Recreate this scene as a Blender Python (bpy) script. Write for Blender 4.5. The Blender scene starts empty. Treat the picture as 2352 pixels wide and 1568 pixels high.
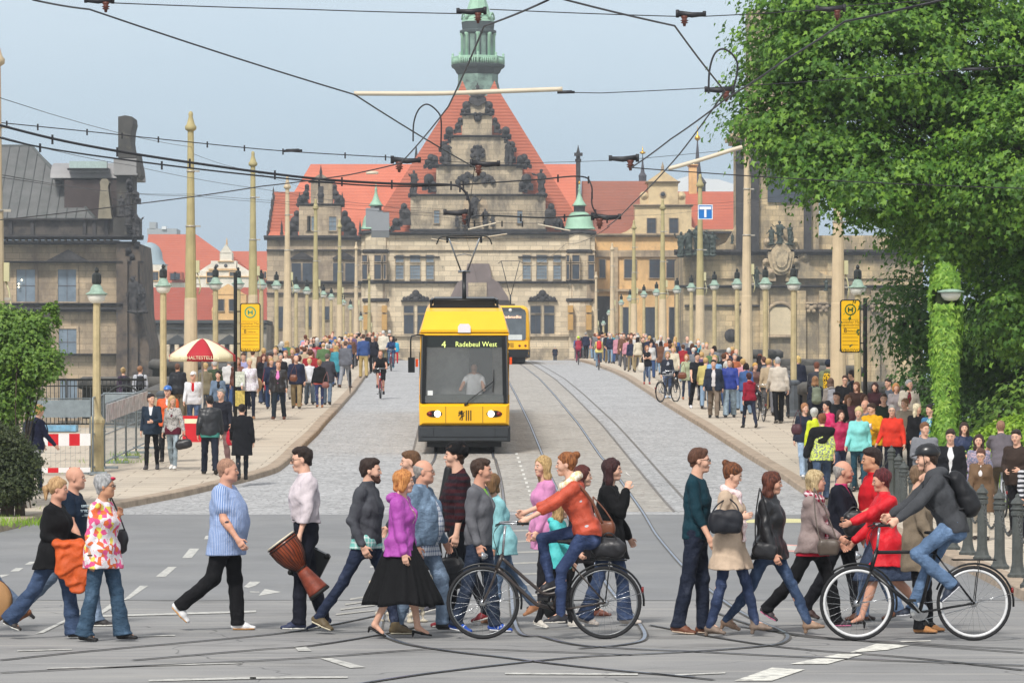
import bpy, bmesh, math, random, time
import numpy as np
from mathutils import Vector, Matrix
random.seed(7); RNG=np.random.RandomState(5)
SC=bpy.context.scene; COL=SC.collection
PI=math.pi; R=math.radians; F=9000.0
T00=time.time()
def P(u,v,Y): return Vector(((u-1176)*Y/F, Y, 2.5+(901-v)*Y/F))
_PY=[0,66,72,79,90,102,117,148,175,202,235,262,285,300,330,360,400,460,520,700,6000]
_PZ=[0,0,.04,.2,.58,1.02,1.55,2.42,3.1,3.62,4.22,4.62,4.84,4.9,4.7,4.1,2.9,1.2,.6,.6,.6]
_FY=np.linspace(0,720,1441); _FZ=np.interp(_FY,_PY,_PZ)
_k=np.hanning(25); _k/=_k.sum(); _FZ=np.convolve(np.pad(_FZ,12,mode='edge'),_k,'valid')
def zr(Y): return float(np.interp(Y,_FY,_FZ))
def G(u,v,dz=0.0):
    def f(Y): return 2.5+(901-v)*Y/F-zr(Y)-dz
    Y=14.0
    while f(Y+.5)>0 and Y<330: Y+=.5
    a,b=Y,Y+.5
    for _ in range(25):
        m=(a+b)/2
        if f(m)>0: a=m
        else: b=m
    return Vector(((u-1176)*a/F,a,zr(a)+dz))
def lin(c):
    return tuple(((x/255.)/12.92 if x/255.<=.04045 else ((x/255.+.055)/1.055)**2.4) for x in c)
def tag(o,label=None,cat=None,group=None,kind=None):
    if label: o['label']=label
    if cat: o['category']=cat
    if group: o['group']=group
    if kind: o['kind']=kind
    return o
def link(o,parent=None):
    COL.objects.link(o)
    if parent is not None: o.parent=parent
    return o
def empty(name,loc=(0,0,0),rz=0.0,label=None,cat=None,group=None):
    o=bpy.data.objects.new(name,None); COL.objects.link(o)
    o.location=loc; o.rotation_euler=(0,0,rz); o.empty_display_size=.1
    return tag(o,label,cat,group)
def mesh_np(name,V,Fq,mats,parent=None,smooth=True,mi=None):
    me=bpy.data.meshes.new(name); nv=len(V); nf=len(Fq); k=Fq.shape[1] if nf else 4
    me.vertices.add(nv); me.vertices.foreach_set('co',np.ascontiguousarray(V,dtype=np.float32).ravel())
    me.loops.add(nf*k); me.loops.foreach_set('vertex_index',np.ascontiguousarray(Fq,dtype=np.int32).ravel())
    me.polygons.add(nf); me.polygons.foreach_set('loop_start',np.arange(0,nf*k,k,dtype=np.int32))
    if mi is not None: me.polygons.foreach_set('material_index',np.ascontiguousarray(mi,dtype=np.int32))
    me.polygons.foreach_set('use_smooth',np.full(nf,smooth,dtype=bool))
    me.update(calc_edges=True)
    for m in (mats if isinstance(mats,(list,tuple)) else [mats]): me.materials.append(m)
    return link(bpy.data.objects.new(name,me),parent)
class MB:
    def __init__(s): s.v=[]; s.f=[]; s.m=[]; s.mi=0; s.sm=[]; s.smooth=False
    def add(s,vs,fs,smooth=None):
        n=len(s.v); s.v.extend([tuple(v) for v in vs]); s.f.extend([tuple(i+n for i in f) for f in fs])
        s.m.extend([s.mi]*len(fs)); s.sm.extend([s.smooth if smooth is None else smooth]*len(fs)); return s
    def box(s,lo,hi):
        x0,y0,z0=lo; x1,y1,z1=hi
        x0,x1=min(x0,x1),max(x0,x1); y0,y1=min(y0,y1),max(y0,y1); z0,z1=min(z0,z1),max(z0,z1)
        return s.add([(x0,y0,z0),(x1,y0,z0),(x1,y1,z0),(x0,y1,z0),(x0,y0,z1),(x1,y0,z1),(x1,y1,z1),(x0,y1,z1)],
          [(0,3,2,1),(4,5,6,7),(0,1,5,4),(1,2,6,5),(2,3,7,6),(3,0,4,7)],False)
    def obox(s,c,ax,ay,az):
        c=Vector(c);ax=Vector(ax);ay=Vector(ay);az=Vector(az)
        vs=[c+a*ax+b*ay+d*az for d in(-1,1) for b in(-1,1) for a in(-1,1)]
        return s.add(vs,[(0,2,3,1),(4,5,7,6),(0,1,5,4),(1,3,7,5),(3,2,6,7),(2,0,4,6)],False)
    def quad(s,a,b,c,d): return s.add([a,b,c,d],[(0,1,2,3)])
    def prism(s,poly,axis,d0,d1):
        n=len(poly)
        def mk(p,d):
            return (p[0],d,p[1]) if axis=='y' else (p[0],p[1],d) if axis=='z' else (d,p[0],p[1])
        vs=[mk(p,d0) for p in poly]+[mk(p,d1) for p in poly]
        fs=[tuple(range(n)),tuple(range(2*n-1,n-1,-1))]+[(i,i+n,(i+1)%n+n,(i+1)%n) for i in range(n)]
        return s.add(vs,fs,False)
    def tube(s,pts,r,n=8,cap=True,closed=False):
        pts=[Vector(p) for p in pts]; m=len(pts)
        if m<2: return s
        rs=r if isinstance(r,(list,tuple)) else [r]*m
        vs=[];fs=[]; prev=None
        for i,p in enumerate(pts):
            if closed: d=pts[(i+1)%m]-pts[i-1]
            else: d=pts[min(i+1,m-1)]-pts[max(i-1,0)]
            if d.length<1e-9: d=Vector((0,0,1))
            d.normalize()
            if prev is None:
                a=Vector((0,0,1)) if abs(d.z)<.9 else Vector((0,1,0))
                x=d.cross(a).normalized()
            else:
                x=(prev-d*prev.dot(d))
                x=x.normalized() if x.length>1e-6 else d.orthogonal().normalized()
            prev=x; y=d.cross(x)
            for k in range(n):
                t=2*PI*k/n; vs.append(p+(x*math.cos(t)+y*math.sin(t))*rs[i])
        mm=m if closed else m-1
        for i in range(mm):
            for k in range(n):
                a=i*n+k;b=i*n+(k+1)%n;c=((i+1)%m)*n+(k+1)%n;d=((i+1)%m)*n+k
                fs.append((a,b,c,d))
        if cap and not closed: fs.append(tuple(range(n-1,-1,-1))); fs.append(tuple((m-1)*n+k for k in range(n)))
        return s.add(vs,fs,True)
    def lathe(s,c,prof,n=16,ax='z',smooth=True):
        c=Vector(c); vs=[];fs=[]; m=len(prof)
        for (r,h) in prof:
            for k in range(n):
                t=2*PI*k/n; a,b=r*math.cos(t),r*math.sin(t)
                vs.append(c+(Vector((a,b,h)) if ax=='z' else Vector((h,a,b)) if ax=='x' else Vector((a,h,b))))
        for i in range(m-1):
            for k in range(n):
                q=(i*n+k,i*n+(k+1)%n,(i+1)*n+(k+1)%n,(i+1)*n+k)
                fs.append(q if ax!='y' else q[::-1])
        f0=tuple(range(n-1,-1,-1)); f1=tuple((m-1)*n+k for k in range(n))
        if ax=='y': f0,f1=f0[::-1],f1[::-1]
        fs.append(f0);fs.append(f1)
        return s.add(vs,fs,smooth)
    def build(s,name,mats,parent=None,loc=None):
        me=bpy.data.meshes.new(name)
        off=Vector(loc) if loc is not None else None
        vs=[tuple(Vector(v)-off) for v in s.v] if off is not None else s.v
        me.from_pydata(vs,[],s.f)
        me.polygons.foreach_set('use_smooth',s.sm); me.polygons.foreach_set('material_index',s.m)
        for m in (mats if isinstance(mats,(list,tuple)) else [mats]): me.materials.append(m)
        me.update()
        o=bpy.data.objects.new(name,me); link(o,parent)
        if off is not None: o.location=off
        return o
# -- materials
_MC={}
class NT:
    def __init__(s,name):
        s.m=bpy.data.materials.new(name); s.m.use_nodes=True; s.t=s.m.node_tree
        s.b=s.t.nodes['Principled BSDF']
    def n(s,typ,**kw):
        nd=s.t.nodes.new(typ)
        for k,v in kw.items():
            if k.startswith('i_'): nd.inputs[k[2:].replace('_',' ')].default_value=v
            else: setattr(nd,k,v)
        return nd
    def l(s,a,b): s.t.links.new(a,b)
    def coord(s,scale=(1,1,1),kind='Object',rot=(0,0,0)):
        tc=s.n('ShaderNodeTexCoord'); mp=s.n('ShaderNodeMapping'); mp.inputs['Scale'].default_value=scale; mp.inputs['Rotation'].default_value=rot
        s.l(tc.outputs[kind],mp.inputs['Vector']); return mp.outputs[0]
    def noise(s,vec,scale,detail=4,rough=.6):
        nd=s.n('ShaderNodeTexNoise'); nd.inputs['Scale'].default_value=scale; nd.inputs['Detail'].default_value=detail; nd.inputs['Roughness'].default_value=rough
        s.l(vec,nd.inputs['Vector']); return nd.outputs['Fac']
    def ramp(s,fac,stops,interp='LINEAR'):
        nd=s.n('ShaderNodeValToRGB'); nd.color_ramp.interpolation=interp; e=nd.color_ramp.elements
        while len(e)<len(stops): e.new(.5)
        for i,(p,c) in enumerate(stops):
            e[i].position=p; e[i].color=(c[0],c[1],c[2],1) if not isinstance(c,(int,float)) else (c,c,c,1)
        s.l(fac,nd.inputs[0]); return nd.outputs['Color']
    def mix(s,fac,a,b,mode='MIX'):
        nd=s.n('ShaderNodeMix',data_type='RGBA',blend_type=mode)
        for sock,val in ((nd.inputs['Factor'],fac),(nd.inputs['A'],a),(nd.inputs['B'],b)):
            if isinstance(val,bpy.types.NodeSocket): s.l(val,sock)
            elif isinstance(val,(int,float)) : sock.default_value=val if sock==nd.inputs['Factor'] else (val,val,val,1)
            else: sock.default_value=(val[0],val[1],val[2],1)
        return nd.outputs['Result']
    def math(s,op,a,b=0.0,clamp=False):
        nd=s.n('ShaderNodeMath',operation=op); nd.use_clamp=clamp
        for i,v in enumerate((a,b)):
            if isinstance(v,bpy.types.NodeSocket): s.l(v,nd.inputs[i])
            else: nd.inputs[i].default_value=v
        return nd.outputs[0]
    def bump(s,h,strength=.3,dist=.01):
        nd=s.n('ShaderNodeBump'); nd.inputs['Strength'].default_value=strength; nd.inputs['Distance'].default_value=dist
        s.l(h,nd.inputs['Height']); s.l(nd.outputs[0],s.b.inputs['Normal'])
    def col(s,c):
        if isinstance(c,bpy.types.NodeSocket): s.l(c,s.b.inputs['Base Color'])
        else: s.b.inputs['Base Color'].default_value=(c[0],c[1],c[2],1)
    def set(s,rough=.8,metal=0,spec=.3):
        s.b.inputs['Roughness'].default_value=rough; s.b.inputs['Metallic'].default_value=metal; s.b.inputs['Specular IOR Level'].default_value=spec
        return s.m
def sc(c,k): return tuple(min(1,x*k) for x in c)
def plain(rgb,rough=.6,var=.12,scale=3,metal=0,spec=.4,bump=0,name='paint',dirt=None):
    key=('p',rgb,rough,var,scale,metal,spec,bump,dirt)
    if key in _MC: return _MC[key]
    t=NT(name); c=lin(rgb); v=t.coord(); n=t.noise(v,scale,5,.65)
    lo=sc(c,1-var*1.6); hi=sc(c,1+var)
    cc=t.ramp(n,[(.3,lo),(.7,hi)])
    if dirt:
        n2=t.noise(v,dirt[1],6,.7); f=t.ramp(n2,[(dirt[2],0),(dirt[2]+.18,1)]); cc=t.mix(f,cc,lin(dirt[0]))
    t.col(cc)
    if bump: t.bump(t.noise(v,scale*6,3),bump,.01)
    _MC[key]=t.set(rough,metal,spec); return t.m
def cloth(rgb,kind='knit',rgb2=None,sc_=1.0):
    key=('c',rgb,kind,rgb2,sc_)
    if key in _MC: return _MC[key]
    t=NT('cloth_'+kind); c=sc(lin(rgb),.84); v=t.coord(); rough=.85; spec=.2
    big=t.noise(v,5,4,.6)
    base=t.ramp(big,[(.3,sc(c,.82)),(.7,sc(c,1.15))])
    if kind=='denim':
        lm=sum(c)/3; c=tuple(x*.68+lm*.32 for x in c); fade=t.noise(t.coord((1,1,.6)),7,4,.6); l2=sc(c,1.0); c2=tuple(min(1,x*1.7+.03) for x in c)
        base=t.ramp(fade,[(.35,sc(c,.75)),(.55,c),(.72,c2)]); t.bump(t.noise(v,90,2),.25,.004)
    elif kind=='leather':
        rough=.42; spec=.5; t.bump(t.noise(v,22,4),.45,.01)
    elif kind=='shell':
        rough=.55; spec=.35; t.bump(t.noise(v,14,3),.35,.01)
    elif kind=='stripe':
        w=t.n('ShaderNodeTexWave',wave_type='BANDS',bands_direction='Z');
        sx=t.n('ShaderNodeSeparateXYZ'); t.l(t.coord(),sx.inputs[0])
        a=t.math('ARCTAN2',sx.outputs[1],sx.outputs[0]); s=t.math('SINE',t.math('MULTIPLY',a,78.0*sc_))
        base=t.mix(t.ramp(s,[(.42,0),(.58,1)]),lin(rgb),lin(rgb2)); t.t.nodes.remove(w)
    elif kind=='hstripe':
        sx=t.n('ShaderNodeSeparateXYZ'); t.l(t.coord(),sx.inputs[0]); s=t.math('SINE',t.math('MULTIPLY',sx.outputs[2],90.0*sc_))
        nn=t.noise(v,9,3); base=t.mix(t.ramp(t.math('ADD',t.math('MULTIPLY',s,.35),nn),[(.42,0),(.6,1)]),lin(rgb),lin(rgb2))
    elif kind=='plaid':
        sx=t.n('ShaderNodeSeparateXYZ'); t.l(t.coord(),sx.inputs[0])
        s1=t.ramp(t.math('SINE',t.math('MULTIPLY',sx.outputs[2],120.*sc_)),[(.4,0),(.6,1)]); s2=t.ramp(t.math('SINE',t.math('MULTIPLY',t.math('ADD',sx.outputs[1],sx.outputs[0]),120.*sc_)),[(.4,0),(.6,1)])
        base=t.mix(t.math('MULTIPLY',t.math('ADD',s1,s2),.5),lin(rgb),lin(rgb2))
    elif kind=='patch':
        vo=t.n('ShaderNodeTexVoronoi'); vo.inputs['Scale'].default_value=21*sc_; t.l(v,vo.inputs['Vector'])
        sp=t.n('ShaderNodeSeparateColor'); t.l(vo.outputs['Color'],sp.inputs[0])
        cc=t.ramp(sp.outputs[0],[(0,lin(rgb)),(.42,lin(rgb2)),(.62,lin((222,92,140))),(.8,lin(rgb)),(.93,lin((226,214,96)))],'CONSTANT')
        vo2=t.n('ShaderNodeTexVoronoi'); vo2.inputs['Scale'].default_value=60; t.l(v,vo2.inputs['Vector'])
        dots=t.ramp(vo2.outputs['Distance'],[(.25,1),(.35,0)]); f=t.math('MULTIPLY',dots,t.ramp(sp.outputs[1],[(.4,0),(.5,1)]))
        base=t.mix(t.math('MULTIPLY',f,.6),cc,lin((214,40,90)))
    elif kind=='snake':
        vo=t.n('ShaderNodeTexVoronoi'); vo.inputs['Scale'].default_value=22*sc_; t.l(v,vo.inputs['Vector']); base=t.mix(t.ramp(vo.outputs['Distance'],[(.2,0),(.5,1)]),lin(rgb),lin(rgb2))
    elif kind=='floral':
        n2=t.noise(v,28*sc_,3,.7); base=t.mix(t.ramp(n2,[(.48,0),(.55,1)]),lin(rgb),lin(rgb2))
    elif kind=='tulle':
        sx=t.n('ShaderNodeSeparateXYZ'); t.l(t.coord(),sx.inputs[0]);
    elif kind=='wool':
        t.bump(t.noise(v,60,3),.5,.01); base=t.ramp(t.noise(v,30,4,.7),[(.3,sc(c,.6)),(.7,sc(c,1.4))])
    else: t.bump(t.noise(v,70,2),.2,.004)
    if kind in('knit','shell','stripe','plaid','patch','denim','floral','hstripe','snake'): t.bump(t.noise(t.coord((1,1,.55 if kind!='denim' else 1.6)),13,5,.62),.75 if kind!='knit' else .6,.035)
    t.col(base)
    _MC[key]=t.set(rough,0,spec); return t.m
def cloth_auto(s):
    p=s.split(); k=p[0]; n=[int(x) for x in p[1:]]
    return cloth(tuple(n[:3]),k,tuple(n[3:6]) if len(n)>=6 else None)
def copy_tree(o,parent=None):
    c=o.copy(); COL.objects.link(c); c.parent=parent
    for ch in list(o.children): copy_tree(ch,c)
    return c
def text_mesh(body,size,mat,loc,rot=(PI/2,0,0),parent=None,name='lettering',ext=.004,align='CENTER',sx=1.0):
    cu=bpy.data.curves.new(name,'FONT'); cu.body=body; cu.size=size; cu.extrude=ext; cu.align_x=align; cu.align_y='CENTER'; cu.resolution_u=2
    tmp=bpy.data.objects.new('tmp',cu); COL.objects.link(tmp); dg=bpy.context.evaluated_depsgraph_get(); dg.update()
    me=bpy.data.meshes.new_from_object(tmp.evaluated_get(dg)); bpy.data.objects.remove(tmp); me.materials.clear(); me.materials.append(mat)
    o=bpy.data.objects.new(name,me); link(o,parent); o.location=loc; o.rotation_euler=rot; o.scale=(sx,1,1); return o
# -- implicit-surface mesher
def _v(*a): return np.array(a,dtype=np.float64)
def _nrm(a):
    l=np.linalg.norm(a); return a/l if l>1e-9 else a
class Fld:
    """signed-distance field built from tapered segments, meshed with surface nets"""
    def __init__(s,h): s.h=h; s.ops=[]; s.lo=_v(9,9,9); s.hi=-s.lo; s.nz=None
    def seg(s,a,b,ra,rb,Rt=None,k=.02,p=2.0,sub=False):
        """ra/rb scalar or (half width along Rt, half depth)"""
        a=_v(*a); b=_v(*b); wa,da=(ra,ra) if not isinstance(ra,tuple) else ra; wb,db=(rb,rb) if not isinstance(rb,tuple) else rb
        s.ops.append(('s',a,b,wa,da,wb,db,None if Rt is None else _v(*Rt),k,p,sub))
        if not sub:
            m=max(wa,da,wb,db); s.lo=np.minimum(s.lo,np.minimum(a,b)-m); s.hi=np.maximum(s.hi,np.maximum(a,b)+m)
        return s
    def ell(s,c,r,M=None,k=.02,sub=False):
        c=_v(*c); s.ops.append(('e',c,r,M,k,sub))
        if not sub: m=max(r); s.lo=np.minimum(s.lo,c-m); s.hi=np.maximum(s.hi,c+m)
        return s
    def cut(s,c,n,box=None,k=.004):
        """remove the side n points to; box = (lo,hi) limits"""
        s.ops.append(('c',_v(*c),_nrm(_v(*n)),box,k)); return s
    def noise(s,amp,fr,seed=0,zf=1.6): s.nz=(amp,fr,seed,zf); return s
    def eval(s):
        h=s.h; pad=2.5*h+.01; lo=s.lo-pad; n=np.ceil((s.hi+pad-lo)/h).astype(int)+1
        g=[ (lo[i]+h*np.arange(n[i])).astype(np.float32) for i in range(3)]
        Fv=np.full(tuple(n),.12,dtype=np.float32)
        def block(l,hh):
            i0=np.clip(np.floor((l-lo)/h).astype(int),0,n-1); i1=np.clip(np.ceil((hh-lo)/h).astype(int)+1,1,n)
            sl=tuple(slice(i0[i],max(i1[i],i0[i])) for i in range(3))
            return sl,g[0][sl[0]][:,None,None],g[1][sl[1]][None,:,None],g[2][sl[2]][None,None,:]
        for op in s.ops:
            if op[0]=='s':
                _,a,b,wa,da,wb,db,Rt,k,p,sub=op; m=max(wa,da,wb,db)+k+2*h
                sl,x,y,z=block(np.minimum(a,b)-m,np.maximum(a,b)+m)
                d=b-a; L=max(float(d@d),1e-9)
                px,py,pz=x-a[0],y-a[1],z-a[2]
                t=np.clip((px*d[0]+py*d[1]+pz*d[2])/L,0,1)
                qx,qy,qz=px-t*d[0],py-t*d[1],pz-t*d[2]
                if Rt is None: dist=np.sqrt(qx*qx+qy*qy+qz*qz)-(wa+(wb-wa)*t)
                else:
                    ax=_nrm(d); r=_nrm(Rt-ax*(Rt@ax)); f=np.cross(ax,r)
                    w=wa+(wb-wa)*t; dd=da+(db-da)*t; mn=np.minimum(w,dd)
                    u=np.abs(qx*r[0]+qy*r[1]+qz*r[2])/w; v=np.abs(qx*f[0]+qy*f[1]+qz*f[2])/dd; c=(qx*ax[0]+qy*ax[1]+qz*ax[2])/mn
                    if p==2.0: q=np.sqrt(u*u+v*v+c*c)
                    else: q=np.sqrt((u**p+v**p)**(2/p)+c*c)
                    dist=(q-1)*mn
            elif op[0]=='e':
                _,c,r,M,k,sub=op; m=max(r)+k+2*h; sl,x,y,z=block(c-m,c+m); px,py,pz=x-c[0],y-c[1],z-c[2]
                if M is None: u,v,w=px/r[0],py/r[1],pz/r[2]
                else: u,v,w=[(px*M[i][0]+py*M[i][1]+pz*M[i][2])/r[i] for i in range(3)]
                dist=(np.sqrt(u*u+v*v+w*w)-1)*min(r)
            else:
                _,c,nn,box,k=op
                sl,x,y,z=block(*( (_v(*box[0]),_v(*box[1])) if box else (lo-1,s.hi+1)))
                dist=-((x-c[0])*nn[0]+(y-c[1])*nn[1]+(z-c[2])*nn[2]); sub=True
            cur=Fv[sl]
            if cur.size==0: continue
            dist=dist.astype(np.float32)
            if sub:
                a_,b_=cur,-dist; hh=np.clip(.5-.5*(b_-a_)/k,0,1); Fv[sl]=b_+(a_-b_)*hh+k*hh*(1-hh)
            else:
                hh=np.clip(.5+.5*(dist-cur)/k,0,1); Fv[sl]=dist+(cur-dist)*hh-k*hh*(1-hh)
        if s.nz:
            amp,fr,seed,zf=s.nz; rs=np.random.RandomState(seed); x,y,z=g[0][:,None,None],g[1][None,:,None],g[2][None,None,:]
            acc=0
            for i in range(4):
                d=rs.randn(3); d[2]*=zf; d=d/np.linalg.norm(d)*fr*(.6+.35*i); e=rs.randn(3)*fr*.35
                acc=acc+np.sin(x*d[0]+y*d[1]+z*d[2]+rs.rand()*6+1.7*np.sin(x*e[0]+y*e[1]+z*e[2]+rs.rand()*6))/(1+.4*i)
            Fv+=(amp*acc*.6).astype(np.float32)
        return Fv,lo,h
    def mesh(s):
        Fv,lo,h=s.eval(); S=(Fv<0)
        Fv[0]=.1;Fv[-1]=.1;Fv[:,0]=.1;Fv[:,-1]=.1;Fv[:,:,0]=.1;Fv[:,:,-1]=.1; S=(Fv<0)
        c=S.astype(np.int8); cc=c[:-1]+c[1:]; cc=cc[:,:-1]+cc[:,1:]; cc=cc[:,:,:-1]+cc[:,:,1:]
        act=(cc>0)&(cc<8); ijk=np.argwhere(act)
        if len(ijk)==0: return np.zeros((0,3)),np.zeros((0,4),int)
        off=np.array([[i,j,k] for i in(0,1) for j in(0,1) for k in(0,1)])
        val=np.stack([Fv[ijk[:,0]+o[0],ijk[:,1]+o[1],ijk[:,2]+o[2]] for o in off],1)
        pos=np.zeros((len(ijk),3)); cnt=np.zeros(len(ijk))
        for a in range(8):
            for b in range(a+1,8):
                if np.abs(off[a]-off[b]).sum()!=1: continue
                cr=(val[:,a]<0)!=(val[:,b]<0); va=val[cr,a]; vb=val[cr,b]; t=(va/(va-vb))[:,None]
                pos[cr]+=off[a]+(off[b]-off[a])*t; cnt[cr]+=1
        V=(ijk+pos/cnt[:,None])*h+lo
        vid=np.full(act.shape,-1,dtype=np.int32); vid[act]=np.arange(len(ijk))
        fs=[]
        for ax in range(3):
            s0=[slice(None)]*3; s1=[slice(None)]*3; s0[ax]=slice(0,-1); s1[ax]=slice(1,None)
            A=S[tuple(s0)]; B=S[tuple(s1)]; o1,o2=[i for i in range(3) if i!=ax]
            for flip in (0,1):
                e=np.argwhere((A&~B) if flip==0 else (~A&B))
                if len(e)==0: continue
                e=e[(e[:,o1]>0)&(e[:,o2]>0)]
                def cell(d1,d2):
                    q=e.copy(); q[:,o1]-=d1; q[:,o2]-=d2; return vid[q[:,0],q[:,1],q[:,2]]
                q=np.stack([cell(1,1),cell(0,1),cell(0,0),cell(1,0)],1)
                rev=(flip==1)!=(ax==1)
                if rev: q=q[:,::-1]
                fs.append(q)
        Fq=np.concatenate(fs); Fq=Fq[(Fq>=0).all(1)]
        return V,Fq
    def obj(s,name,mat,parent=None,smooth_it=0):
        V,Fq=s.mesh()
        return mesh_np(name,V,Fq,mat,parent)
# -- people
SKIN={}
def skin(tone):
    if tone in SKIN: return SKIN[tone]
    t=NT('skin'); c={'p':(214,170,146),'t':(188,140,110),'r':(202,152,128),'d':(150,100,75)}[tone]; c=lin(c); v=t.coord()
    t.col(t.ramp(t.noise(v,12,3),[(.3,sc((c[0],c[1]*.94,c[2]*.92),.92)),(.7,sc(c,1.08))])); t.set(.55,0,.35)
    t.b.inputs['Subsurface Weight'].default_value=0
    SKIN[tone]=t.m; return t.m
def rotz(v,a): c,s_=math.cos(a),math.sin(a); return _v(v[0]*c-v[1]*s_,v[0]*s_+v[1]*c,v[2])
class Fig:
    def __init__(g,H=1.75,sex='m',w=1.0,lean=0,LL=(20,5,0),RL=(-18,15,20),LA=(-10,8,15,0),RA=(15,8,20,0),turn=0,nod=0,hip=None,side=0,twist=0):
        k=g.k=H/1.78; g.sex=sex; g.w=w; f=sex=='f'; g.f=f
        ln=R(lean); U=g.U=_v(math.sin(ln),R(side),math.cos(ln)); U=g.U=_nrm(U); Fw=g.Fw=_v(math.cos(ln),0,-math.sin(ln)); tw=R(twist)
        g.Sv=_v(-math.sin(tw),math.cos(tw),0)    # shoulder axis (left)
        hp=_v(0,0,0); g.hp=hp; g.foot={}
        hw=(.092 if f else .088)*k*(.5+.5*w); g.leg={}
        for sd,a in ((1,LL),(-1,RL)):
            th,kn,ft=a[:3]; ab=R(a[3]) if len(a)>3 else R(1.5)
            h_=hp+_v(0,sd*hw,0); t=R(th)
            d=_nrm(_v(math.sin(t),sd*math.sin(ab)*abs(math.cos(t)),-math.cos(t))); K=h_+d*.44*k
            t2=R(th-kn); d2=_nrm(_v(math.sin(t2),sd*math.sin(ab)*.2,-math.cos(t2))); A=K+d2*.425*k
            fp=R(ft); yaw=sd*R(a[4] if len(a)>4 else 7)
            ff=rotz(_v(math.cos(fp),0,-math.sin(fp)),yaw); fu=rotz(_v(math.sin(fp),0,math.cos(fp)),yaw)
            g.leg[sd]=dict(h=h_,k=K,a=A,ff=ff,fu=fu,fs=_nrm(np.cross(fu,ff)),d1=d,d2=d2)
        g.heel=0
        g.shz=(.472 if not f else .466)*k; sw=(.170 if not f else .146)*k*(.6+.4*w)
        g.sh_c=hp+U*g.shz; g.neck=hp+U*.535*k+Fw*(-.005*k); g.arm={}
        for sd,a in ((1,LA),(-1,RA)):
            fwd,out,el,tws=a[:4]; s0=g.sh_c+g.Sv*sd*sw-Fw*.01*k; a_=R(fwd);o=R(out)
            d=_v(math.sin(a_)*math.cos(o),sd*math.sin(o),-math.cos(a_)*math.cos(o)); d=rotz(d,tw)
            fx=_v(math.cos(a_),0,math.sin(a_)); ts=R(tws); fx=rotz(math.cos(ts)*fx+math.sin(ts)*_v(0,-sd,0),tw)
            fx=_nrm(fx-d*(fx@d)); e=R(el); d2=_nrm(math.cos(e)*d+math.sin(e)*fx)
            E=s0+d*.285*k; W=E+d2*.25*k
            n=_nrm(np.cross(d2,_nrm(fx if el>20 else _v(1,0,0)))); inn=_v(0,-sd,0)
            if abs(d2@inn)>.8: inn=_v(1,0,-.2)
            n=_nrm(inn-d2*(inn@d2)); wv=_nrm(np.cross(n,d2)*(-sd))
            if wv[0]*1+wv[2]*.6<0: wv=-wv
            g.arm[sd]=dict(s=s0,e=E,w=W,d=d2,d1=d,n=n,wv=wv)
        hy=R(turn); hn=R(nod)
        hx=rotz(_v(math.cos(hn),0,-math.sin(hn)),hy); hz=rotz(_v(math.sin(hn),0,math.cos(hn)),hy)
        g.M=[hx,np.cross(hz,hx),hz]
        hu=_nrm(U*.5+_v(.12,0,1)); g.hc=g.neck+hu*.155*k+_v(.025*k,0,0)
        g.hk=1.0*(.5+.5*k)*(1.0 if not f else .95)
    def ik(g,sd,target,bend=(0,0,-1)):
        """put the wrist at target (local coordinates)"""
        a=g.arm[sd]; k=g.k; t=_v(*target); s0=a['s']; L1,L2=.285*k,.25*k; v=t-s0; D=min(np.linalg.norm(v),(L1+L2)*.995); v=_nrm(v)
        ca=(L1*L1+D*D-L2*L2)/(2*L1*D); b=_v(*bend); b=_nrm(b-v*(b@v)); E=s0+v*L1*ca+b*L1*math.sqrt(max(0,1-ca*ca)); W=s0+v*D
        d2=_nrm(W-E); inn=_v(0,-sd,-.3); n=_nrm(inn-d2*(inn@d2)); a.update(e=E,w=W,d=d2,d1=_nrm(E-s0),n=n)
        wv=_nrm(np.cross(n,d2)); a['wv']=wv if wv[2]*1.0+wv[0]*.3>0 else -wv
    def ikleg(g,sd,target,ff=(1,0,-.2),knee=(1,0,.2)):
        a=g.leg[sd]; k=g.k; t=_v(*target); s0=a['h']; L1,L2=.44*k,.425*k; v=t-s0; D=min(np.linalg.norm(v),(L1+L2)*.998); v=_nrm(v)
        ca=(L1*L1+D*D-L2*L2)/(2*L1*D); b=_v(*knee); b=_nrm(b-v*(b@v)); K=s0+v*L1*ca+b*L1*math.sqrt(max(0,1-ca*ca)); A=s0+v*D
        ff=_nrm(_v(*ff)); fs=_nrm(np.cross(_v(0,0,1),ff)); a.update(k=K,a=A,d1=_nrm(K-s0),d2=_nrm(A-K),ff=ff,fs=fs,fu=np.cross(ff,fs))
    def ground(g,heel=0.0):
        g.heel=heel; zs=[]
        for sd in (1,-1):
            l=g.leg[sd]; k=g.k
            for x,z in ((-.055,-.083-heel),(.10,-.083),(.185,-.078)): zs.append((l['a']+l['ff']*x*k+l['fu']*z*k)[2])
        g.dz=-min(zs);
        for d in (g.leg,g.arm):
            for sd in (1,-1):
                for q in ('h','k','a','s','e','w'):
                    if q in d[sd]: d[sd][q]=d[sd][q]+_v(0,0,g.dz)
        for q in ('hp','sh_c','neck','hc'): setattr(g,q,getattr(g,q)+_v(0,0,g.dz))
    def T(g,h,x=0): return g.hp+g.U*h*g.k+g.Fw*x*g.k
    def Hd(g,x,y,z): return g.hc+(g.M[0]*x+g.M[1]*y+g.M[2]*z)*g.hk
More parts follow.
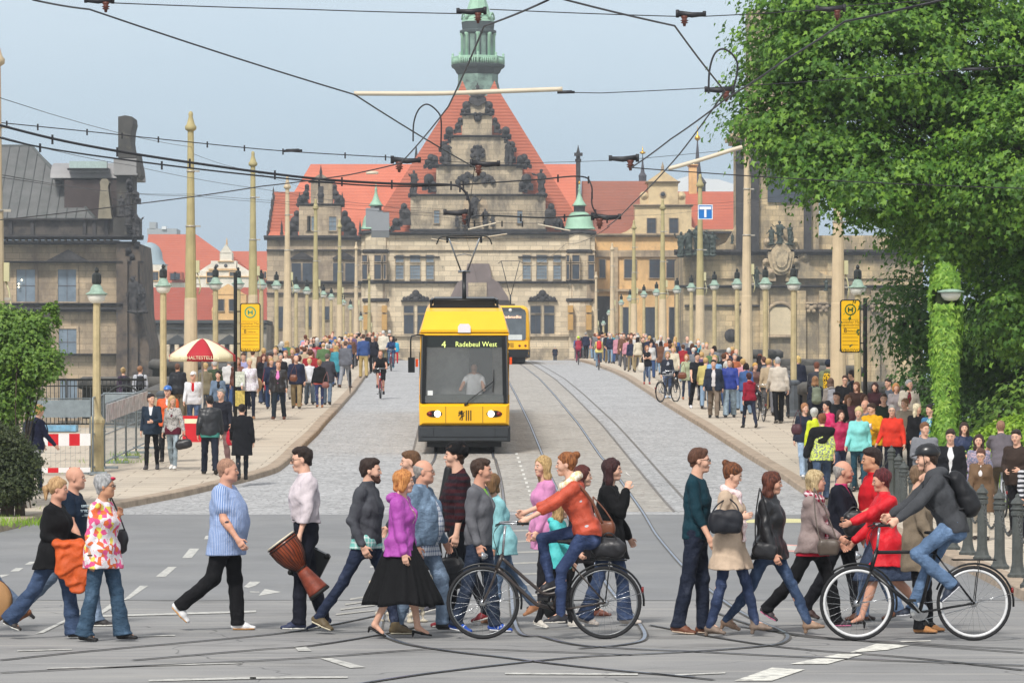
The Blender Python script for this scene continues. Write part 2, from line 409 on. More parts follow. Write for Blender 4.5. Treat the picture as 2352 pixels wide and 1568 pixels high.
    def torso(g,f,t=0.0,lo=-.06,k=.03,belly=0.0,p=2.3,top=True,flare=0.0,bust=1.0):
        K=g.k; w=g.w; Sv=g.Sv; Lf=_v(0,1,0)
        if g.f: S=[(-.06,.165,.11,-.012),(.03,.17,.113,-.012),(.17,.128,.092,0),(.31,.140,.108,.008),(.39,.134,.084,.0),(.432,.092,.056,-.006)]
        else: S=[(-.06,.15,.11,-.01),(.05,.158,.108,-.005),(.17,.148,.102,.004),(.32,.164,.114,.01),(.405,.152,.092,.0),(.442,.105,.062,-.006)]
        for i in range(len(S)-1):
            a,b=S[i],S[i+1]
            if b[0]<=lo: continue
            if a[0]<lo: a=(lo,)+a[1:]
            def wd(q):
                mid=math.exp(-((q[0]-.12)/.16)**2); return ((q[1]*w+t)*K,(q[2]*(.4+.6*w)+t)*K)
            rt=Lf if i<2 else _nrm(Lf*.3+Sv*.7) if i<3 else Sv
            f.seg(g.T(a[0],a[3]),g.T(b[0],b[3]),wd(a),wd(b),rt,k=k*K,p=p)
        if g.f and bust:
            for sd in (1,-1): f.ell(g.T(.335,.075)+g.Sv*sd*.062*K*w,tuple(x*K*(.5+.5*w)+t*.6 for x in (.062,.062,.06)),k=.035*K)
        if belly: f.ell(g.T(.15,.045+belly*.35),((.085+belly)*K+t,(.135*w)*K+t,.19*K+t),k=.11*K)
        if top:
            for sd in (1,-1): f.seg(g.T(.462,-.008),g.arm[sd]['s']+_v(0,0,-.008),(.046+t*.7)*K,(.047+t*.7)*K,k=.04*K)
            f.seg(g.T(.45,-.008),g.neck,(.070+t*.8)*K,(.050+t*.6)*K,k=.05*K)
    def body(g,tone='p',leg=1.0,arm=1.0,jaw=1.0,thin=0.004,nose=1.0,belly=0,h=.008,bare=True,beard=None):
        f=Fld(h); K=g.k; hk=g.hk; M=g.M
        g.torso(f,-.012,k=.03,belly=0);
        for sd in (1,-1):
            l=g.leg[sd]; w=(.6+.4*g.w)*leg
            f.seg(l['h'],l['k'],.074*K*w,.047*K*w,k=.03); f.seg(l['k'],l['a'],.046*K*w,.033*K*(.4+.6*leg),k=.015); f.seg(l['k']+l['d2']*.04*K-l['ff']*.012,l['k']+l['d2']*.17*K-l['ff']*.018,.045*K*w,.042*K*w,k=.03)
            f.seg(l['a'],l['a']+l['ff']*.11*K-l['fu']*.045*K,.03*K,.022*K,k=.02)
            a=g.arm[sd]; aw=(.75+.25*g.w)*(1 if not g.f else .86)*arm
            f.seg(a['s'],a['e'],.046*K*aw,.037*K*aw,k=.03); f.seg(a['e'],a['w'],.037*K*aw,.025*K*aw,k=.015)
            f.seg(a['e']+a['d']*.03*K,a['e']+a['d']*.1*K,.039*K*aw,.036*K*aw,k=.02)
            g.hand(f,a,h,sd)
        nr=(.055 if not g.f else .046)*K*(.6+.4*g.w)
        f.seg(g.neck-g.U*.03*K,g.Hd(-.018,0,-.05),nr*1.12,nr*.98,k=.03)
        f.ell(g.Hd(-.016,0,.032),(.096*hk,.076*hk,.090*hk),M,k=.02)
        jw=.054*jaw
        f.seg(g.Hd(.018,0,.005),g.Hd(.048,0,-.082),(.066*hk,.066*hk),(jw*.68*hk,.034*hk),M[1],k=.03)
        if jaw>1.02: f.ell(g.Hd(.02,0,-.075),(.06*hk,.062*jaw*hk,.035*hk),M,k=.03)
        for y in (1,-1):
            f.ell(g.Hd(.052,.040*y,-.028),(.030*hk,.026*hk,.030*hk),M,k=.025)
            f.seg(g.Hd(.078,.012*y,.020),g.Hd(.066,.045*y,.020),.012*hk,.009*hk,k=.012)
            f.ell(g.Hd(-.008,.076*y,-.008),(.018*hk,.009*hk,.031*hk),M,k=.006)
            f.ell(g.Hd(.100,.031*y,.003),(.017*hk,.014*hk,.010*hk),M,k=.012,sub=True)
        f.seg(g.Hd(.083,0,.012),g.Hd(.100*nose,0,-.024),.0085*hk,.0125*hk,k=.012)
        for y in(1,-1): f.ell(g.Hd(.088,.012*y,-.030),(.012*hk,.009*hk,.008*hk),M,k=.007)
        f.ell(g.Hd(.080,0,-.056),(.016*hk,.024*hk,.0075*hk),M,k=.008); f.ell(g.Hd(.077,0,-.069),(.015*hk,.021*hk,.007*hk),M,k=.007)
        f.ell(g.Hd(.066,0,-.096),(.021*hk,.023*hk,.018*hk),M,k=.02)
        V,Fq=f.mesh();
        o=mesh_np('body',V,Fq,skin(tone)); g.body_o=o; return o
    def hand(g,f,a,h,sd):
        K=g.k*(1 if not g.f else .92); d,n,wv=a['d'],a['n'],a['wv']; rm=max(.0085*K,h*.75)
        W=a['w']; pal=W+d*.085*K
        f.seg(W,W+d*.03*K,.023*K,.026*K,k=.015); f.seg(W+d*.025*K,pal,(.034*K,max(.015*K,rm)),(.038*K,max(.014*K,rm)),wv,k=.012)
        cu=a.get('curl',.45)
        if h<.012:
            for i,(o,L) in enumerate(((.029,.070),(.010,.080),(-.010,.074),(-.028,.058))):
                b=pal+wv*o*K; c1=cu*(.8+.12*i); dd=_nrm(d*math.cos(c1)+n*math.sin(c1)); m=b+dd*L*.5*K
                c2=c1+cu*1.3; d3=_nrm(d*math.cos(c2)+n*math.sin(c2)); f.seg(b-d*.012*K,m,rm,rm*.95,k=.004); f.seg(m,m+d3*L*.5*K,rm*.95,rm*.85,k=.004)
        else:
            for o,L in ((.018,.078),(-.016,.066)):
                b=pal+wv*o*K; dd=_nrm(d*math.cos(cu)+n*math.sin(cu)); m=b+dd*L*.55*K; c2=cu*2.2; d3=_nrm(d*math.cos(c2)+n*math.sin(c2)); f.seg(b,m,rm*1.1,rm,k=.008); f.seg(m,m+d3*L*.4*K,rm,rm*.95,k=.008)
        b=W+d*.03*K+wv*.024*K; t1=_nrm(d*.62+wv*.7+n*.35); m=b+t1*.04*K; t2=_nrm(d*.85+wv*.1+n*.5); f.seg(b,m,rm*1.2,rm*1.1,k=.006); f.seg(m,m+t2*.034*K,rm*1.1,rm*.9,k=.004)
EYE=None
def face_bits(g,root,h,brow=(60,45,35),lip=(190,95,90),glasses=None,beard=None):
    m_e=plain((38,28,24),.25,0,name='eye'); m_w=plain((225,220,215),.3,0,name='eye_white'); mb=plain(brow,.9,.1,name='brow'); ml=plain(lip,.5,.05,name='lip')
    hk=g.hk
    for y in (1,-1):
        f=Fld(.003); f.ell(g.Hd(.0885,.031*y,.003),(.006*hk,.0135*hk,.0058*hk),g.M,k=.002); o=f.obj('eye',m_w,root)
        f=Fld(.0025); f.ell(g.Hd(.0925,.031*y,.003),(.0045*hk,.0062*hk,.0058*hk),g.M,k=.002); f.obj('iris',m_e,o)
        f=Fld(.003); f.seg(g.Hd(.0905,.014*y,.021),g.Hd(.078,.046*y,.022),.0042*hk,.0035*hk,k=.002); f.obj('eyebrow',mb,root)
    f=Fld(.003); f.seg(g.Hd(.092,.0,-.0565),g.Hd(.083,.019,-.062),.0052*hk,.003*hk,k=.002); f.seg(g.Hd(.092,0,-.0565),g.Hd(.083,-.019,-.062),.0052*hk,.003*hk,k=.002)
    f.seg(g.Hd(.0885,.0,-.068),g.Hd(.083,.017,-.063),.0058*hk,.003*hk,k=.002); f.seg(g.Hd(.0885,0,-.068),g.Hd(.083,-.017,-.063),.0058*hk,.003*hk,k=.002); f.obj('lips',ml,root)
    if glasses:
        mg=plain(glasses if isinstance(glasses,tuple) else (40,30,30),.3,0,name='glasses_frame'); b=MB()
        for y in (1,-1):
            b.tube([g.Hd(.101-.006*(math.cos(t)*.5*1),.031*y+.023*math.cos(t),.003+.015*math.sin(t)) for t in [i*PI/6 for i in range(12)]],.0022,5,closed=True)
            b.tube([g.Hd(.093,.054*y,.008),g.Hd(.0,.079*y,.008),g.Hd(-.015,.080*y,-.002)],.0022,5)
        b.tube([g.Hd(.103,.009,.006),g.Hd(.103,-.009,.006)],.0022,5)
        o=b.build('glasses',mg,root)
        if glasses=='sun':
            b=MB()
            for y in (1,-1):
                b.lathe((0,0,0),[(.021,0),(.021,.003)],12,'x'); n=24
                for q in range(len(b.v)-n,len(b.v)): x,yy,zz=b.v[q]; b.v[q]=tuple(g.Hd(.097+x,.031*y+yy*1.05,.001+zz*.8))
            b.build('lens',plain((18,16,16),.08,0,name='dark_lens'),o)
def hair(g,root,style,rgb,h,seed=1,rgb2=None):
    if style=='none': return
    f=Fld(h); hk=g.hk; M=g.M; H=lambda x,y,z: g.Hd(x,y,z)
    def fcut(a=(.078,0,.068),n=(.83,0,-.55)): f.cut(H(*a),M[0]*n[0]+M[1]*n[1]+M[2]*n[2])
    amp=.0035
    if style in('short','buzz','thin','grey'):
        t={'short':.009,'buzz':.004,'thin':.008,'grey':.012}[style]
        f.ell(H(-.020,0,.038),((.096+t)*hk,(.077+t*.7)*hk,(.089+t)*hk),M,k=.02)
        if style=='short': f.ell(H(.02,0,.090),(.066*hk,.058*hk,.033*hk),M,k=.03)
        f.seg(H(-.055,0,.0),H(-.07,0,-.045),(.070*hk,.045*hk),(.052*hk,.03*hk),M[1],k=.02)
        fcut((.070,0,.062) if style!='thin' else (.03,0,.085)); f.cut(H(-.08,0,-.066),-M[2]);
        for y in(1,-1): f.ell(H(.0,.085*y,-.025),(.026*hk,.03*hk,.036*hk),M,k=.008,sub=True)
        amp={'short':.0045,'buzz':.001,'thin':.002,'grey':.003}[style]
    elif style=='balding':
        f.ell(H(-.020,0,.030),(.102*hk,.081*hk,.090*hk),M,k=.02); f.seg(H(-.055,0,.0),H(-.07,0,-.045),(.068*hk,.043*hk),(.052*hk,.03*hk),M[1],k=.02)
        f.cut(H(-.03,0,.050),M[2]*.93+M[0]*.25); f.cut(H(.030,0,0),M[0]); f.cut(H(0,0,-.066),-M[2]); amp=.0015
        for y in(1,-1): f.ell(H(.0,.085*y,-.022),(.024*hk,.03*hk,.036*hk),M,k=.006,sub=True)
    else:
        f.ell(H(-.018,0,.040),(.110*hk,.088*hk,.098*hk),M,k=.02)
        if style in('long','straight'):
            L={'long':-.30,'straight':-.24}[style]
            for y in(1,-1,0):
                f.seg(H(-.02-.03*(y==0),.062*y,.02),H(-.03-.035*(y==0),.068*y,-.12),(.042*hk,.05*hk),(.034*hk,.045*hk),M[1],k=.03)
                f.seg(H(-.03-.035*(y==0),.068*y,-.12),H(-.035-.05*(y==0),.078*y,L),(.034*hk,.045*hk),(.03*hk,.024*hk),M[1],k=.03)
        elif style=='bob':
            for y in(1,-1,0):
                f.seg(H(-.012-.04*(y==0),.060*y,.02),H(-.015-.06*(y==0),.072*y,-.085),(.042*hk,.058*hk),(.036*hk,.045*hk),M[1],k=.03)
        elif style in('crop','curly','fem'):
            f.seg(H(-.05,0,.0),H(-.06,0,-.055),(.080*hk,.055*hk),(.062*hk,.036*hk),M[1],k=.02); f.ell(H(-.03,0,.06),(.10*hk,.083*hk,.085*hk),M,k=.02)
        elif style in('bun','pony'):
            f.seg(H(-.05,0,.0),H(-.05,0,-.04),(.075*hk,.05*hk),(.055*hk,.036*hk),M[1],k=.02)
            if style=='bun': f.ell(H(-.115,0,.095),(.045*hk,.045*hk,.04*hk),M,k=.01)
            else: f.seg(H(-.11,0,.03),H(-.14,0,-.0),.03*hk,.038*hk,k=.01); f.seg(H(-.14,0,.0),H(-.13,0,-.12),.036*hk,.014*hk,k=.01)
        f.ell(H(.092,0,-.045),((.075 if style!='bob' else .086)*hk,(.068 if style!='long' else .062)*hk,.10*hk),M,k=.012,sub=True)
        f.cut(H(.074,0,.060),M[0]*.80-M[2]*.60,box=(H(0,0,0)-.16,H(0,0,0)+.16) if style in('long','straight','bob') else None) if style not in('long','straight','bob') else f.ell(H(.088,0,.0),(.04*hk,.055*hk,.062*hk),M,k=.012,sub=True)
        if style in('bun','pony','crop','curly'):
            for y in(1,-1): f.ell(H(.006,.088*y,-.03),(.03*hk,.03*hk,.04*hk),M,k=.008,sub=True)
        amp=.0045 if style=='curly' else .003
    if style in('long','straight','bob','fem','crop','pony'): amp=.0048
    f.noise(amp,75 if style!='curly' else 110,seed,.35)
    key=('hair',rgb,rgb2)
    if key not in _MC:
        t=NT('hair'); c=lin(rgb); c2=lin(rgb2) if rgb2 else sc(c,1.3); v=t.coord((1,1,.22)); n=t.noise(v,60,3,.7)
        t.col(t.ramp(n,[(.35,sc(c,.65)),(.7,c2)])); t.bump(n,.9,.02); _MC[key]=t.set(.55,0,.3)
    return f.obj('hair',_MC[key],root)
def box_round(c,r=.25): c=np.array(c); return (c-r,c+r)
def top(g,root,mat,h,sleeve='long',hem=.10,t=.014,name='shirt',belly=0.0,flare=0,neck=.0,open_=None,collar=0,seed=1,wr=.005,sl=1.0,hood=False,vneck=False,cuff=None):
    f=Fld(h); K=g.k
    g.torso(f,t,lo=-min(hem,.06),belly=belly)
    if hem>.06:
        w=g.w; a=(.165 if g.f else .155)*w+t; d=(.112*(.4+.6*w)+t); fl=flare
        f.seg(g.T(.0,-.01),g.T(0,-.01)+_v(0,0,-hem-.02)*K,(a*K,d*K),((a+fl)*K,(d+fl*1.0)*K),_v(0,1,0),k=.03,p=2.3)
        for sd in (1,-1):
            l=g.leg[sd]; m=min(hem,.40)/.44; e=l['h']+l['d1']*(hem+.03)*K if hem<.44 else l['h']+l['d1']*.44*K
            f.seg(l['h'],e,(.098*(.55+.45*w)+t)*K,(.090*(.55+.45*w)+t)*K,k=.05)
    for sd in (1,-1):
        a=g.arm[sd]; aw=(.8+.2*g.w)*sl*(1 if not g.f else .9); sr=.049*K*aw+t*.5
        if sleeve=='none': continue
        f.seg(a['s'],a['e'] if sleeve!='short' else a['s']+a['d1']*.165*K,sr,(.041*K*aw+t*.7)*(1.12 if sleeve=='short' else 1),k=.03)
        if sleeve=='long': f.seg(a['e'],a['w']-a['d']*.018,(.041*K*aw+t*.7),(.031*K*aw+t*.5),k=.012)
        elif sleeve=='34': f.seg(a['e'],a['e']+a['d']*.10*K,(.041*K*aw+t*.7),(.040*K*aw+t*.5),k=.012)
    if collar: f.seg(g.neck-g.U*.02*K,g.neck+g.U*collar*K+_v(.01,0,0),(.070*K),(.066*K),k=.012)
    if hood: f.ell(g.neck-g.Fw*.07*K-g.U*.01*K,(.07*K,.10*K,.055*K),k=.03)
    zc=(g.hp[2]-hem*K); f.cut((0,0,zc),(0,0,-1))
    top_z=g.neck+g.U*(.012+collar)*K
    if not hood: f.cut(top_z+_v(0,0,0),_nrm(g.U+g.Fw*(.55+neck)) if not collar else g.U,box=box_round(g.neck,.14))
    if vneck: f.seg(g.neck+g.Fw*.09*K,g.T(.28,.17),.062*K,.014*K,k=.006,sub=True)
    if open_:
        x=open_; f.seg(g.neck+g.Fw*.10*K-g.U*.0,g.T(.25,.22+belly),.045*K,x*K,k=.006,sub=True); f.seg(g.T(.25,.20+belly),g.T(-.05,.20+belly)-_v(0,0,max(0,hem)*K+.1),x*K,x*1.25*K,k=.006,sub=True)
    f.noise(wr,34,seed,1.2)
    return f.obj(name,mat,root)
def trousers(g,root,mat,h,fit='straight',seed=2,wr=.005,short=None,name='trousers',waist=.13):
    f=Fld(h); K=g.k; w=.55+.45*g.w
    P_={'slim':(.084,.054,.055,.043),'straight':(.090,.068,.066,.062),'bell':(.090,.062,.070,.086),'wide':(.098,.084,.082,.080)}[fit]
    g.torso(f,.002,lo=-.06,top=False,bust=0)
    for sd in (1,-1):
        l=g.leg[sd]; wl=w if fit!='slim' else .7+.3*w
        f.seg(l['h']+_v(0,0,.02),l['k'],P_[0]*K*w,P_[1]*K*wl,k=.035)
        if not short:
            mid=l['k']+l['d2']*.2*K; f.seg(l['k'],mid,P_[1]*K*wl,P_[2]*K*wl,k=.012); end=l['a']+l['d2']*.035*K-l['ff']*.008; f.seg(mid,end,P_[2]*K*wl,P_[3]*K*(.5+.5*wl),k=.012)
            if fit!='slim': f.ell(end-l['d2']*.02+l['ff']*.02,(P_[3]*K*1.05,P_[3]*K,.03),k=.02)
            f.cut(end,l['d2'],box=box_round(end+l['d2']*.05*K,.08 if fit!='bell' else .105))
            f.ell(l['k']-l['d1']*.01,(P_[1]*K*wl*1.05,)*3,k=.02)
        else:
            e=l['k']-l['d1']*(.06 if short=='short' else -.03)*K; f.cut(e,l['d1'],box=box_round(e+l['d1']*.09,.10)); f.seg(l['h'],e,.1*K*w,.082*K*w,k=.03)
    f.cut(g.T(waist),g.U,box=(g.T(waist)-.3,g.T(waist)+.3)); f.cut(g.T(waist),g.U)
    f.noise(wr,40,seed,2.4)
    return f.obj(name,mat,root)
def skirt(g,root,mat,h,length=.5,flare=.1,waist=.12,pleat=0,seed=3,name='skirt'):
    K=g.k; n=96; prof=[]; z0=waist
    V=[];ns=16; L=length+waist; w=g.w; sgn=[(g.leg[sd]['k'],g.leg[sd]['a']) for sd in(1,-1)]
    bx=0
    for i in range(ns+1):
        t=i/ns; z=waist-L*t; base=g.T(max(z,-.02))
        if z<-.02: base=base+_v(0,0,(z+.02)*K)
        kx=np.mean([q[0][0] for q in sgn])
        tt=max(0,(-z)/.44); off=_v(kx-g.hp[0],0,0)*min(1,tt)*.9; kspread=abs(sgn[0][0][0]-sgn[1][0][0])*.5*min(1.2,tt)
        rw=(.135+.045*min(1,t*3))*w*K+.012+flare*t*t*.8*K; rd=(.10+.025*min(1,t*3))*w*K+.012+flare*t*K+kspread
        for j in range(n):
            a=2*PI*j/n; pl=1+pleat*t*math.sin(a*17+3*math.sin(a*3+seed)+t*2)+pleat*.5*t*math.sin(a*9+seed+t*3); hemj=(.02*math.sin(a*5+seed)*t*pleat*8)
            V.append(base+off+_v(rd*math.cos(a)*pl,rw*math.sin(a)*pl,hemj*K))
    Fq=[]
    for i in range(ns):
        for j in range(n): Fq.append((i*n+j,(i+1)*n+j,(i+1)*n+(j+1)%n,i*n+(j+1)%n))
    m=len(V)
    o=mesh_np(name,np.array(V),np.array(Fq),mat,root); md=o.modifiers.new('thick','SOLIDIFY'); md.thickness=.006; return o
def shoes(g,root,rgb,h,kind='shoe',sole=(225,220,210),seed=1):
    K=g.k*(1 if not g.f else .92)
    mt=rgb if not isinstance(rgb,tuple) else plain(rgb,.6,.15,8,name='shoe_upper'); ms=plain(sole,.7,.1,name='sole')
    for sd in (1,-1):
        l=g.leg[sd]; A=l['a'];ff=l['ff'];fu=l['fu'];fs=l['fs']; q=lambda x,y,z: A+(ff*x+fs*y+fu*z)*K
        hl=g.heel; f=Fld(max(h*.8,.006))
        if kind=='pump':
            f.seg(q(-.035,0,-.05),q(.06,0,-.055),(.026*K,.018*K),(.030*K,.018*K),fs,k=.015); f.seg(q(.06,0,-.058),q(.17,0,-.066),(.038*K,.017*K),(.018*K,.010*K),fs,k=.015)
            f.seg(q(-.045,0,-.055),q(-.042,0,-.072-hl),.018*K,.010*K,k=.01); f.ell(q(.03,0,-.02),(.06,.03,.028),[ff,fs,fu],k=.01,sub=True)
        else:
            f.seg(q(-.042,0,-.045),q(.09,0,-.05),(.036*K,.034*K),(.043*K,.030*K),fs,k=.02); f.seg(q(.08,0,-.052),q(.165,0,-.060),(.045*K,.028*K),(.034*K,.020*K),fs,k=.02)
            top_=.02 if kind!='boot' else .10
            f.seg(q(-.012,0,-.04),q(-.008,0,0)-l['d2']*top_*K,.042*K,(.045 if kind!='boot' else .047)*K,k=.02)
            f.seg(q(.0,0,-.01),q(.085,0,-.04),.038*K,.030*K,k=.02)
            if kind=='boot' and hl>0: f.seg(q(-.035,0,-.06),q(-.042,0,-.068-hl),(.03*K,.026*K),(.024*K,.022*K),fs,k=.01);
        f.cut(q(0,0,-.083-hl),-fu)
        o=f.obj('shoe',mt,root)
        if kind in('shoe','sneaker'):
            f=Fld(max(h*.7,.005)); e=.004 if kind=='sneaker' else .002; zz=-.072
            f.seg(q(-.042,0,zz),q(.09,0,zz),((.038+e)*K,.012*K),((.045+e)*K,.012*K),fs,k=.01); f.seg(q(.09,0,zz),q(.168,0,zz+.004),((.046+e)*K,.012*K),((.035+e)*K,.011*K),fs,k=.01); f.cut(q(0,0,-.083),-fu); f.obj('sole',ms,o)
def place(g,name,X,Y,z,heading,label,group=None):
    e=empty(name,(X,Y,z),R(heading),label,'person',group); return e
# -- ground, road, bridge deck
def Gh(u,v,h):
    """point on the sheet h metres above the street, seen up at pixel height v"""
    f=lambda Y: 2.5+(901-v)*Y/F-zr(Y)-h
    Y=8.0
    while f(Y)<0 and Y<500: Y+=.5
    a,b=Y-.5,Y
    for _ in range(20):
        m=(a+b)/2
        if f(m)<0: a=m
        else: b=m
    return Vector(((u-1176)*a/F,a,zr(a)+h))
_kl=[(-420,1330),(-200,1262),(0,1222),(100,1197),(200,1181),(290,1166),(430,1139),(570,1106),(640,1085),(668,1062),(690,1038),(730,1000),(775,948),(815,903),(850,857)]
_kr=[(2800,1560),(2600,1480),(2460,1425),(2352,1381),(2322,1366),(2230,1318),(2100,1262),(1960,1188),(1900,1160),(1846,1136),(1794,1099),(1721,1055),(1687,1033),(1644,1005),(1584,967),(1520,927),(1465,889),(1408,856)]
KL=[G(*p) for p in _kl]; KR=[G(*p) for p in _kr]
KL=[(p.y,p.x) for p in KL]; KR=[(p.y,p.x) for p in KR]
KL+= [(KL[-1][0]+d,KL[-1][1]-.012*d) for d in (40,120,200,330)]; KR+=[(KR[-1][0]+d,KR[-1][1]-.010*d) for d in (40,120,200,330)]
_ysL,_xsL=zip(*KL); _ysR,_xsR=zip(*KR)
_YS=np.arange(20,520,.5); _w=np.hanning(7); _w/=_w.sum()
_XL=np.convolve(np.pad(np.interp(_YS,_ysL,_xsL),3,mode='edge'),_w,'valid'); _XR=np.convolve(np.pad(np.interp(_YS,_ysR,_xsR),3,mode='edge'),_w,'valid')
def kl(Y): return float(np.interp(Y,_YS,_XL))
def kr(Y): return float(np.interp(Y,_YS,_XR))
def lampL(Y): return -9.4-.014*(Y-88)
def lampR(Y): return 9.0-.006*(Y-99)
def sheet(name,Ys,x0,x1,dz,mat,nx=2,kind='structure',drop=None):
    b=MB(); b.smooth=True; vs=[];fs=[]
    for Y in Ys:
        a,c=x0(Y),x1(Y)
        for i in range(nx): vs.append((a+(c-a)*i/(nx-1),Y,zr(Y)+dz))
    for j in range(len(Ys)-1):
        for i in range(nx-1):
            q=j*nx+i; fs.append((q,q+1,q+nx+1,q+nx))
    b.add(vs,fs); o=b.build(name,mat); tag(o,kind=kind); return o
def m_asphalt():
    t=NT('asphalt'); v=t.coord(); n1=t.noise(v,.35,5,.6); n2=t.noise(v,55,3,.8); base=t.ramp(n1,[(.3,lin((112,112,112))),(.5,lin((125,125,125))),(.72,lin((142,141,139)))])
    base=t.mix(t.ramp(n2,[(.35,0),(.75,.35)]),base,lin((190,188,184)),'MIX')
    st=t.noise(t.coord((.25,3.2,1)),.9,4,.6); base=t.mix(t.ramp(st,[(.52,0),(.66,.5)]),base,lin((165,162,156)))
    dk=t.noise(t.coord((.5,1.6,1)),.7,6,.75); base=t.mix(t.ramp(dk,[(.54,0),(.64,.55)]),base,lin((98,97,95))); sp_=t.noise(v,2.6,5,.8); base=t.mix(t.ramp(sp_,[(.64,0),(.70,.6)]),base,lin((84,83,80)))
    cr=t.n('ShaderNodeTexVoronoi',feature='DISTANCE_TO_EDGE'); cr.inputs['Scale'].default_value=.22; w=t.n('ShaderNodeVectorMath',operation='ADD'); nn=t.n('ShaderNodeTexNoise'); nn.inputs['Scale'].default_value=.8; t.l(v,nn.inputs[0]); t.l(v,w.inputs[0]); t.l(nn.outputs['Color'],w.inputs[1]); t.l(w.outputs[0],cr.inputs['Vector'])
    base=t.mix(t.ramp(cr.outputs['Distance'],[(.0,.65),(.004,0)]),base,lin((70,70,72)))
    t.col(base); t.bump(n2,.4,.01); return t.set(.85,0,.3)
def m_asphalt_dark():
    t=NT('asphalt_new'); v=t.coord(); n1=t.noise(v,.5,4,.6); n2=t.noise(v,60,3,.8); base=t.ramp(n1,[(.3,lin((116,117,118))),(.7,lin((130,131,132)))]); base=t.mix(t.ramp(n2,[(.4,0),(.8,.25)]),base,lin((170,170,170))); dk=t.noise(t.coord((.8,.35,1)),.6,6,.75); base=t.mix(t.ramp(dk,[(.5,0),(.7,.4)]),base,lin((148,147,144))); d2=t.noise(v,1.7,5,.8); base=t.mix(t.ramp(d2,[(.66,0),(.72,.5)]),base,lin((90,90,90)))
    t.col(base); t.bump(n2,.35,.008); return t.set(.85,0,.3)
def m_cobble(rgb,dark=(112,112,112),sc_=6.5):
    t=NT('cobbles'); v=t.coord((1,1,1)); c=lin(rgb)
    vo=t.n('ShaderNodeTexVoronoi'); vo.inputs['Scale'].default_value=sc_; t.l(v,vo.inputs['Vector']); sp=t.n('ShaderNodeSeparateColor'); t.l(vo.outputs['Color'],sp.inputs[0])
    base=t.ramp(sp.outputs[0],[(0,sc(c,.72)),(.5,c),(1,sc(c,1.22))])
    e=t.n('ShaderNodeTexVoronoi',feature='DISTANCE_TO_EDGE'); e.inputs['Scale'].default_value=sc_; t.l(v,e.inputs['Vector'])
    j=t.ramp(e.outputs['Distance'],[(.02,1),(.10,0)]); big=t.noise(v,.22,5,.65); base=t.mix(t.ramp(big,[(.35,0),(.7,.5)]),base,sc(c,1.25)); base=t.mix(t.math('MULTIPLY',j,t.ramp(t.noise(v,1.3,3),[(.3,.25),(.7,1)])),base,lin(dark))
    blot=t.noise(t.coord((1,.5,1)),3.5,4,.75); base=t.mix(t.ramp(blot,[(.60,0),(.70,.55)]),base,lin((125,122,118)))
    t.col(base); t.bump(t.ramp(e.outputs['Distance'],[(0,0),(.2,1)]),.6,.02); return t.set(.75,0,.35)
def m_slabs():
    t=NT('paving_slabs'); v=t.coord((1,1,1)); br=t.n('ShaderNodeTexBrick'); br.offset=.37; br.inputs['Scale'].default_value=1.0; br.inputs['Brick Width'].default_value=1.35; br.inputs['Row Height'].default_value=.78; br.inputs['Mortar Size'].default_value=.018; br.inputs['Mortar Smooth'].default_value=.2; br.inputs['Bias'].default_value=-.2
    br.inputs['Color1'].default_value=(*lin((190,178,160)),1); br.inputs['Color2'].default_value=(*lin((174,162,146)),1); br.inputs['Mortar'].default_value=(*lin((124,110,96)),1); t.l(v,br.inputs['Vector'])
    n=t.noise(t.coord((.6,2.2,1)),1.1,5,.65); base=t.mix(t.ramp(n,[(.35,.0),(.75,.55)]),br.outputs['Color'],lin((202,192,176))); n2=t.noise(v,2.3,5,.7); base=t.mix(t.ramp(n2,[(.55,0),(.75,.35)]),base,lin((152,138,122)))
    t.col(base); t.bump(t.noise(v,9,4),.25,.01); return t.set(.85,0,.25)
M_ASPH=m_asphalt(); M_ASPH2=m_asphalt_dark(); M_COB=m_cobble((170,170,170)); M_BED=m_cobble((164,160,153),(140,130,120),5.0); M_SLAB=m_slabs()
M_KERB=plain((168,150,130),.8,.2,2.5,bump=.3,name='granite_kerb',dirt=((120,105,90),6,.6))
M_WHITE=plain((204,203,196),.7,.1,9,name='road_paint',dirt=((142,141,137),9,.44))
M_RAIL=plain((150,160,178),.28,.2,6,metal=.8,name='rail_steel'); M_GROOVE=plain((98,96,92),.9,.3,8,name='rail_groove')
b=MB(); b.quad((-1200,-60,-9),(1200,-60,-9),(1200,1500,-9),(-1200,1500,-9)); tag(b.build('ground',plain((118,120,92),.95,.2,.02,name='far_ground')),kind='structure')
b=MB(); b.quad((-900,132,-7),(900,132,-7),(900,392,-7),(-900,392,-7));
t=NT('river_water'); t.col(lin((88,98,92))); t.bump(t.noise(t.coord((1,.4,1)),.8,4),.4,.3); tag(b.build('river_water',t.set(.12,0,.5)),kind='structure')
Yc=G(600,1181).y
sheet('asphalt_road',list(np.arange(10,Yc,2))+[Yc],lambda Y:-70,lambda Y:70,0,M_ASPH,3)
Ya=G(1176,1378).y
sheet('dark_asphalt_patch',list(np.arange(Ya,Yc-.02,1))+[Yc-.02],lambda Y:-40,lambda Y:30,.004,M_ASPH2,3)
ys=[Yc]+list(np.arange(math.ceil(Yc),520,1.0)); sheet('cobbled_road',ys,lambda Y:kl(Y)-.1,lambda Y:kr(Y)+.1,0,M_COB,3)
TR=[(-1.93,-.48),(.77,2.22)]                      # rail positions across the bridge at Y=99
def rx(x,Y): return x-.0130*(Y-99)
sheet('tram_track_bed',ys[1:],lambda Y:rx(-2.5,Y),lambda Y:rx(2.9,Y),.004,M_BED,2)
for i,x in enumerate((-2.52,2.9,3.35)):
    sheet('paving_seam',ys[1:],lambda Y:rx(x-.03,Y),lambda Y:rx(x+.03,Y),.008,plain((120,116,112),.9,.2,3,name='seam'),2)
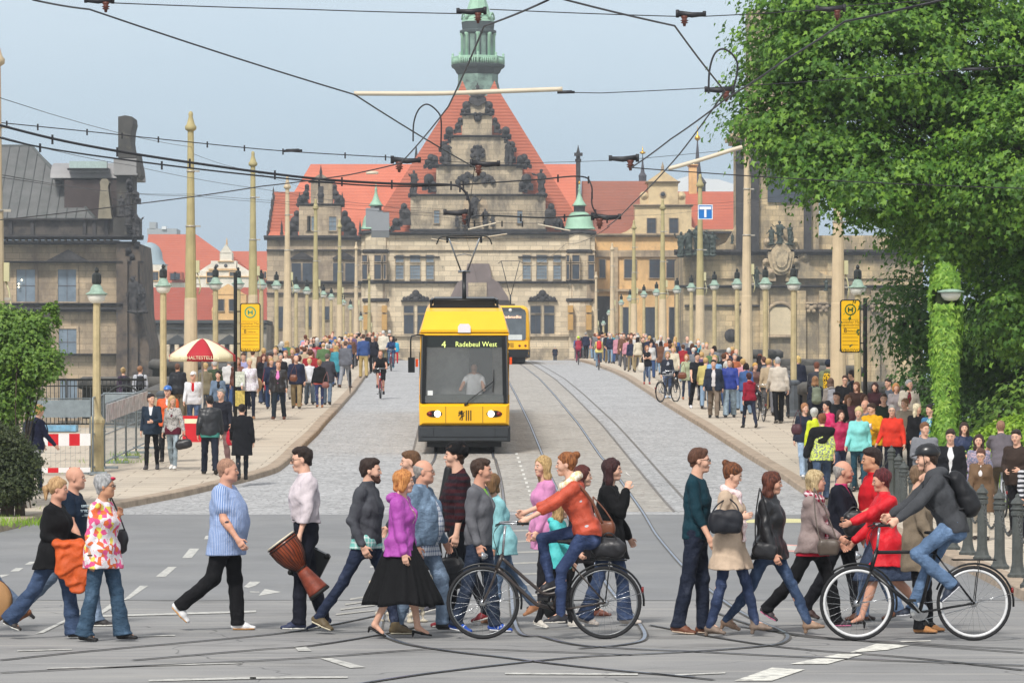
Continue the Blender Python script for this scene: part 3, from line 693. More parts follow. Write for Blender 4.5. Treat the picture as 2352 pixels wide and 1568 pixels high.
sheet('seam_band',ys[1:],lambda Y:rx(2.95,Y),lambda Y:rx(3.30,Y),.006,M_COB,2)
def pave(name,side):
    b=MB(); YA=np.arange(30 if side>0 else 62,520,1.0); vs=[];fs=[]
    for Y in YA:
        k=kl(Y)-.28 if side<0 else kr(Y)+.28
        out=(-60 if Y<112 else lampL(Y)-1.0) if side<0 else (60 if Y<112 else lampR(Y)+1.0)
        vs+= [(out,Y,zr(Y)+.13),(k,Y,zr(Y)+.13)]
    for j in range(len(YA)-1): q=2*j; fs.append((q,q+1,q+3,q+2) if side<0 else (q,q+2,q+3,q+1))
    b.smooth=True; b.add(vs,fs); tag(b.build(name,M_SLAB),kind='structure')
    b=MB(); vs=[];fs=[]
    for Y in YA:
        k=kl(Y) if side<0 else kr(Y); s=side
        vs+=[(k,Y,zr(Y)-.02),(k+s*.02,Y,zr(Y)+.115),(k+s*.05,Y,zr(Y)+.137),(k+s*.30,Y,zr(Y)+.137),(k+s*.30,Y,zr(Y))]
    for j in range(len(YA)-1):
        for i in range(4): q=5*j+i; fs.append((q,q+1,q+6,q+5))
    b.add(vs,fs,False); tag(b.build('kerb_left' if side<0 else 'kerb_right',M_KERB),kind='structure')
pave('pavement_left',-1); pave('pavement_right',1)
def strip(b,pts,w,dz):
    pts=[Vector(p) for p in pts]; vs=[];fs=[]
    for i,p in enumerate(pts):
        d=(pts[min(i+1,len(pts)-1)]-pts[max(i-1,0)]); n=Vector((-d.y,d.x,0)).normalized()*w*.5
        z=zr(p.y)+dz; vs+=[(p.x-n.x,p.y-n.y,z),(p.x+n.x,p.y+n.y,z)]
    for i in range(len(pts)-1): fs.append((2*i,2*i+2,2*i+3,2*i+1)[::-1])
    b.add(vs,fs)
def dense(pts,n=10):
    out=[]; pts=[Vector(p) for p in pts]
    for i in range(len(pts)-1):
        p0=pts[max(i-1,0)];p1=pts[i];p2=pts[i+1];p3=pts[min(i+2,len(pts)-1)]
        for k in range(n):
            t=k/n; out.append(.5*((2*p1)+(p2-p0)*t+(2*p0-5*p1+4*p2-p3)*t*t+(3*p1-p0-3*p2+p3)*t*t*t))
    out.append(pts[-1]); return out
def rail(pts,steel=True,w=.036):
    b=MB(); pp=dense(pts,8)
    strip(b,pp,w*2.1,.010)
    b.mi=1; strip(b,pp,w,.014)
    o=b.build('tram_rail',[M_GROOVE,M_RAIL if steel else plain((92,92,98),.4,.2,6,metal=.5,name='rail_worn')]); tag(o,kind='structure')
for pr in TR:
    for x in pr:
        far=[(rx(x,Y),Y,0) for Y in (330,280,230,180,140,115,99)]
        if x==2.22: near=[G(1400,1070),G(1470,1167),G(1511,1233),G(1575,1307),G(1655,1375),G(1723,1418),G(1790,1447),G(1809,1461),G(1800,1474),G(1766,1483),G(1637,1494),G(1493,1502),G(1300,1512),G(1000,1545),G(800,1575)]
        elif x==.77: near=[G(1258,1080),G(1290,1150),G(1345,1262),G(1400,1352),G(1458,1420),G(1481,1463),G(1440,1480),G(1330,1490)]
        elif x==-.48: near=[G(1139,1060),G(1156,1142),G(1171,1316),G(1186,1441),G(1247,1463),G(1330,1482),G(1458,1491),G(1593,1497),G(1900,1512),G(2352,1529)]
        else: near=[G(985,1080),G(952,1180),G(905,1320),G(874,1432),G(880,1457),G(933,1479),G(1041,1497),G(1162,1511),G(1247,1522),G(1402,1539),G(1593,1556)]
        rail([Vector(p) for p in far]+near)
for pl in ([(0,1517),(215,1495),(588,1461),(720,1443),(860,1415),(950,1390)],[(305,1517),(588,1493),(718,1483),(872,1458),(960,1440)],[(0,1546),(260,1533),(700,1512),(1005,1491),(1247,1497),(1450,1505)],
           [(1493,1436),(1637,1463),(1766,1483),(1881,1495),(2100,1512),(2352,1540)],[(1700,1440),(1919,1467),(2352,1500)],[(1493,1547),(1640,1562)],[(1600,1390),(1800,1455),(2100,1478),(2352,1492)]):
    rail([G(*p) for p in pl],False,.028)
mk=0
def mark(name,polys,mat=M_WHITE,kind='structure'):
    b=MB()
    for q in polys: b.add([tuple(G(*p)+Vector((0,0,.0075))) for p in q],[tuple(range(len(q)))[::-1]])
    bmx=b.build(name,mat); tag(bmx,kind=kind)
    return bmx
def z1(x,y): return (.3592*x,1005+.3592*y)
def z2(x,y): return (574+.3592*x,1005+.3592*y)
def z4(x,y): return (1493+.3592*x,1005+.3592*y)
def z5(x,y): return (1780+.3662*x,976+.3662*y)
Q=[[z1(1165,770),z1(1225,770),z1(1275,710),z1(1212,710)],[z1(995,890),z1(1058,890),z1(1130,827),z1(1075,827)],[z1(785,1042),z1(830,1030),z1(948,948),z1(895,948)],[z1(605,1140),z1(640,1135),z1(790,1045),z1(730,1045)],[z1(225,1256),z1(275,1250),z1(600,1090),z1(560,1095)],
 [z1(-60,900),z1(0,898),z1(62,876),z1(5,878)],[z1(65,857),z1(120,855),z1(150,834),z1(100,834)],[z1(158,812),z1(200,812),z1(232,794),z1(190,794)],[z1(1305,650),z1(1335,650),z1(1350,625),z1(1315,628)]]
mark('lane_dashes',Q)
mark('stop_line',[[z1(600,1148),z1(600,1138),z1(1637,1106),z1(1637,1118)]])
mark('thin_line',[[z1(110,1368),z1(110,1362),z1(460,1352),z1(460,1357)],[z1(780,1276),z1(780,1270),z1(1120,1262),z1(1120,1268)],[z1(950,1560),z1(950,1550),z1(1637,1530),z1(1637,1544)],[z2(0,1544),z2(0,1533),z2(625,1527),z2(625,1538)],[z1(300,1480),z1(300,1474),z1(1550,1440),z1(1550,1445)]])
mark('lane_arrow',[[z2(0,990),z2(0,984),z2(60,986),z2(60,992)],[z2(55,1012),z2(95,968),z2(200,988)],[z2(190,710),z2(215,638),z2(270,636),z2(265,712)],[z2(-40,955),z2(0,922),z2(68,922),z2(40,945),z2(-10,962)]])
mark('worn_marking',[[z2(280,1335),z2(350,1332),z2(395,1364),z2(310,1366)],[z2(448,1412),z2(520,1410),z2(600,1432),z2(560,1448)],[z2(556,1447),z2(600,1431),z2(742,1470),z2(640,1474)]])
Q=[]
for i in range(7):
    y=640+i*66; Q.append([(1005+.3777*(430+i*6),976+.3777*y),(1005+.3777*(430+i*6),976+.3777*(y+9)),(1005+.3777*(650+i*4),976+.3777*(y+2)),(1005+.3777*(650+i*4),976+.3777*(y-7))])
for i in range(4): Q.append([z2(640-i*30,1030+i*32),z2(640-i*30,1040+i*32),z2(800,1012+i*32),z2(800,1004+i*32)])
mark('worn_zebra_lines',Q,plain((180,177,168),.8,.15,9,name='worn_paint',dirt=((142,140,135),10,.42)))
mark('white_line',[[(1160,1545),(1160,1549),(1465,1551),(1465,1547)],[(1550,1549),(1550,1552),(1666,1547),(1666,1544)],[(850,1300),(850,1304),(1080,1300),(1080,1297)]])
mark('hatched_marking',[[z5(95,1500),z5(330,1500),z5(555,1438),z5(400,1436)],[z5(460,1430),z5(700,1412),z5(850,1382),z5(640,1372)],[z4(540,1556),z4(780,1556),z4(990,1484),z4(780,1472)],[z5(780,1362),z5(980,1358),z5(975,1352),z5(790,1356)]],plain((222,220,210),.7,.1,9,name='worn_white',dirt=((142,141,137),6,.46)))
mark('coloured_band',[[z4(600,538),z4(600,545),z4(970,545),z4(970,520),z4(780,516),z4(640,524)]],plain((206,200,150),.8,.1,4,name='chalk_yellow'))
mark('warning_triangle',[[z4(810,680),z4(1000,690),z4(1040,735),z4(850,728)]],plain((214,160,150),.8,.1,4,name='paint_red'))
b=MB();
for q in ([z4(845,690),z4(985,697),z4(1005,725),z4(875,721)],): b.add([tuple(G(*p)+Vector((0,0,.0105))) for p in q],[(3,2,1,0)])
tag(b.build('triangle_field',M_WHITE),kind='structure')
Q=[]
for i in range(16):
    v=1040+i*9.5; u=1178+(v-1000)*.34-8; Q.append([(u,v),(u,v+4),(u+6,v+4),(u+6,v)])
mark('dotted_line',Q,plain((214,212,205),.8,.1,8,name='worn_dots'))
# -- parapet
M_STONE_D=plain((92,90,86),.9,.25,1.2,bump=.4,name='weathered_stone',dirt=((50,50,52),1.5,.5))
M_STONE_L=plain((176,160,134),.9,.25,1.2,bump=.4,name='sandstone',dirt=((96,90,82),1.6,.55))
for side in (-1,1):
    e=empty('bridge_parapet',(0,0,0),0,'long dark stone parapet along the %s edge of the bridge'%('left' if side<0 else 'right'),'parapet','stone parapets of the bridge')
    lx=lampL if side<0 else lampR; YA=list(np.arange(112 if side<0 else 106,470,2.0))
    def run(off0,off1,h0,h1,name,m):
        b=MB(); vs=[];fs=[]
        for Y in YA:
            x=lx(Y); z=zr(Y)+.13
            vs+=[(x+side*off0,Y,z+h0),(x+side*off0,Y,z+h1),(x+side*off1,Y,z+h1),(x+side*off1,Y,z+h0)]
        n=len(YA)
        for j in range(n-1):
            for i in range(4): q=4*j; a,c=q+i,q+(i+1)%4; fs.append((a,c,c+4,a+4) if side>0 else (a,a+4,c+4,c))
        fs.append((0,3,2,1)); fs.append((4*n-4,4*n-3,4*n-2,4*n-1)); b.add(vs,fs,False); b.build(name,m,e)
    run(.35,.75,0,.85,'wall',M_STONE_L); run(.28,.82,.85,1.06,'coping',M_STONE_D); run(.30,.80,.0,.2,'base_course',M_STONE_D)
    for Y in ((122,150) if side<0 else (116,138,150,176)):      # round bays
        b=MB(); x=lx(Y)+side*1.6; b.lathe((x,Y,zr(Y)),[(1.9,0),(1.9,.9),(2.05,.95),(2.05,1.2),(1.9,1.3)],20); b.build('refuge_bay',M_STONE_D,e)
    b=MB();
    vs=[];fs=[]
    for Y in YA: x=lx(Y); vs+=[(x+side*.9,Y,zr(Y)+.1),(x+side*.9,Y,-6.5)]
    for j in range(len(YA)-1): q=2*j; fs.append((q,q+1,q+3,q+2) if side>0 else (q,q+2,q+3,q+1))
    b.add(vs,fs,False); b.build('bridge_side',M_STONE_L,e)
# -- lamps
M_POST=plain((186,170,130),.75,.15,2.5,bump=.15,name='post_concrete',dirt=((158,142,100),2,.55)); M_COPPER=plain((146,170,154),.6,.2,6,name='patina',dirt=((90,110,100),7,.56))
M_OPAL=plain((226,224,214),.25,.03,3,spec=.5,name='opal_glass'); M_IRON=plain((44,48,48),.5,.2,5,name='dark_iron'); M_PLINTH=plain((84,90,96),.8,.2,3,name='plinth')
def lamp_proto(near):
    e=empty('street_lamp',(0,0,0),0,'x','street lamp')
    b=MB(); o8=PI/8
    if near: b.lathe((0,0,0),[(.19,0),(.19,.05),(.165,.1),(.155,1.0),(.17,1.1),(.19,1.14),(.19,1.2),(.12,1.28),(.095,1.35),(.082,3.9)],8,smooth=False); b.build('post',M_POST,e)
    else:
        b.lathe((0,0,0),[(.10,0),(.10,.5),(.088,3.9)],8,smooth=False); b.build('post',M_POST,e)
        b=MB(); b.lathe((0,0,0),[(.24,0),(.24,.12),(.19,.2),(.17,.95),(.20,1.0),(.20,1.06),(.12,1.12)],8,smooth=False); b.build('plinth',M_PLINTH,e)
    b=MB(); b.lathe((0,0,3.84),[(.03,0),(.12,.015),(.18,.07),(.205,.15),(.21,.2)],20); b.build('globe',M_OPAL,e)
    b=MB(); b.lathe((0,0,4.04),[(.20,0),(.245,.0),(.25,.025),(.19,.055),(.15,.09),(.13,.16),(.09,.22),(.075,.24)],20); s=b.build('shade',M_COPPER,e)
    b=MB(); b.lathe((0,0,4.27),[(.07,0),(.10,.02),(.11,.06),(.105,.22),(.07,.26),(.035,.28),(.055,.32),(.04,.37),(.0,.40)],8,smooth=False); b.build('finial',M_IRON,s)
    return e
LP=[lamp_proto(True),lamp_proto(False)]; _lused=[False,False]
def lamp(u,Y,side,label,near=0,x=None,sc_=1.0,dz=.13):
    i=0 if near else 1
    o=LP[i] if not _lused[i] else copy_tree(LP[i]); _lused[i]=True
    X=(u-1176)*Y/F; o.location=(X,Y,zr(Y)+dz); o['label']=label; o['group']='bridge lamps along the %s pavement'%('left' if side<0 else 'right'); o.scale=(sc_,)*3; return o
lamp(222,89,-1,'nearest left street lamp beside the construction fence, green shade over a white globe',1)
lamp(375,110,-1,'street lamp rising behind the red and cream parasol')
lamp(495,131,-1,'street lamp just left of the left yellow stop sign')
lamp(547,144,-1,'street lamp directly behind the black post of the left yellow stop sign')
for i,(u,Y) in enumerate(((600,160),(635,174),(680,196),(705,210),(743,238),(761,254),(789,284),(805,302),(829,334))):
    lamp(u,Y,-1,['street lamp peeking out right of the left yellow stop sign','%s small street lamp of the left bridge row counted from the stop sign'][i>0].replace('%s',('','first','second','third','fourth','fifth','sixth','seventh','last')[i]))
lamp(1970,105,1,'street lamp with dark shade rising behind the right yellow stop sign',1)
for i,(u,Y) in enumerate(((1823,120),(1758,136),(1693,154),(1641,172),(1588,188),(1555,202),(1508,222),(1479,238),(1447,262),(1427,284),(1399,318),(1386,345))):
    lamp(u,Y,1,'%s street lamp of the right bridge row counted leftward from the right stop sign'%('first','second','third','fourth','fifth','sixth','seventh','eighth','ninth','tenth','eleventh','last')[i])
# -- overhead line masts
M_MAST=plain((204,184,152),.8,.12,1.2,bump=.1,name='mast_concrete'); M_MASTG=plain((176,164,120),.8,.15,1.2,name='mast_mossy'); M_BAND=plain((176,170,158),.5,.1,4,metal=.3,name='steel_band')
def mast(u,Y,label,H=9.4,green=False,dark=True,sc_=1.0):
    X=(u-1176)*Y/F; e=empty('catenary_mast',(X,Y,zr(Y)+.13),0,label,'mast','overhead line masts of the bridge')
    b=MB(); b.lathe((0,0,0),[(.24,.9 if dark else 0),(.19,3.6),(.18,3.62)],12,smooth=False); b.build('lower_shaft',M_MAST,e)
    b=MB(); b.lathe((0,0,3.62),[(.18,0),(.145,H*.62-3.62),(.13,H*.62-3.60),(.095,H-4.3),(.09,H-4.22)],12,smooth=False); b.build('upper_shaft',M_MASTG if green else M_MAST,e)
    b=MB(); b.lathe((0,0,H-.62),[(.10,0),(.17,.05),(.18,.14),(.13,.2),(.10,.3),(.06,.45),(.075,.5),(.06,.58),(.0,.62)],12); b.build('finial',M_MASTG if green else M_MAST,e)
    for h in (H*.43,H*.62,H*.8):
        b=MB(); r=.195 if h<4 else .16 if h<6.2 else .13; b.lathe((0,0,h),[(r,0),(r,.05)],12); b.box((r-.02,-.03,-.0+h),(r+.14,.03,h+.05)); b.build('band',M_BAND,e)
    if dark: b=MB(); b.lathe((0,0,0),[(.62,0),(.62,.25),(.5,.35),(.47,.7),(.56,.78),(.56,.9),(.3,.98)],8,smooth=False); b.build('pedestal',M_STONE_D,e)
    b=MB(); b.box((.16,-.08,H*.47),(.27,.08,H*.47+.38)); b.tube([(.2,0,H*.47),(.26,0,H*.45),(.3,0,H*.42),(.25,0,H*.40)],.02,6); b.build('junction_box',plain((196,190,150),.6,.05,name='box_cream'),e)
    return e
for i,(u,Y,g) in enumerate(((-9,79,0),(438,120,1),(581,156,1),(660,187,0),(725,222,1),(780,262,1),(818,308,0),(848,362,1))):
    mast(u,Y,('overhead line mast cut off by the left picture edge','tallest overhead line mast on the left pavement, behind the parasol','second tallest mossy mast, standing right of the left stop sign','pale overhead line mast in front of the left end of the castle','mossy topped mast in front of the small left gable','mast between the small left gable and the oriel tower','slim pale mast in front of the left oriel tower','smallest farthest mast of the left row')[i],9.35,bool(g),i>1)
for i,(u,Y) in enumerate(((1925,107),(1715,143),(1608,177),(1522,214),(1456,256),(1406,304),(1369,355))):
    mast(u,Y,('thick mast half hidden by the tree beside the right stop sign','tall pale mast right of the blue T sign with white clouds behind','mast carrying the blue T sign','mast in front of the ochre gable with the round window','slim mast left of the ochre gabled facade','thin mast in front of the right castle corner','farthest mast of the right row')[i],9.35 if i<2 else 9.1,i in(2,3,4),i>0)
# -- signs
M_SY=plain((238,186,20),.45,.06,2,name='sign_yellow'); M_BLK=plain((24,26,26),.5,.1,4,name='black_paint'); M_SG=plain((30,130,90),.5,.05,name='sign_green'); M_TXT=plain((140,104,20),.6,.05,name='sign_text')
def rrect(x0,z0,x1,z1,r,n=5):
    out=[]
    for cx,cz,a0 in ((x1-r,z1-r,0),(x0+r,z1-r,90),(x0+r,z0+r,180),(x1-r,z0+r,270)):
        for i in range(n+1): a=R(a0+90*i/n); out.append((cx+r*math.cos(a),cz+r*math.sin(a)))
    return out
def ring(b,c,r0,r1,y0,y1,n=28,a0=0,a1=2*PI):
    vs=[];fs=[]; m=n if abs(a1-a0-2*PI)<1e-6 else n+1
    for i in range(m):
        a=a0+(a1-a0)*i/n
        for r in (r0,r1):
            for y in (y0,y1): vs.append((c[0]+r*math.cos(a),y,c[1]+r*math.sin(a)))
    for i in range(n):
        p,q=4*i,4*((i+1)%m)
        fs+= [(p,q,q+2,p+2),(p+1,p+3,q+3,q+1),(p+2,q+2,q+3,p+3),(p,p+1,q+1,q)]
    b.add(vs,fs,False)
def stop_sign(ub,vt,vb,Y,label,postv,green,side):
    w=.60; X=(ub-1176)*Y/F; zt=2.5+(901-vt)*Y/F; zb=2.5+(901-vb)*Y/F; zg=zr(Y)+.13; Hh=zt-zb; hw=23.5*Y/F
    e=empty('tram_stop_sign',(X+hw+.12 if side>0 else X-hw-.14,Y,zg),0,label,'stop sign','yellow tram stop signs'); px=X-(e.location.x)
    b=MB(); tp=2.5+(901-postv)*Y/F-zg; b.lathe((0,0,0),[(.055,0),(.055,tp),(.05,tp+.02)],10);
    for z in (zb-zg+.25,zt-zg-.25): b.tube([(0,0,z),(px-math.copysign(hw,px),0,z)],.02,6)
    b.build('post',M_BLK,e)
    z0,z1=zb-zg,zt-zg
    b=MB(); b.prism(rrect(px-hw,z0,px+hw,z1,.07),'y',-.03,.03); fr=b.build('frame',M_BLK,e)
    b=MB(); b.prism(rrect(px-hw+.03,z0+.03,px+hw-.03,z1-.03,.05),'y',-.036,-.031); b.build('panel',M_SY,fr)
    b=MB(); cz=z1-Hh*.19; r=hw*.56; ring(b,(px,cz),r*.80,r,-.042,-.037);
    for s in(-1,1): b.box((px+s*r*.33-.018*(1),-.042,cz-r*.42),(px+s*r*.33+.018,-.037,cz+r*.42))
    b.box((px-r*.33,-.042,cz-.02),(px+r*.33,-.037,cz+.02)); b.build('stop_symbol',plain(green,.5,.05,name='stop_green'),fr)
    M=M_TXT
    for zz,tx,sz in ((.42,'Neustädter Markt',.095),(.475,'Augustusbrücke',.085)): text_mesh(tx,sz,M,(px,-.038,z1-Hh*zz),parent=fr,ext=.002)
    text_mesh('8',.17,M_BLK,(px-hw*.5,-.038,z1-Hh*.585),parent=fr,ext=.002); text_mesh('Hellerau',.075,M,(px+hw*.15,-.038,z1-Hh*.59),parent=fr,ext=.002)
    b=MB()
    for zz in (.375,.53,.64,.71,.78,.85): b.box((px-hw+.06,-.040,z1-Hh*zz-.005),(px+hw-.06,-.037,z1-Hh*zz+.005))
    b.build('rule_lines',M,fr)
    text_mesh('DVBAG',.10,M_BLK,(px-hw*.45,-.038,z0+Hh*.045),parent=fr,ext=.002); text_mesh('VVO',.10,M_BLK,(px+hw*.55,-.038,z0+Hh*.045),parent=fr,ext=.002)
    return e
s=stop_sign(575,696,808,117,'yellow tram stop sign with green H on the left pavement',627,(30,150,120),-1)
b=MB(); z=zr(117); b.box((-.0,-.06,1.0),(.28,-.03,1.45)); b.build('notice_upper',plain((200,205,190),.5,.3,14,name='notice'),s)
b=MB(); b.box((-.0,-.06,.42),(.28,-.03,.88)); b.build('notice_lower',plain((196,176,90),.5,.3,14,name='notice2'),s)
stop_sign(1953,688,810,101,'yellow tram stop sign with dark green H on the right pavement',686,(40,92,40),1)
Y=176.2; c=P(1620,487,Y); e=empty('no_through_road_sign',c,0,'square blue sign with white T hung from the overhead wires','road sign'); hw=17*Y/F
b=MB(); b.prism(rrect(-hw,-hw,hw,hw,.03),'y',-.02,.02); b.build('board',plain((214,226,236),.4,.03,name='sign_white'),e)
b=MB(); b.prism(rrect(-hw+.04,-hw+.04,hw-.04,hw-.04,.02),'y',-.025,-.021); b.build('blue_field',plain((20,112,190),.4,.03,name='sign_blue'),e)
b=MB(); b.box((-hw*.28-.17,-.031,hw*.35),(hw*.28+.17,-.026,hw*.72)); b.box((-hw*.15,-.031,-hw*.72),(hw*.15,-.026,hw*.345)); b.build('symbol',plain((236,238,240),.4,.02,name='sign_white2'),e)
for (u0,v0,u1,v1,Y,l) in ((840,478,871,522,150,'grey back of a small square sign hung behind the larger one'),(853,487,894,530,146,'larger grey square sign back hung on the span wire')):
    a=P(u0,v1,Y);c=P(u1,v0,Y); e=empty('hanging_sign',((a.x+c.x)/2,Y,a.z),0,l,'hanging sign'); w=(c.x-a.x)/2; hh=c.z-a.z
    b=MB(); b.box((-w,-.015,0),(w,.015,hh)); b.build('board',plain((150,154,158),.4,.05,2,metal=.4,name='aluminium'),e); b=MB(); b.box((-w*.3,.018,hh*.8),(w*.3,.05,hh*1.08)); b.box((-w,-.03,-.25),(w,.03,-.02)) if Y<148 else None; b.build('bracket',plain((110,114,116),.5,.05,name='bracket'),e)
# -- bollards and chains (right)
M_BOL=plain((74,78,76),.6,.2,8,name='bollard_iron',dirt=((104,106,100),10,.6))
def bollard_proto():
    e=empty('bollard',(0,0,0),0,'x','bollard','iron bollards linked by chains')
    b=MB(); b.lathe((0,0,0),[(.13,0),(.13,.04),(.10,.07),(.085,.12),(.072,.2),(.066,.78),(.085,.80),(.085,.84),(.07,.86),(.07,.93),(.09,.95),(.075,.985),(.03,1.03),(.025,1.06),(.0,1.08)],10,smooth=False); b.build('post',M_BOL,e)
    b=MB(); b.lathe((0,0,.86),[(.078,0),(.095,.02),(.078,.04)],10); b.build('collar',M_BOL,e); return e
bp=bollard_proto(); bl=[G(2337,1326,.13),G(2296,1306,.13),G(2256,1285,.13),G(2223,1274,.13),G(2186,1262,.13)]
bl+= [Vector((6.75,63.5,0)),Vector((6.9,67.5,0)),Vector((7.15,71.5,0)),Vector((7.45,75.5,0)),Vector((7.7,79.5,0)),Vector((7.2,82.5,0))]
bl.insert(0,Vector((6.3,47.6,0)))
names=('bollard at the right picture edge nearest the camera','second nearest bollard behind the rear bicycle wheel','third bollard in front of the woman in a brown coat','fourth bollard behind the cyclist\'s seat','fifth bollard beside the cyclist\'s thigh','sixth bollard behind the cyclist','seventh bollard hidden among the waiting people','eighth bollard beside the orange sweater man','ninth bollard beside the yellow hoodie man','tenth bollard behind the dark haired man in red','eleventh bollard behind the man in red','last bollard next to the kerb behind the bald man')
pos=[]
for i,p in enumerate(bl):
    o=bp if i==0 else copy_tree(bp); z=zr(p.y)+.13; o.location=(p.x,p.y,z); o['label']=names[i]; pos.append(Vector((p.x,p.y,z)))
M_CH=plain((92,94,92),.5,.3,30,metal=.4,name='chain')
for i in range(len(pos)-1):
    if i==9: continue
    b=MB(); a=pos[i]+Vector((0,0,.88)); c=pos[i+1]+Vector((0,0,.88)); n=34
    for j in range(n):
        t0,t1=j/n,(j+1)/n; p=lambda t:a.lerp(c,t)-Vector((0,0,.42*4*t*(1-t)*.9)); p0,p1=p(t0),p(t1); d=(p1-p0).normalized(); s_=d.cross(Vector((0,0,1))).normalized(); w=s_ if j%2 else d.cross(s_).normalized(); m=(p0+p1)/2; L=(p1-p0).length*.62
        b.tube([m+d*L*math.cos(k)+w*.018*math.sin(k) for k in [q*PI/3 for q in range(6)]],.006,4,closed=True)
    tag(b.build('chain',M_CH),'hanging iron chain between the %s and %s bollard from the right edge'%(('first','second','third','fourth','fifth','sixth','seventh','eighth','ninth','tenth','eleventh','twelfth')[i],('first','second','third','fourth','fifth','sixth','seventh','eighth','ninth','tenth','eleventh','twelfth')[i+1]),'chain','chains between the bollards')
# -- fences on the left
M_ZINC=plain((140,150,154),.5,.15,5,metal=.3,name='galvanised'); M_RED=plain((196,24,36),.5,.05,name='barrier_red'); M_WH=plain((226,224,222),.5,.05,name='barrier_white')
def mesh_panel(name,a,c,h,label,banner=None,boards=False,group=None,feet=True):
    a=Vector(a);c=Vector(c); e=empty(name,a,0,label,'fence panel',group); d=c-a; L=d.length;
    def pt(t,z): return Vector((d.x*t,d.y*t,d.z*t+z))
    b=MB(); b.tube([pt(0,.05),pt(0,h),pt(1,h),pt(1,.05)],.021,6); b.tube([pt(0,.15),pt(1,.15)],.018,6); b.tube([pt(0,h*.52),pt(1,h*.52)],.014,6); b.build('frame',M_ZINC,e)
    b=MB(); n=int(L/.11)
    for i in range(1,n): b.tube([pt(i/n,.15),pt(i/n,h)],.003,3,cap=False)
    for i in range(1,9): b.tube([pt(0,.15+(h-.15)*i/9),pt(1,.15+(h-.15)*i/9)],.003,3,cap=False)
    b.build('mesh',M_ZINC,e)
    nd=Vector((d.y,-d.x,0)).normalized()
    if nd.y>0: nd=-nd
    if feet:
        for t in (0,1):
            b=MB(); b.obox(pt(t,.03),nd*.32,d.normalized()*.04,(0,0,.025)); b.build('foot',M_ZINC,e)
    def board(z0,z1,nm,m1,m2=None,seg=.21):
        b=MB(); k=max(1,int(L/seg)) if m2 else 1
        for i in range(k):
            b.mi=i%2 if m2 else 0; t0,t1=i/k,(i+1)/k; o=nd*.03
            b.add([pt(t0,z0)+o,pt(t1,z0)+o,pt(t1,z1)+o,pt(t0,z1)+o,pt(t0,z0)+o*1.8,pt(t1,z0)+o*1.8,pt(t1,z1)+o*1.8,pt(t0,z1)+o*1.8],[(4,5,6,7),(3,2,1,0),(0,1,5,4),(2,3,7,6),(1,2,6,5),(3,0,4,7)],False)
        b.build(nm,[m1,m2] if m2 else m1,e)
    if boards: board(.66,.93,'barrier_board',M_RED,M_WH); board(.06,.17,'lower_board',M_RED,M_WH)
    if banner: board(h-.42,h-.03,'top_sheet',banner)
    return e
fa,fb=G(60,1092,.13),G(207,1090,.13)
mesh_panel('construction_fence',fa,fb,1.72,'wire fence panel with red and white striped barrier boards left of the lamp',M_ZINC,True)
f1=G(213,1088,.13); f2=G(335,1030,.13)
M_BAN=plain((196,190,188),.7,.3,4,name='banner_cloth',dirt=((190,130,130),5,.55))
for i in range(5):
    a=f1.lerp(f2,i/5); c=f1.lerp(f2,(i+.97)/5); a.z=zr(a.y)+.13; c.z=zr(c.y)+.13
    mesh_panel('construction_fence',a,c,1.72 if i==0 else 1.5,'%s panel of the receding wire fence counted from the lamp post'%('first','second','third','fourth','fifth')[i],M_BAN if i else None,False,'wire fence panels receding along the pavement')
mesh_panel('construction_fence',G(238,1010,.13)+Vector((0,0,.2)),G(345,1010,.13)+Vector((0,0,.2)),1.05,'low wire fence panel with grey sheet below the two people at the railing',M_ZINC)
e=empty('iron_railing',(0,0,0),0,'dark iron railing with round ornament at the river edge on the left','railing')
b=MB(); Y=111.5; x0,x1=-40,-10.4; z=zr(Y)+.13; b.tube([(x0,Y,z+1.38),(x1,Y,z+1.38)],.035,6); b.tube([(x0,Y,z+.12),(x1,Y,z+.12)],.025,6); b.tube([(x0,Y,z+1.2),(x1,Y,z+1.2)],.018,6)
for i in range(260): x=x0+(x1-x0)*i/260; b.tube([(x,Y,z+.1),(x,Y,z+1.38)],.011 if i%20 else .04,5)
b.build('bars',M_IRON,e)
for cx in (-11.05,-17):
    b=MB()
    for r in (.55,.3,.12): b.tube([(cx+r*math.cos(t),Y-.02,z+.66+r*math.sin(t)) for t in [k*PI/14 for k in range(28)]],.028,6,closed=True)
    b.build('round_ornament',M_IRON,e)
b=MB(); a=G(100,1000); b.box((a.x,a.y-.8,zr(a.y)+.13),(a.x+1.0,a.y-.2,zr(a.y)+.30)); tag(b.build('water_container',plain((120,170,200),.5,.3,3,name='blue_white_plastic')),'low blue and white container on the ground behind the fence','container')
e=empty('market_parasol',(*P(465,900,103)[:2],zr(103)+.13),0,'red and cream parasol with HALTESTELLEN lettering over a ticket stand','parasol')
zp=2.5+(901-777)*103/F-e.location.z; b=MB(); b.lathe((0,0,0),[(.025,0),(.025,zp)],8); b.build('pole',plain((200,196,190),.4,.1,name='parasol_pole'),e)
Rr=78*103/F; rim=2.5+(901-815)*103/F-e.location.z; b=MB(); M_PR=plain((176,34,46),.7,.05,name='parasol_red'); M_PC=plain((232,222,186),.7,.05,name='parasol_cream'); n=8
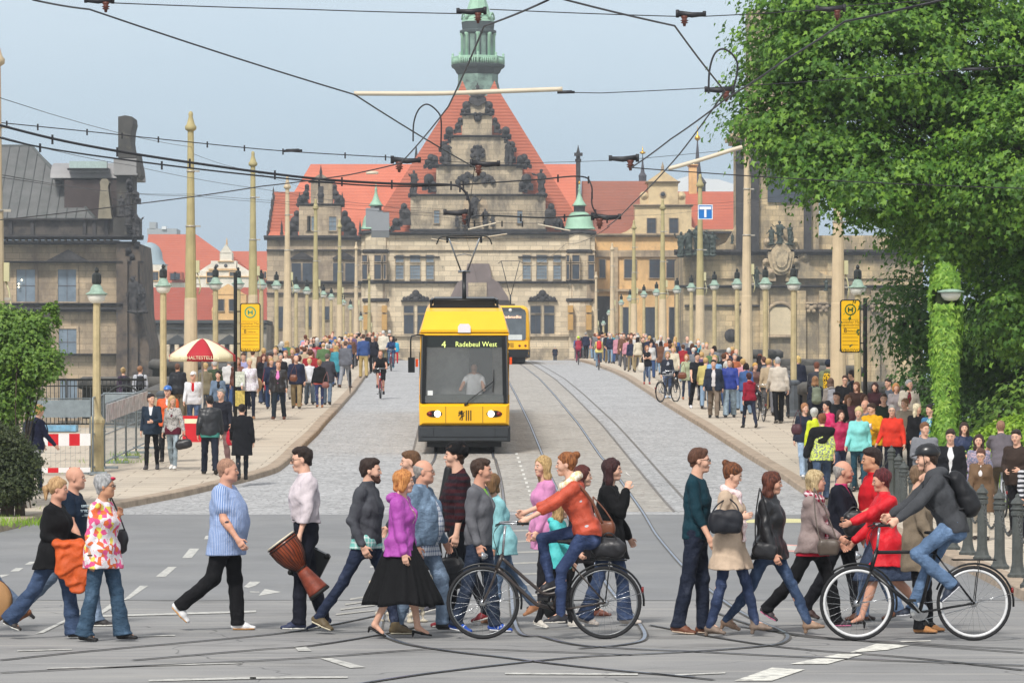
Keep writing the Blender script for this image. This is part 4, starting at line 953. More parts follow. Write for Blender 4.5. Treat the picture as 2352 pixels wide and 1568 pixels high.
for i in range(n):
    b.mi=(i+1)%2; a0,a1=2*PI*i/n+PI/8,2*PI*(i+1)/n+PI/8; prev=None; rows=[]
    for j in range(7):
        t=j/6; r=Rr*t; z=zp-(zp-rim)*(t**1.5); rows.append([(r*math.cos(a0+(a1-a0)*k/4)*(1-.03*math.sin(PI*k/4)*t),r*math.sin(a0+(a1-a0)*k/4)*(1-.03*math.sin(PI*k/4)*t),z) for k in range(5)])
    rows.append([(p[0]*1.01,p[1]*1.01,p[2]-.17) for p in rows[-1]]); vs=[p for r in rows for p in r]; fs=[]
    for j in range(7):
        for k in range(4): q=j*5+k; fs.append((q,q+5,q+6,q+1))
    b.add(vs,fs,True)
    if i%2==0: pass
can=b.build('canopy',[M_PR,M_PC],e); md=can.modifiers.new('t','SOLIDIFY'); md.thickness=.006
tz=rim-.085
text_mesh('22 HALTESTELLEN',.125,M_PC,(0,-Rr*.975,tz),rot=(PI/2,0,0),parent=e,ext=.003); text_mesh('Stadtrundfahrt',.12,M_PC,(-.70*Rr,-Rr*.70,tz),rot=(PI/2,0,-PI/4),parent=e,ext=.003)
b=MB(); b.mi=0; b.box((-.45,-.3,.0),(.05,.2,.7)); b.mi=1; b.box((-.40,-.305,.50),(.0,-.301,.62)); o=b.build('ticket_counter',[M_RED,M_PC]); o.location=(e.location.x-.1,e.location.y+.6,e.location.z); tag(o,'red ticket counter standing under the parasol','counter')
# -- overhead wires
M_WIRE=plain((40,40,44),.5,.05,name='wire'); M_WIREG=plain((70,72,78),.5,.05,name='wire_grey'); M_ARM=plain((206,194,172),.5,.06,2,name='arm_tube'); M_INS=plain((96,54,44),.4,.1,name='insulator')
_wn=[0]
def lines(pts,n=6):
    out=[]; pts=[Vector(p) for p in pts]
    for i in range(len(pts)-1):
        a,c=pts[i],pts[i+1]; q=c-a
        for k in range(n): out.append(a.lerp(c,k/n)-Vector((0,0,q.length*.0022*4*(k/n)*(1-k/n))))
    return out+[pts[-1]]
def wire(pts,r,label,mat=None,clips=0,arm=False,group='overhead wires above the crossing'):
    r=r*.5 if not arm else r*.75
    pp=dense(pts,8) if (clips or arm or 'bow' in label) else lines(pts); b=MB(); b.tube(pp,r,5)
    o=b.build('overhead_wire' if not arm else 'registration_arm',mat or M_WIRE); tag(o,label,'wire' if not arm else 'arm',group)
    if clips:
        n=len(pp)
        for i in range(clips):
            b=MB(); p=pp[int((i+.5)*n/clips)]; b.box((p.x-.016,p.y-.02,p.z-r-.07),(p.x+.016,p.y+.02,p.z+r+.04)); b.build('clip',mat or M_WIRE,o)
    return o
def PW(l): return [P(u,v,Y) for u,v,Y in l]
wire(PW([(-60,272,62),(150,325,64),(400,368,66),(700,408,68),(900,422,69),(1020,424,70),(1060,432,70),(1080,470,70),(1075,520,70)]),.045,'thick bundled feeder cable sagging from the left edge to the middle',clips=13)
wire(PW([(-60,290,62),(20,322,62),(200,355,64),(560,400,67),(900,428,69),(1200,415,72),(1330,405,74),(1358,425,74),(1360,470,74),(1375,500,74)]),.03,'second feeder cable running parallel just below the thick one',clips=9)
wire(PW([(0,282,80),(200,302,82),(420,325,84),(650,347,86),(905,362,88)]),.022,'black cable with clips in the upper left ending at an insulator',clips=10)
wire(PW([(905,362,88),(1100,375,90),(1310,372,92),(1436,367,93),(1700,342,96),(1760,335,96),(2352,250,100)]),.012,'thin wire continuing right from the middle insulator across the tree')
wire(PW([(75,0,36),(205,22,40),(815,218,47),(1090,385,55)]),.020,'dark wire falling diagonally from the upper left corner to the centre')
wire(PW([(1260,0,30),(1112,60,34),(1030,245,42),(920,375,52),(800,402,54),(600,428,57),(300,470,62),(0,505,66)]),.018,'wire looping from the top centre down to the lower left')
wire(PW([(1260,-10,31),(1550,60,34),(1665,210,39),(1560,355,46),(1450,470,56),(1395,520,66)]),.018,'wire from the top centre bending down beside the big tree')
wire(PW([(2250,-20,30),(2100,15,30),(1940,50,31),(1800,140,35),(1670,225,39),(1540,320,44),(1450,385,48)]),.018,'wire from the upper right corner down to the right junction')
wire(PW([(205,5,40),(700,22,42),(1060,32,43)]),.012,'thin straight span wire along the top left'); wire(PW([(1125,22,43),(1545,38,44),(1620,38,44),(1900,22,45),(1950,14,45),(2400,-20,47)]),.012,'thin span wire along the top right')
wire(PW([(1290,212,60),(1380,214,60),(1700,198,61),(2200,162,62),(2400,145,63)]),.014,'span wire running right from the pale steel arm')
wire(PW([(813,215,60),(1000,215,60),(1150,210,60),(1292,205,60)]),.05,'long pale steel arm spanning the top of the castle gable',M_ARM,arm=True)
wire(PW([(1535,388,60),(1600,370,60),(1680,345,60),(1705,338,60)]),.045,'short pale steel arm right of the ochre gable',M_ARM,arm=True)
wire(PW([(1450,385,56),(1600,396,57),(1850,412,58),(2352,433,60)]),.016,'wire running right from the junction below the short arm',clips=0)
wire(PW([(0,225,70),(440,338,120)]),.014,'thin guy wire from the left edge to the tallest left mast'); wire(PW([(440,352,120),(581,392,156),(660,418,187),(725,440,222)]),.014,'thin wire joining the tops of the left masts')
wire(PW([(5,315,70),(300,380,90),(600,434,110),(860,470,130),(1100,500,150)]),.012,'thin wire crossing the sky left of the castle'); wire(PW([(5,402,70),(440,450,120),(600,464,125),(880,485,130),(1080,505,135)]),.012,'thin wire at mid height between left masts and the pantograph')
wire(PW([(5,408,70),(440,446,118),(780,470,130),(1310,488,140),(1600,470,150),(1715,460,143),(2352,372,110)]),.011,'long thin span wire crossing both mast rows'); wire(PW([(880,488,140),(1310,492,142),(1420,495,144),(1608,483,176),(2000,450,150),(2352,425,120)]),.012,'span wire carrying the blue T sign')
wire(PW([(1600,472,176),(1715,466,143),(2352,402,120)]),.010,'thin wire behind the T sign running into the tree',M_WIREG)
wire(PW([(1067,505,70),(1110,495,72),(1250,500,76),(1360,495,80),(1400,505,82)]),.035,'cable just above the pantograph with clips',clips=6)
wire(PW([(1080,512,80),(1200,513,84),(1285,514,88),(1292,525,88)]),.014,'thin clipped cable under the pantograph cable',clips=7)
wire(PW([(1068,530,99.2),(1072,505,80),(1090,385,52)]),.012,'contact wire touching the pantograph')
wire(PW([(1400,520,66),(1300,560,110),(1210,612,180),(1176,650,235)]),.012,'contact wire over the right hand track')
wire(PW([(1068,531,101),(1078,570,130),(1090,620,180),(1100,655,240)]),.010,'contact wire over the left hand track behind the tram')
for (a,c,l,Y) in (((1075,527),(1140,512),'thin pale arm right of the pantograph',80),((1235,515),(1310,530),'pale arm over the right hand track',84),((1090,548),(1165,537),'second pale arm below the pantograph cable',110),((1060,560),(990,548),'small pale arm left of the pantograph',120)):
    wire(PW([(a[0],a[1],Y),((a[0]+c[0])/2,(a[1]+c[1])/2,Y),(c[0],c[1],Y)]),.02,l,M_ARM,arm=True)
for (uc,vt,w,vb,Y,l) in ((981,240,32,345,52,'curved black cable bow left of the castle tower'),(1661,113,33,235,40,'curved black cable bow beside the big tree')):
    pts=[P(uc-w,vb-20,Y),P(uc-w*.95,(vt+vb)/2-10,Y),P(uc-w*.6,vt+12,Y),P(uc,vt,Y),P(uc+w*.7,vt+15,Y),P(uc+w,(vt+vb)/2-15,Y),P(uc+w*(.98 if uc<1000 else .5),vb-5,Y)]; wire(pts,.022,l)
for (u,v,Y,fl,l) in ((235,3,40,1,'at the upper left corner'),(1090,28,43,1,'in front of the tower spire'),(1580,35,44,-1,'at the top right of centre'),(1915,22,45,1,'against the tree top'),(925,370,88,-1,'left of the castle gable'),(1107,378,56,-1,'in front of the gable'),(1440,366,93,1,'left of the ochre gable'),(1660,208,60,1,'under the right cable bow'),(1060,490,80,1,'left above the pantograph'),(1385,500,82,-1,'right of the pantograph cable')):
    k=Y/F; e=empty('hanger_insulator',P(u,v,Y),0,'black hanger arm with brown insulator '+l,'insulator','hanger arms of the overhead line')
    b=MB(); b.tube([(-40*k*fl,0,2*k),(-10*k*fl,0,0),(22*k*fl,0,4*k)],[5*k,7*k,7*k],6); b.tube([(24*k*fl,0,-6*k),(24*k*fl,0,12*k)],4*k,6); b.tube([(-38*k*fl,0,-4*k),(-38*k*fl,0,9*k)],4*k,6); b.build('arm',M_WIRE,e)
    b=MB(); b.lathe((8*k*fl,0,-26*k),[(3*k,0),(4*k,6*k),(9*k,8*k),(5*k,11*k),(10*k,13*k),(5*k,16*k),(8*k,20*k),(8*k,24*k)],10); b.build('insulator',M_INS,e)
for (u,v,Y,w,l) in ((672,347,85,22,'on the upper left cable'),(855,398,54,14,'left of the left cable bow'),(2240,160,62,30,'in front of the tree'),(1300,213,60,20,'at the end of the long pale arm')):
    k=Y/F; b=MB(); b.tube([P(u-w,v,Y),P(u+w,v-1,Y)],3.2*k,6); b.tube([P(u-w*.7,v-3,Y),P(u+w*.7,v-4,Y)],1.5*k,5); tag(b.build('turnbuckle',M_WIRE if w>18 else M_ARM),'small tension fitting '+l,'wire fitting','tension fittings on the wires')
rp3=random.Random(2)
# -- buildings across the river
def m_stone(name,rgb,dirt,scale=.35,thr=.5,brick=True,dirt2=(60,60,62)):
    t=NT(name); c=lin(rgb); tcn=t.coord((1,1,1));
    sx=t.n('ShaderNodeSeparateXYZ'); t.l(tcn,sx.inputs[0]); cx=t.n('ShaderNodeCombineXYZ'); t.l(sx.outputs[0],cx.inputs[0]); t.l(sx.outputs[2],cx.inputs[1])
    if brick:
        br=t.n('ShaderNodeTexBrick'); br.inputs['Scale'].default_value=1.; br.inputs['Brick Width'].default_value=1.5; br.inputs['Row Height'].default_value=.62; br.inputs['Mortar Size'].default_value=.03
        br.inputs['Color1'].default_value=(*sc(c,1.1),1); br.inputs['Color2'].default_value=(*sc(c,.78),1); br.inputs['Mortar'].default_value=(*sc(c,.6),1); t.l(cx.outputs[0],br.inputs['Vector']); base=br.outputs['Color']
    else: base=t.ramp(t.noise(tcn,.8,4),[(.3,sc(c,.85)),(.7,sc(c,1.12))])
    n=t.noise(t.coord((1,1,.45)),scale,6,.7); base=t.mix(t.ramp(n,[(thr-.06,0),(thr+.12,.85)]),base,lin(dirt)); n2=t.noise(t.coord((1.3,1,.8),rot=(0,.2,0)),scale*2.3,6,.75); base=t.mix(t.ramp(n2,[(.60,0),(.74,.7)]),base,lin(dirt2))
    t.col(base); t.bump(t.noise(tcn,3,4),.5,.1); return t.set(.9,0,.2)
def m_roof(name,rgb,rgb2,scale=1.0):
    t=NT(name); c=lin(rgb); v=t.coord(); sx=t.n('ShaderNodeSeparateXYZ'); t.l(v,sx.inputs[0]); w=t.math('SINE',t.math('MULTIPLY',sx.outputs[2],16.0*scale))
    base=t.mix(t.ramp(w,[(.2,.0),(.9,.35)]),c,lin(rgb2)); n=t.noise(v,.25,5,.7); base=t.mix(t.ramp(n,[(.45,0),(.75,.6)]),base,lin(rgb2)); n2=t.noise(v,3.5,3,.7); base=t.mix(t.ramp(n2,[(.5,0),(.8,.3)]),base,sc(c,.6))
    t.col(base); t.bump(w,.3,.05); return t.set(.85,0,.2)
S_CREAM=m_stone('castle_stone',(216,200,172),(164,150,128),.3,.58); S_CREAMD=m_stone('castle_stone_stained',(190,174,148),(104,98,90),.45,.50); S_DARK=m_stone('soot_stone',(72,70,70),(44,46,49),.8,.5,False)
S_WING=m_stone('wing_stone',(188,170,144),(126,114,102),.35,.5); S_OCHRE=m_stone('ochre_render',(224,184,130),(176,146,108),.2,.56,False,(150,126,98)); S_BROWN=m_stone('brown_stone',(186,166,138),(120,108,96),.3,.5); S_CATH=m_stone('church_stone',(202,180,142),(118,110,98),.35,.47,True,(62,64,68))
R_OR=m_roof('roof_orange',(200,118,94),(176,98,78)); R_BR=m_roof('roof_brown_tile',(150,96,80),(124,84,72)); R_RED=m_roof('roof_red',(182,102,80),(156,84,68)); R_GREY=plain((98,99,98),.7,.15,.5,name='roof_sheet',dirt=((80,84,82),.6,.5)); R_RED2=m_roof('roof_red_deep',(160,82,66),(138,70,58))  # last red is a deeper tile colour for the long low house
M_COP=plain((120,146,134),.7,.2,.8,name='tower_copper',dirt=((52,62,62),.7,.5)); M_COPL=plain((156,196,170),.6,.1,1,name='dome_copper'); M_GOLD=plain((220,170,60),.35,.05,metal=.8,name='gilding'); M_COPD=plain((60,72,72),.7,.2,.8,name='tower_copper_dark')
M_GLASS=plain((58,66,76),.12,.25,.5,spec=.6,name='window_glass'); M_GLASSL=plain((120,134,146),.15,.2,.6,spec=.6,name='window_glass_light'); M_FR=plain((146,140,130),.6,.1,name='window_frame'); M_FRB=plain((92,66,52),.6,.1,name='window_frame_brown'); M_SHUT=plain((190,150,88),.7,.12,1,name='boarding')
def pb(b,Y,u0,v0,u1,v1,f=0.,k=1.):
    """box with its front f metres before plane Y and its back k metres behind"""
    a=P(u0,v1,Y);c=P(u1,v0,Y); return b.box((a.x,Y-f,a.z),(c.x,Y+k,c.z))
def pp_(b,Y,poly,f=0.,k=1.):
    q=[P(u,v,Y) for u,v in poly]; ar=sum(q[i].x*q[(i+1)%len(q)].z-q[(i+1)%len(q)].x*q[i].z for i in range(len(q)))
    if ar<0: q=q[::-1]
    return b.prism([(p.x,p.z) for p in q],'y',Y-f,Y+k)
def fin(mb,name,m,parent): o=mb.build(name,m,parent); return o
def window(par,Y,u0,v0,u1,v1,nx=2,nz=2,glass=None,frame=None,sur=None,f=.0,rec=.35,s=1.6,transom=None):
    b=MB();
    if sur: pb(b,Y,u0-s,v0-s,u0,v1+s,f+.14,.1); pb(b,Y,u1,v0-s,u1+s,v1+s,f+.14,.1); pb(b,Y,u0,v0-s,u1,v0,f+.15,.1); pb(b,Y,u0-s*.6,v1,u1+s*.6,v1+s,f+.22,.1); w=b.build('window',sur,par)
    else: w=empty('window',(0,0,0)); w.parent=par
    b=MB(); pb(b,Y,u0,v0,u1,v1,f+.03,.02); b.build('pane',glass or M_GLASS,w)
    b=MB(); t=.45*(480/Y)**.5
    for i in range(nx+1): x=u0+(u1-u0)*i/nx; pb(b,Y,x-t/2 if i else x,v0,x+t/2 if i<nx else x,v1,f+.09,-.031-f+.0)
    zs=[v0+(v1-v0)*i/nz for i in range(nz+1)] if transom is None else [v0,v0+(v1-v0)*transom,v1]
    for z in zs: pb(b,Y,u0,z-t/2,u1,z+t/2,f+.094,-.034-f)
    b.build('frame',frame or M_FR,w); return w
def cornice(b,Y,u0,u1,v,h=4,f=.5,k=.2):
    pb(b,Y,u0,v,u1,v+h*.45,f,k); pb(b,Y,u0+.5,v+h*.45,u1-.5,v+h,f*.6,k)
def scroll(b,Y,u,v,r,fl=1,f=.35,k=.5):
    """volute: spiral disc with a tail and foot"""
    kx=Y/F; c=P(u,v,Y)
    for rr,d in ((r,f),(r*.62,f+.12),(r*.3,f+.2)): b.lathe((c.x,Y-d,c.z),[(rr*kx*.97,0),(rr*kx,.06),(rr*kx,k+d)],14,'y')
    pp_(b,Y,[(u-fl*r*.9,v),(u-fl*r*1.1,v+r*2.0),(u+fl*r*.9,v+r*2.0),(u+fl*r*.95,v)],f*.8,k)
def obelisk(b,Y,u,v0,v1,w,f=.4):
    h=v1-v0; k=Y/F; c=P(u,v1,Y); H=h*k; W=w*k; b.lathe((c.x,Y,c.z),[(W*.5,0),(W*.5,H*.16),(W*.32,H*.2),(W*.38,H*.3),(W*.3,H*.34),(W*.34,H*.5),(W*.05,H*.93),(W*.09,H*.95),(W*.0,H)],6,smooth=False)
_st=[0]
def statue(name,par,X,Y,z,H,mat,seed=0,h=.11,cat=None,label=None,seated=False):
    rs=random.Random(seed); g=Fig(H=1.78,sex='m',w=1.15,lean=rs.uniform(-3,6),LL=(rs.uniform(0,25),rs.uniform(5,30),0),RL=(rs.uniform(-10,5),5,0),LA=(rs.uniform(-10,60),rs.uniform(10,50),rs.uniform(20,100),0),RA=(rs.uniform(-20,90),rs.uniform(10,40),rs.uniform(20,90),0),turn=rs.uniform(-40,40)); g.ground(); f=Fld(.045)
    g.torso(f,.05,k=.05)
    for sd in(1,-1):
        l=g.leg[sd];a=g.arm[sd]; f.seg(l['h'],l['k'],.13,.10,k=.08); f.seg(l['k'],l['a']-_v(0,0,.07),.11,.12,k=.06); f.seg(a['s'],a['e'],.08,.06,k=.05); f.seg(a['e'],a['w']+a['d']*.1,.06,.05,k=.03)
    f.ell(g.hc,(.13,.11,.14),k=.04); f.seg(g.neck,g.hc,.07,.07,k=.04); f.seg(g.T(.3,-.1),g.hp-_v(.15,0,.7),(.22,.1),(.25,.1),(0,1,0),k=.08); f.ell(_v(0,0,0),(.35,.32,.09),k=.05); f.noise(.03,14,seed,1)
    V,Fq=f.mesh(); s=H/1.85; o=mesh_np(name,V*s,Fq,mat,par); o.location=(X,Y,z); o.rotation_euler=(0,0,-PI/2+rs.uniform(-.6,.6))
    if label: tag(o,label,cat or 'statue')
    return o
def pst(par,Y,u,v0,v1,mat,seed,f=.5): p=P(u,v1,Y); return statue('statue',par,p.x,Y-f,p.z,(v1-v0)*Y/F,mat,seed)
# --- castle gate building -----------------------------------------
Y=480.; E=empty('castle',(0,0,0),0,'sandstone castle gate with a tall stepped gable and orange tiled roof behind the tram','castle')
b=MB(); pb(b,Y,830,535,1366,960,0,22); W=b.build('wall',S_CREAM,E)
b=MB()
cornice(b,Y,826,1370,533,6,.9); cornice(b,Y,828,1368,646,5,.6); cornice(b,Y,905,1010,589,3,.35); cornice(b,Y,1190,1300,589,3,.35); b.build('cornice',S_DARK,W)
b=MB(); pb(b,Y,826,768,1370,773,.4,.2); pb(b,Y,828,800,1368,960,.3,.2); cornice(b,Y,828,1368,574,3,.3); pb(b,Y,829,541,1367,548,.25,.1); b.build('plinth',S_CREAMD,W)
b=MB()
for (u0,u1,v0,v1) in ((943,1253,447,531),(1002,1200,379,447),(1031,1166,312,379),(1061,1130,262,312)): pb(b,Y,u0,v0,u1,v1,.2,2.2)
pp_(b,Y,[(1066,262),(1074,240),(1085,228),(1097,222),(1109,228),(1120,240),(1126,262)],.2,2.0); gab=b.build('gable',S_CREAMD,E)
b=MB()
for (u0,u1,v) in ((938,1258,446),(992,1206,378),(1026,1171,311),(1056,1135,261)): cornice(b,Y,u0,u1,v,4.5,.7)
pb(b,Y,940,526,1256,531,.5,.2); b.build('gable_cornice',S_DARK,gab)
b=MB()
for (du,v,r) in ((27,242,11),(16,228,6),(24,252,8),(41,276,7),(46,290,9),(66,300,11),(80,332,9),(74,350,13),(66,320,5),(108,362,10),(101,366,12),(116,372,8),(113,411,14),(104,424,10),(168,490,16),(170,474,9),(150,437,9),(188,510,11)):
    for s_ in (-1,1): b=MB(); scroll(b,Y,1097+s_*(du-1),v,r*.84,s_); scroll(b,Y,1097+s_*(du+r*.7),v+r*1.1,r*.4,s_); b.build('volute',S_DARK,gab)
b=MB(); pp_(b,Y,[(1085,205),(1109,205),(1112,218),(1116,236),(1097,246),(1078,236),(1082,218)],.6,.5); pp_(b,Y,[(1078,216),(1116,216),(1112,222),(1082,222)],.7,.5)
b.build('crest',S_DARK,gab)
for i,(u,v0,v1) in enumerate(((951,388,447),(1243,386,447),(1026,322,378),(1168,322,378),(1097,190,222))): pst(gab,Y,u,v0,v1,S_DARK,i+3)
b=MB(); # coat of arms, garlands, window arch
c=P(1097,352,Y);
for (du,dv,r) in ((0,0,12),(-11,-6,6),(11,-6,6),(-12,6,6),(12,6,6),(0,-13,6),(0,14,6),(-7,-14,4),(7,-14,4)): q=P(1097+du,352+dv,Y); b.lathe((q.x,Y-.75,q.z),[(r*.03,0),(r*.05,.15),(r*.0535,.6)],10,'y')
for (du,dv,r) in ((-28,-63,9),(-18,-70,8),(-8,-66,6),(28,-63,9),(18,-70,8),(8,-66,6),(-20,-55,7),(20,-55,7),(-40,-54,7),(40,-54,7),(0,-60,7),(-36,-62,6),(36,-62,6)): q=P(1092+du,472+dv,Y); b.lathe((q.x,Y-.7,q.z),[(r*.03,0),(r*.05,.2),(r*.0535,.6)],9,'y')
for (du,dv,r) in ((0,272-352,9),(-5,264-352,6),(5,264-352,6)): q=P(1097+du,352+dv,Y); b.lathe((q.x,Y-.6,q.z),[(r*.03,0),(r*.05,.2),(r*.0535,.6)],9,'y')
b.build('relief',S_DARK,gab)
b=MB(); q=P(1092,478,Y)
b.prism([(q.x+1.55*math.cos(a),q.z+1.7*math.sin(a)) for a in [i*PI/12 for i in range(13)]]+[(q.x-1.55,q.z-2.2),(q.x+1.55,q.z-2.2)],'y',Y-.26,Y-.2); b.build('niche',S_BROWN,gab)
pst(gab,Y,1090,444,500,S_DARK,33,.9);
for i,u in enumerate((1068,1114,1132,1050)): pst(gab,Y,u,478 if i<2 else 492,520,S_DARK,40+i,.7)
for u in (1003,1194): window(gab,Y,u-6,484,u+6,513,2,4,M_GLASSL,M_FR,S_BROWN,.22)
for (u0,u1) in ((909,927),(942,965),(979,996),(1201,1219),(1233,1256),(1271,1288)):
    window(W,Y,u0,586,u1,602,2 if u1-u0<20 else 3,2,M_GLASSL,None,S_CREAMD,.0); window(W,Y,u0,609,u1,641,2 if u1-u0<20 else 4,4,M_GLASSL,None,S_CREAMD,.0)
for (u0,u1) in ((928,950),(959,981),(1219,1242),(1250,1273)): window(W,Y,u0,702,u1,719,1,1,M_GLASS,None,S_CREAMD); window(W,Y,u0,723,u1,766,2,1,M_GLASS,M_FRB,S_CREAMD)
for cu in (955,1246):
    b=MB()
    for (du,dv,r) in ((0,-14,9),(-9,-8,6),(9,-8,6),(-17,-3,6),(17,-3,6),(-26,-2,5),(26,-2,5),(0,-2,8)): q=P(cu+du,688+dv,Y); b.lathe((q.x,Y-.55,q.z),[(r*.03,0),(r*.05,.2),(r*.0535,.6)],9,'y')
    cornice(b,Y,cu-34,cu+34,689,4,.5); b.build('window_pediment',S_DARK,W)
b=MB(); pp_(b,Y,[(1034,690),(1034,684),(1050,650),(1068,640),(1074,606),(1124,606),(1130,640),(1146,650),(1168,684),(1168,690)],1.2,.5); pb(b,Y,1030,690,1170,960,.6,.3); po=b.build('portal',plain((122,110,108),.8,.15,.5,name='portal_lead'),E)
b=MB(); pb(b,Y,1076,650,1118,690,1.4,.1); b.build('portal_relief',S_CREAMD,po)
b=MB()
for x0,x1 in ((846,885),(1312,1368)): pb(b,Y,x0,652,x1,686,.5 if x0>900 else .5,.2)
b.build('relief_panel',S_BROWN,W)
for cu,l in ((863,0),(1331,1)):   # corner oriels with green domes
    b=MB(); q=P(cu,640,Y); r=33*Y/F; prof=[(r,0)]
    z0=P(0,960,Y).z; z1=P(0,531,Y).z; b.lathe((q.x,Y+.9,z0),[(r,0),(r,z1-z0)],8,smooth=False); o=b.build('oriel_tower',S_CREAM,E)
    b=MB()
    for v in (532,576,646,688): zz=P(0,v,Y).z; b.lathe((q.x,Y+.9,zz-.3),[(r+.12,0),(r+.28,.15),(r+.28,.42),(r+.1,.46)],8,smooth=False)
    b.build('ring_cornice',S_DARK,o)
    for du0,du1 in ((-30,-19),(3-5,13),(19,24)) if l==0 else ((-17,-1),(20,33),(-30,-24)):
        window(o,Y,cu+du0,587,cu+du1,602,1,1,M_GLASS,M_FRB,S_BROWN,2.3-.75 if abs(du0)<24 else 1.1); window(o,Y,cu+du0,608,cu+du1,642,1,1,M_GLASS,M_FRB,S_BROWN,1.55 if abs(du0)<24 else 1.1)
    for du in (-22,20):
        b=MB(); pb(b,Y,cu+du-5,702,cu+du+7,718,1.9,-.5); pb(b,Y,cu+du-5,722,cu+du+7,758,1.9,-.5); b.build('boarded_window',M_SHUT,o)
    b=MB(); zz=P(0,526,Y).z; k=Y/F
    b.lathe((q.x,Y+.9,zz),[(38*k,0),(36*k,2*k),(32*k,8*k),(30*k,20*k),(26*k,30*k),(20*k,37*k),(14*k,40*k)],10); b.build('dome',M_COPL,o)
    b=MB(); b.lathe((q.x,Y+.9,zz+40*k),[(13*k,0),(13*k,14*k)],8,smooth=False); b.build('lantern',S_DARK,o)
    b=MB(); b.lathe((q.x,Y+.9,zz+54*k),[(18*k,0),(14*k,4*k),(8*k,14*k),(4*k,26*k),(2.5*k,36*k),(4*k,38*k),(1.5*k,42*k),(2.5*k,46*k),(1*k,50*k)],10); b.build('spire',M_COPL,o)
    b=MB(); b.lathe((q.x,Y+.9,zz+104*k),[(2*k,0),(3*k,2*k),(2*k,5*k),(0,8*k)],8); b.build('gilt_ball',M_GOLD,o)
b=MB(); b.prism([(p.x,p.z) for p in [P(u,v,Y+3) for u,v in ((846,535),(1347,535),(1142,203),(1136,186),(1118,222),(1078,222),(1062,186),(1056,203))]],'y',Y+2.3,Y+30); RF=b.build('roof',R_OR,E)
b=MB(); z0=P(0,543,Y+4).z; z1=P(0,375,Y+12).z; xl0,xl1=P(615,0,Y+4).x,P(712,0,Y+12).x; xr=P(1332,0,Y+4).x
b.add([(xl0,Y+3.5,z0),(xr,Y+3.5,z0),(xr,Y+14,z1),(xl1,Y+14,z1),(xl0,Y+24.5,z0),(xr,Y+24.5,z0)],[(0,1,2,3),(0,3,4),(3,2,5,4),(1,5,2),(0,4,5,1)],False); b.build('cross_roof',R_OR,E)
b=MB(); obelisk(b,Y+4,1328,333,372,14); pb(b,Y+4,1323,372,1333,540,.6,.6); pb(b,Y+4,1319,352,1338,358,.9,.6); b.build('end_pinnacle',S_DARK,E)
b=MB(); pb(b,Y,613,547,829.5,960,-.3,18); LW=b.build('left_wing_wall',S_WING,E)
b=MB(); cornice(b,Y,606,829,541,10,.6,.8); pb(b,Y,612,573,829,576,.2,.4); cornice(b,Y,611,829,645,7,.4,.5); pb(b,Y,612,672,829,675,.1,.4); b.build('wing_cornice',S_DARK,LW)
b=MB(); pb(b,Y,687,471,783,541,.3,2.5); pb(b,Y,714,420,764,471,.3,2.0); pp_(b,Y,[(716,420),(722,408),(737,399),(752,408),(762,420)],.3,1.6); DG=b.build('dormer_gable',S_WING,E)
b=MB(); cornice(b,Y,680,790,468,5,.5); cornice(b,Y,708,770,416,4,.5); b.build('gable_cornice',S_DARK,DG)
for (du,v,r) in ((32,428,5),(34,444,7),(40,456,10),(47,460,8),(55,490,7),(58,508,12),(66,520,13),(74,530,9)):
    for s_ in(-1,1): b=MB(); scroll(b,Y,737+s_*du,v,r,s_,.25); b.build('volute',S_DARK,DG)
b=MB()
for du in (-49,49): obelisk(b,Y-.3,737+du,440,468,8)
for du in (-90,90): obelisk(b,Y-.3,737+du,504,540,8)
obelisk(b,Y-.2,737,379,412,10); q=P(737,448,Y); b.lathe((q.x,Y-.5,q.z),[(.35,0),(.42,.1),(.42,.4)],12,'y'); pb(b,Y,731,428,743,466,.38,0); b.build('obelisks',S_DARK,DG)
for (u0,u1) in ((704,714),(717,727) if 0 else (755,772),): window(DG,Y,u0 if u0<750 else 756,498,(u1 if u0<750 else 773),530,2,3,M_GLASSL,None,S_WING,.32)
window(DG,Y,706,498,722,530,2,3,M_GLASSL,None,S_WING,.32)
for (u0,u1) in ((670,691),(695,717),(765,787),(793,815)): window(LW,Y,u0,604,u1,645,2,2,M_GLASS,M_FR,S_WING,-.3)
for cu in (693,790):
    b=MB(); pp_(b,Y,[(cu-26,592),(cu,578),(cu+26,592),(cu+26,596),(cu-26,596)],.2,.4); pp_(b,Y,[(cu-16,591),(cu,583),(cu+16,591)],.25,.1); b.build('window_pediment',S_DARK,LW)
for (u0,u1,v1) in ((640,656,754),(744,756,734),(700,714,750)): window(LW,Y,u0,704,u1,v1,2,2,M_GLASS,M_FR,S_WING,-.3)
b=MB()
for i in range(8): pb(b,Y+4.4,626-i*1.9,446+i*12,631-i*1.9,459+i*12,.3+.02*i,.6)
for i in range(4): obelisk(b,Y+4.4,628-i*3.8,428+i*25,448+i*25,6)
b.build('side_gable_edge',S_DARK,E); b=MB(); pp_(b,Y+4.4,[(616,543),(630,441),(700,441),(700,543)],.2,9); b.build('side_roof',R_OR,E)
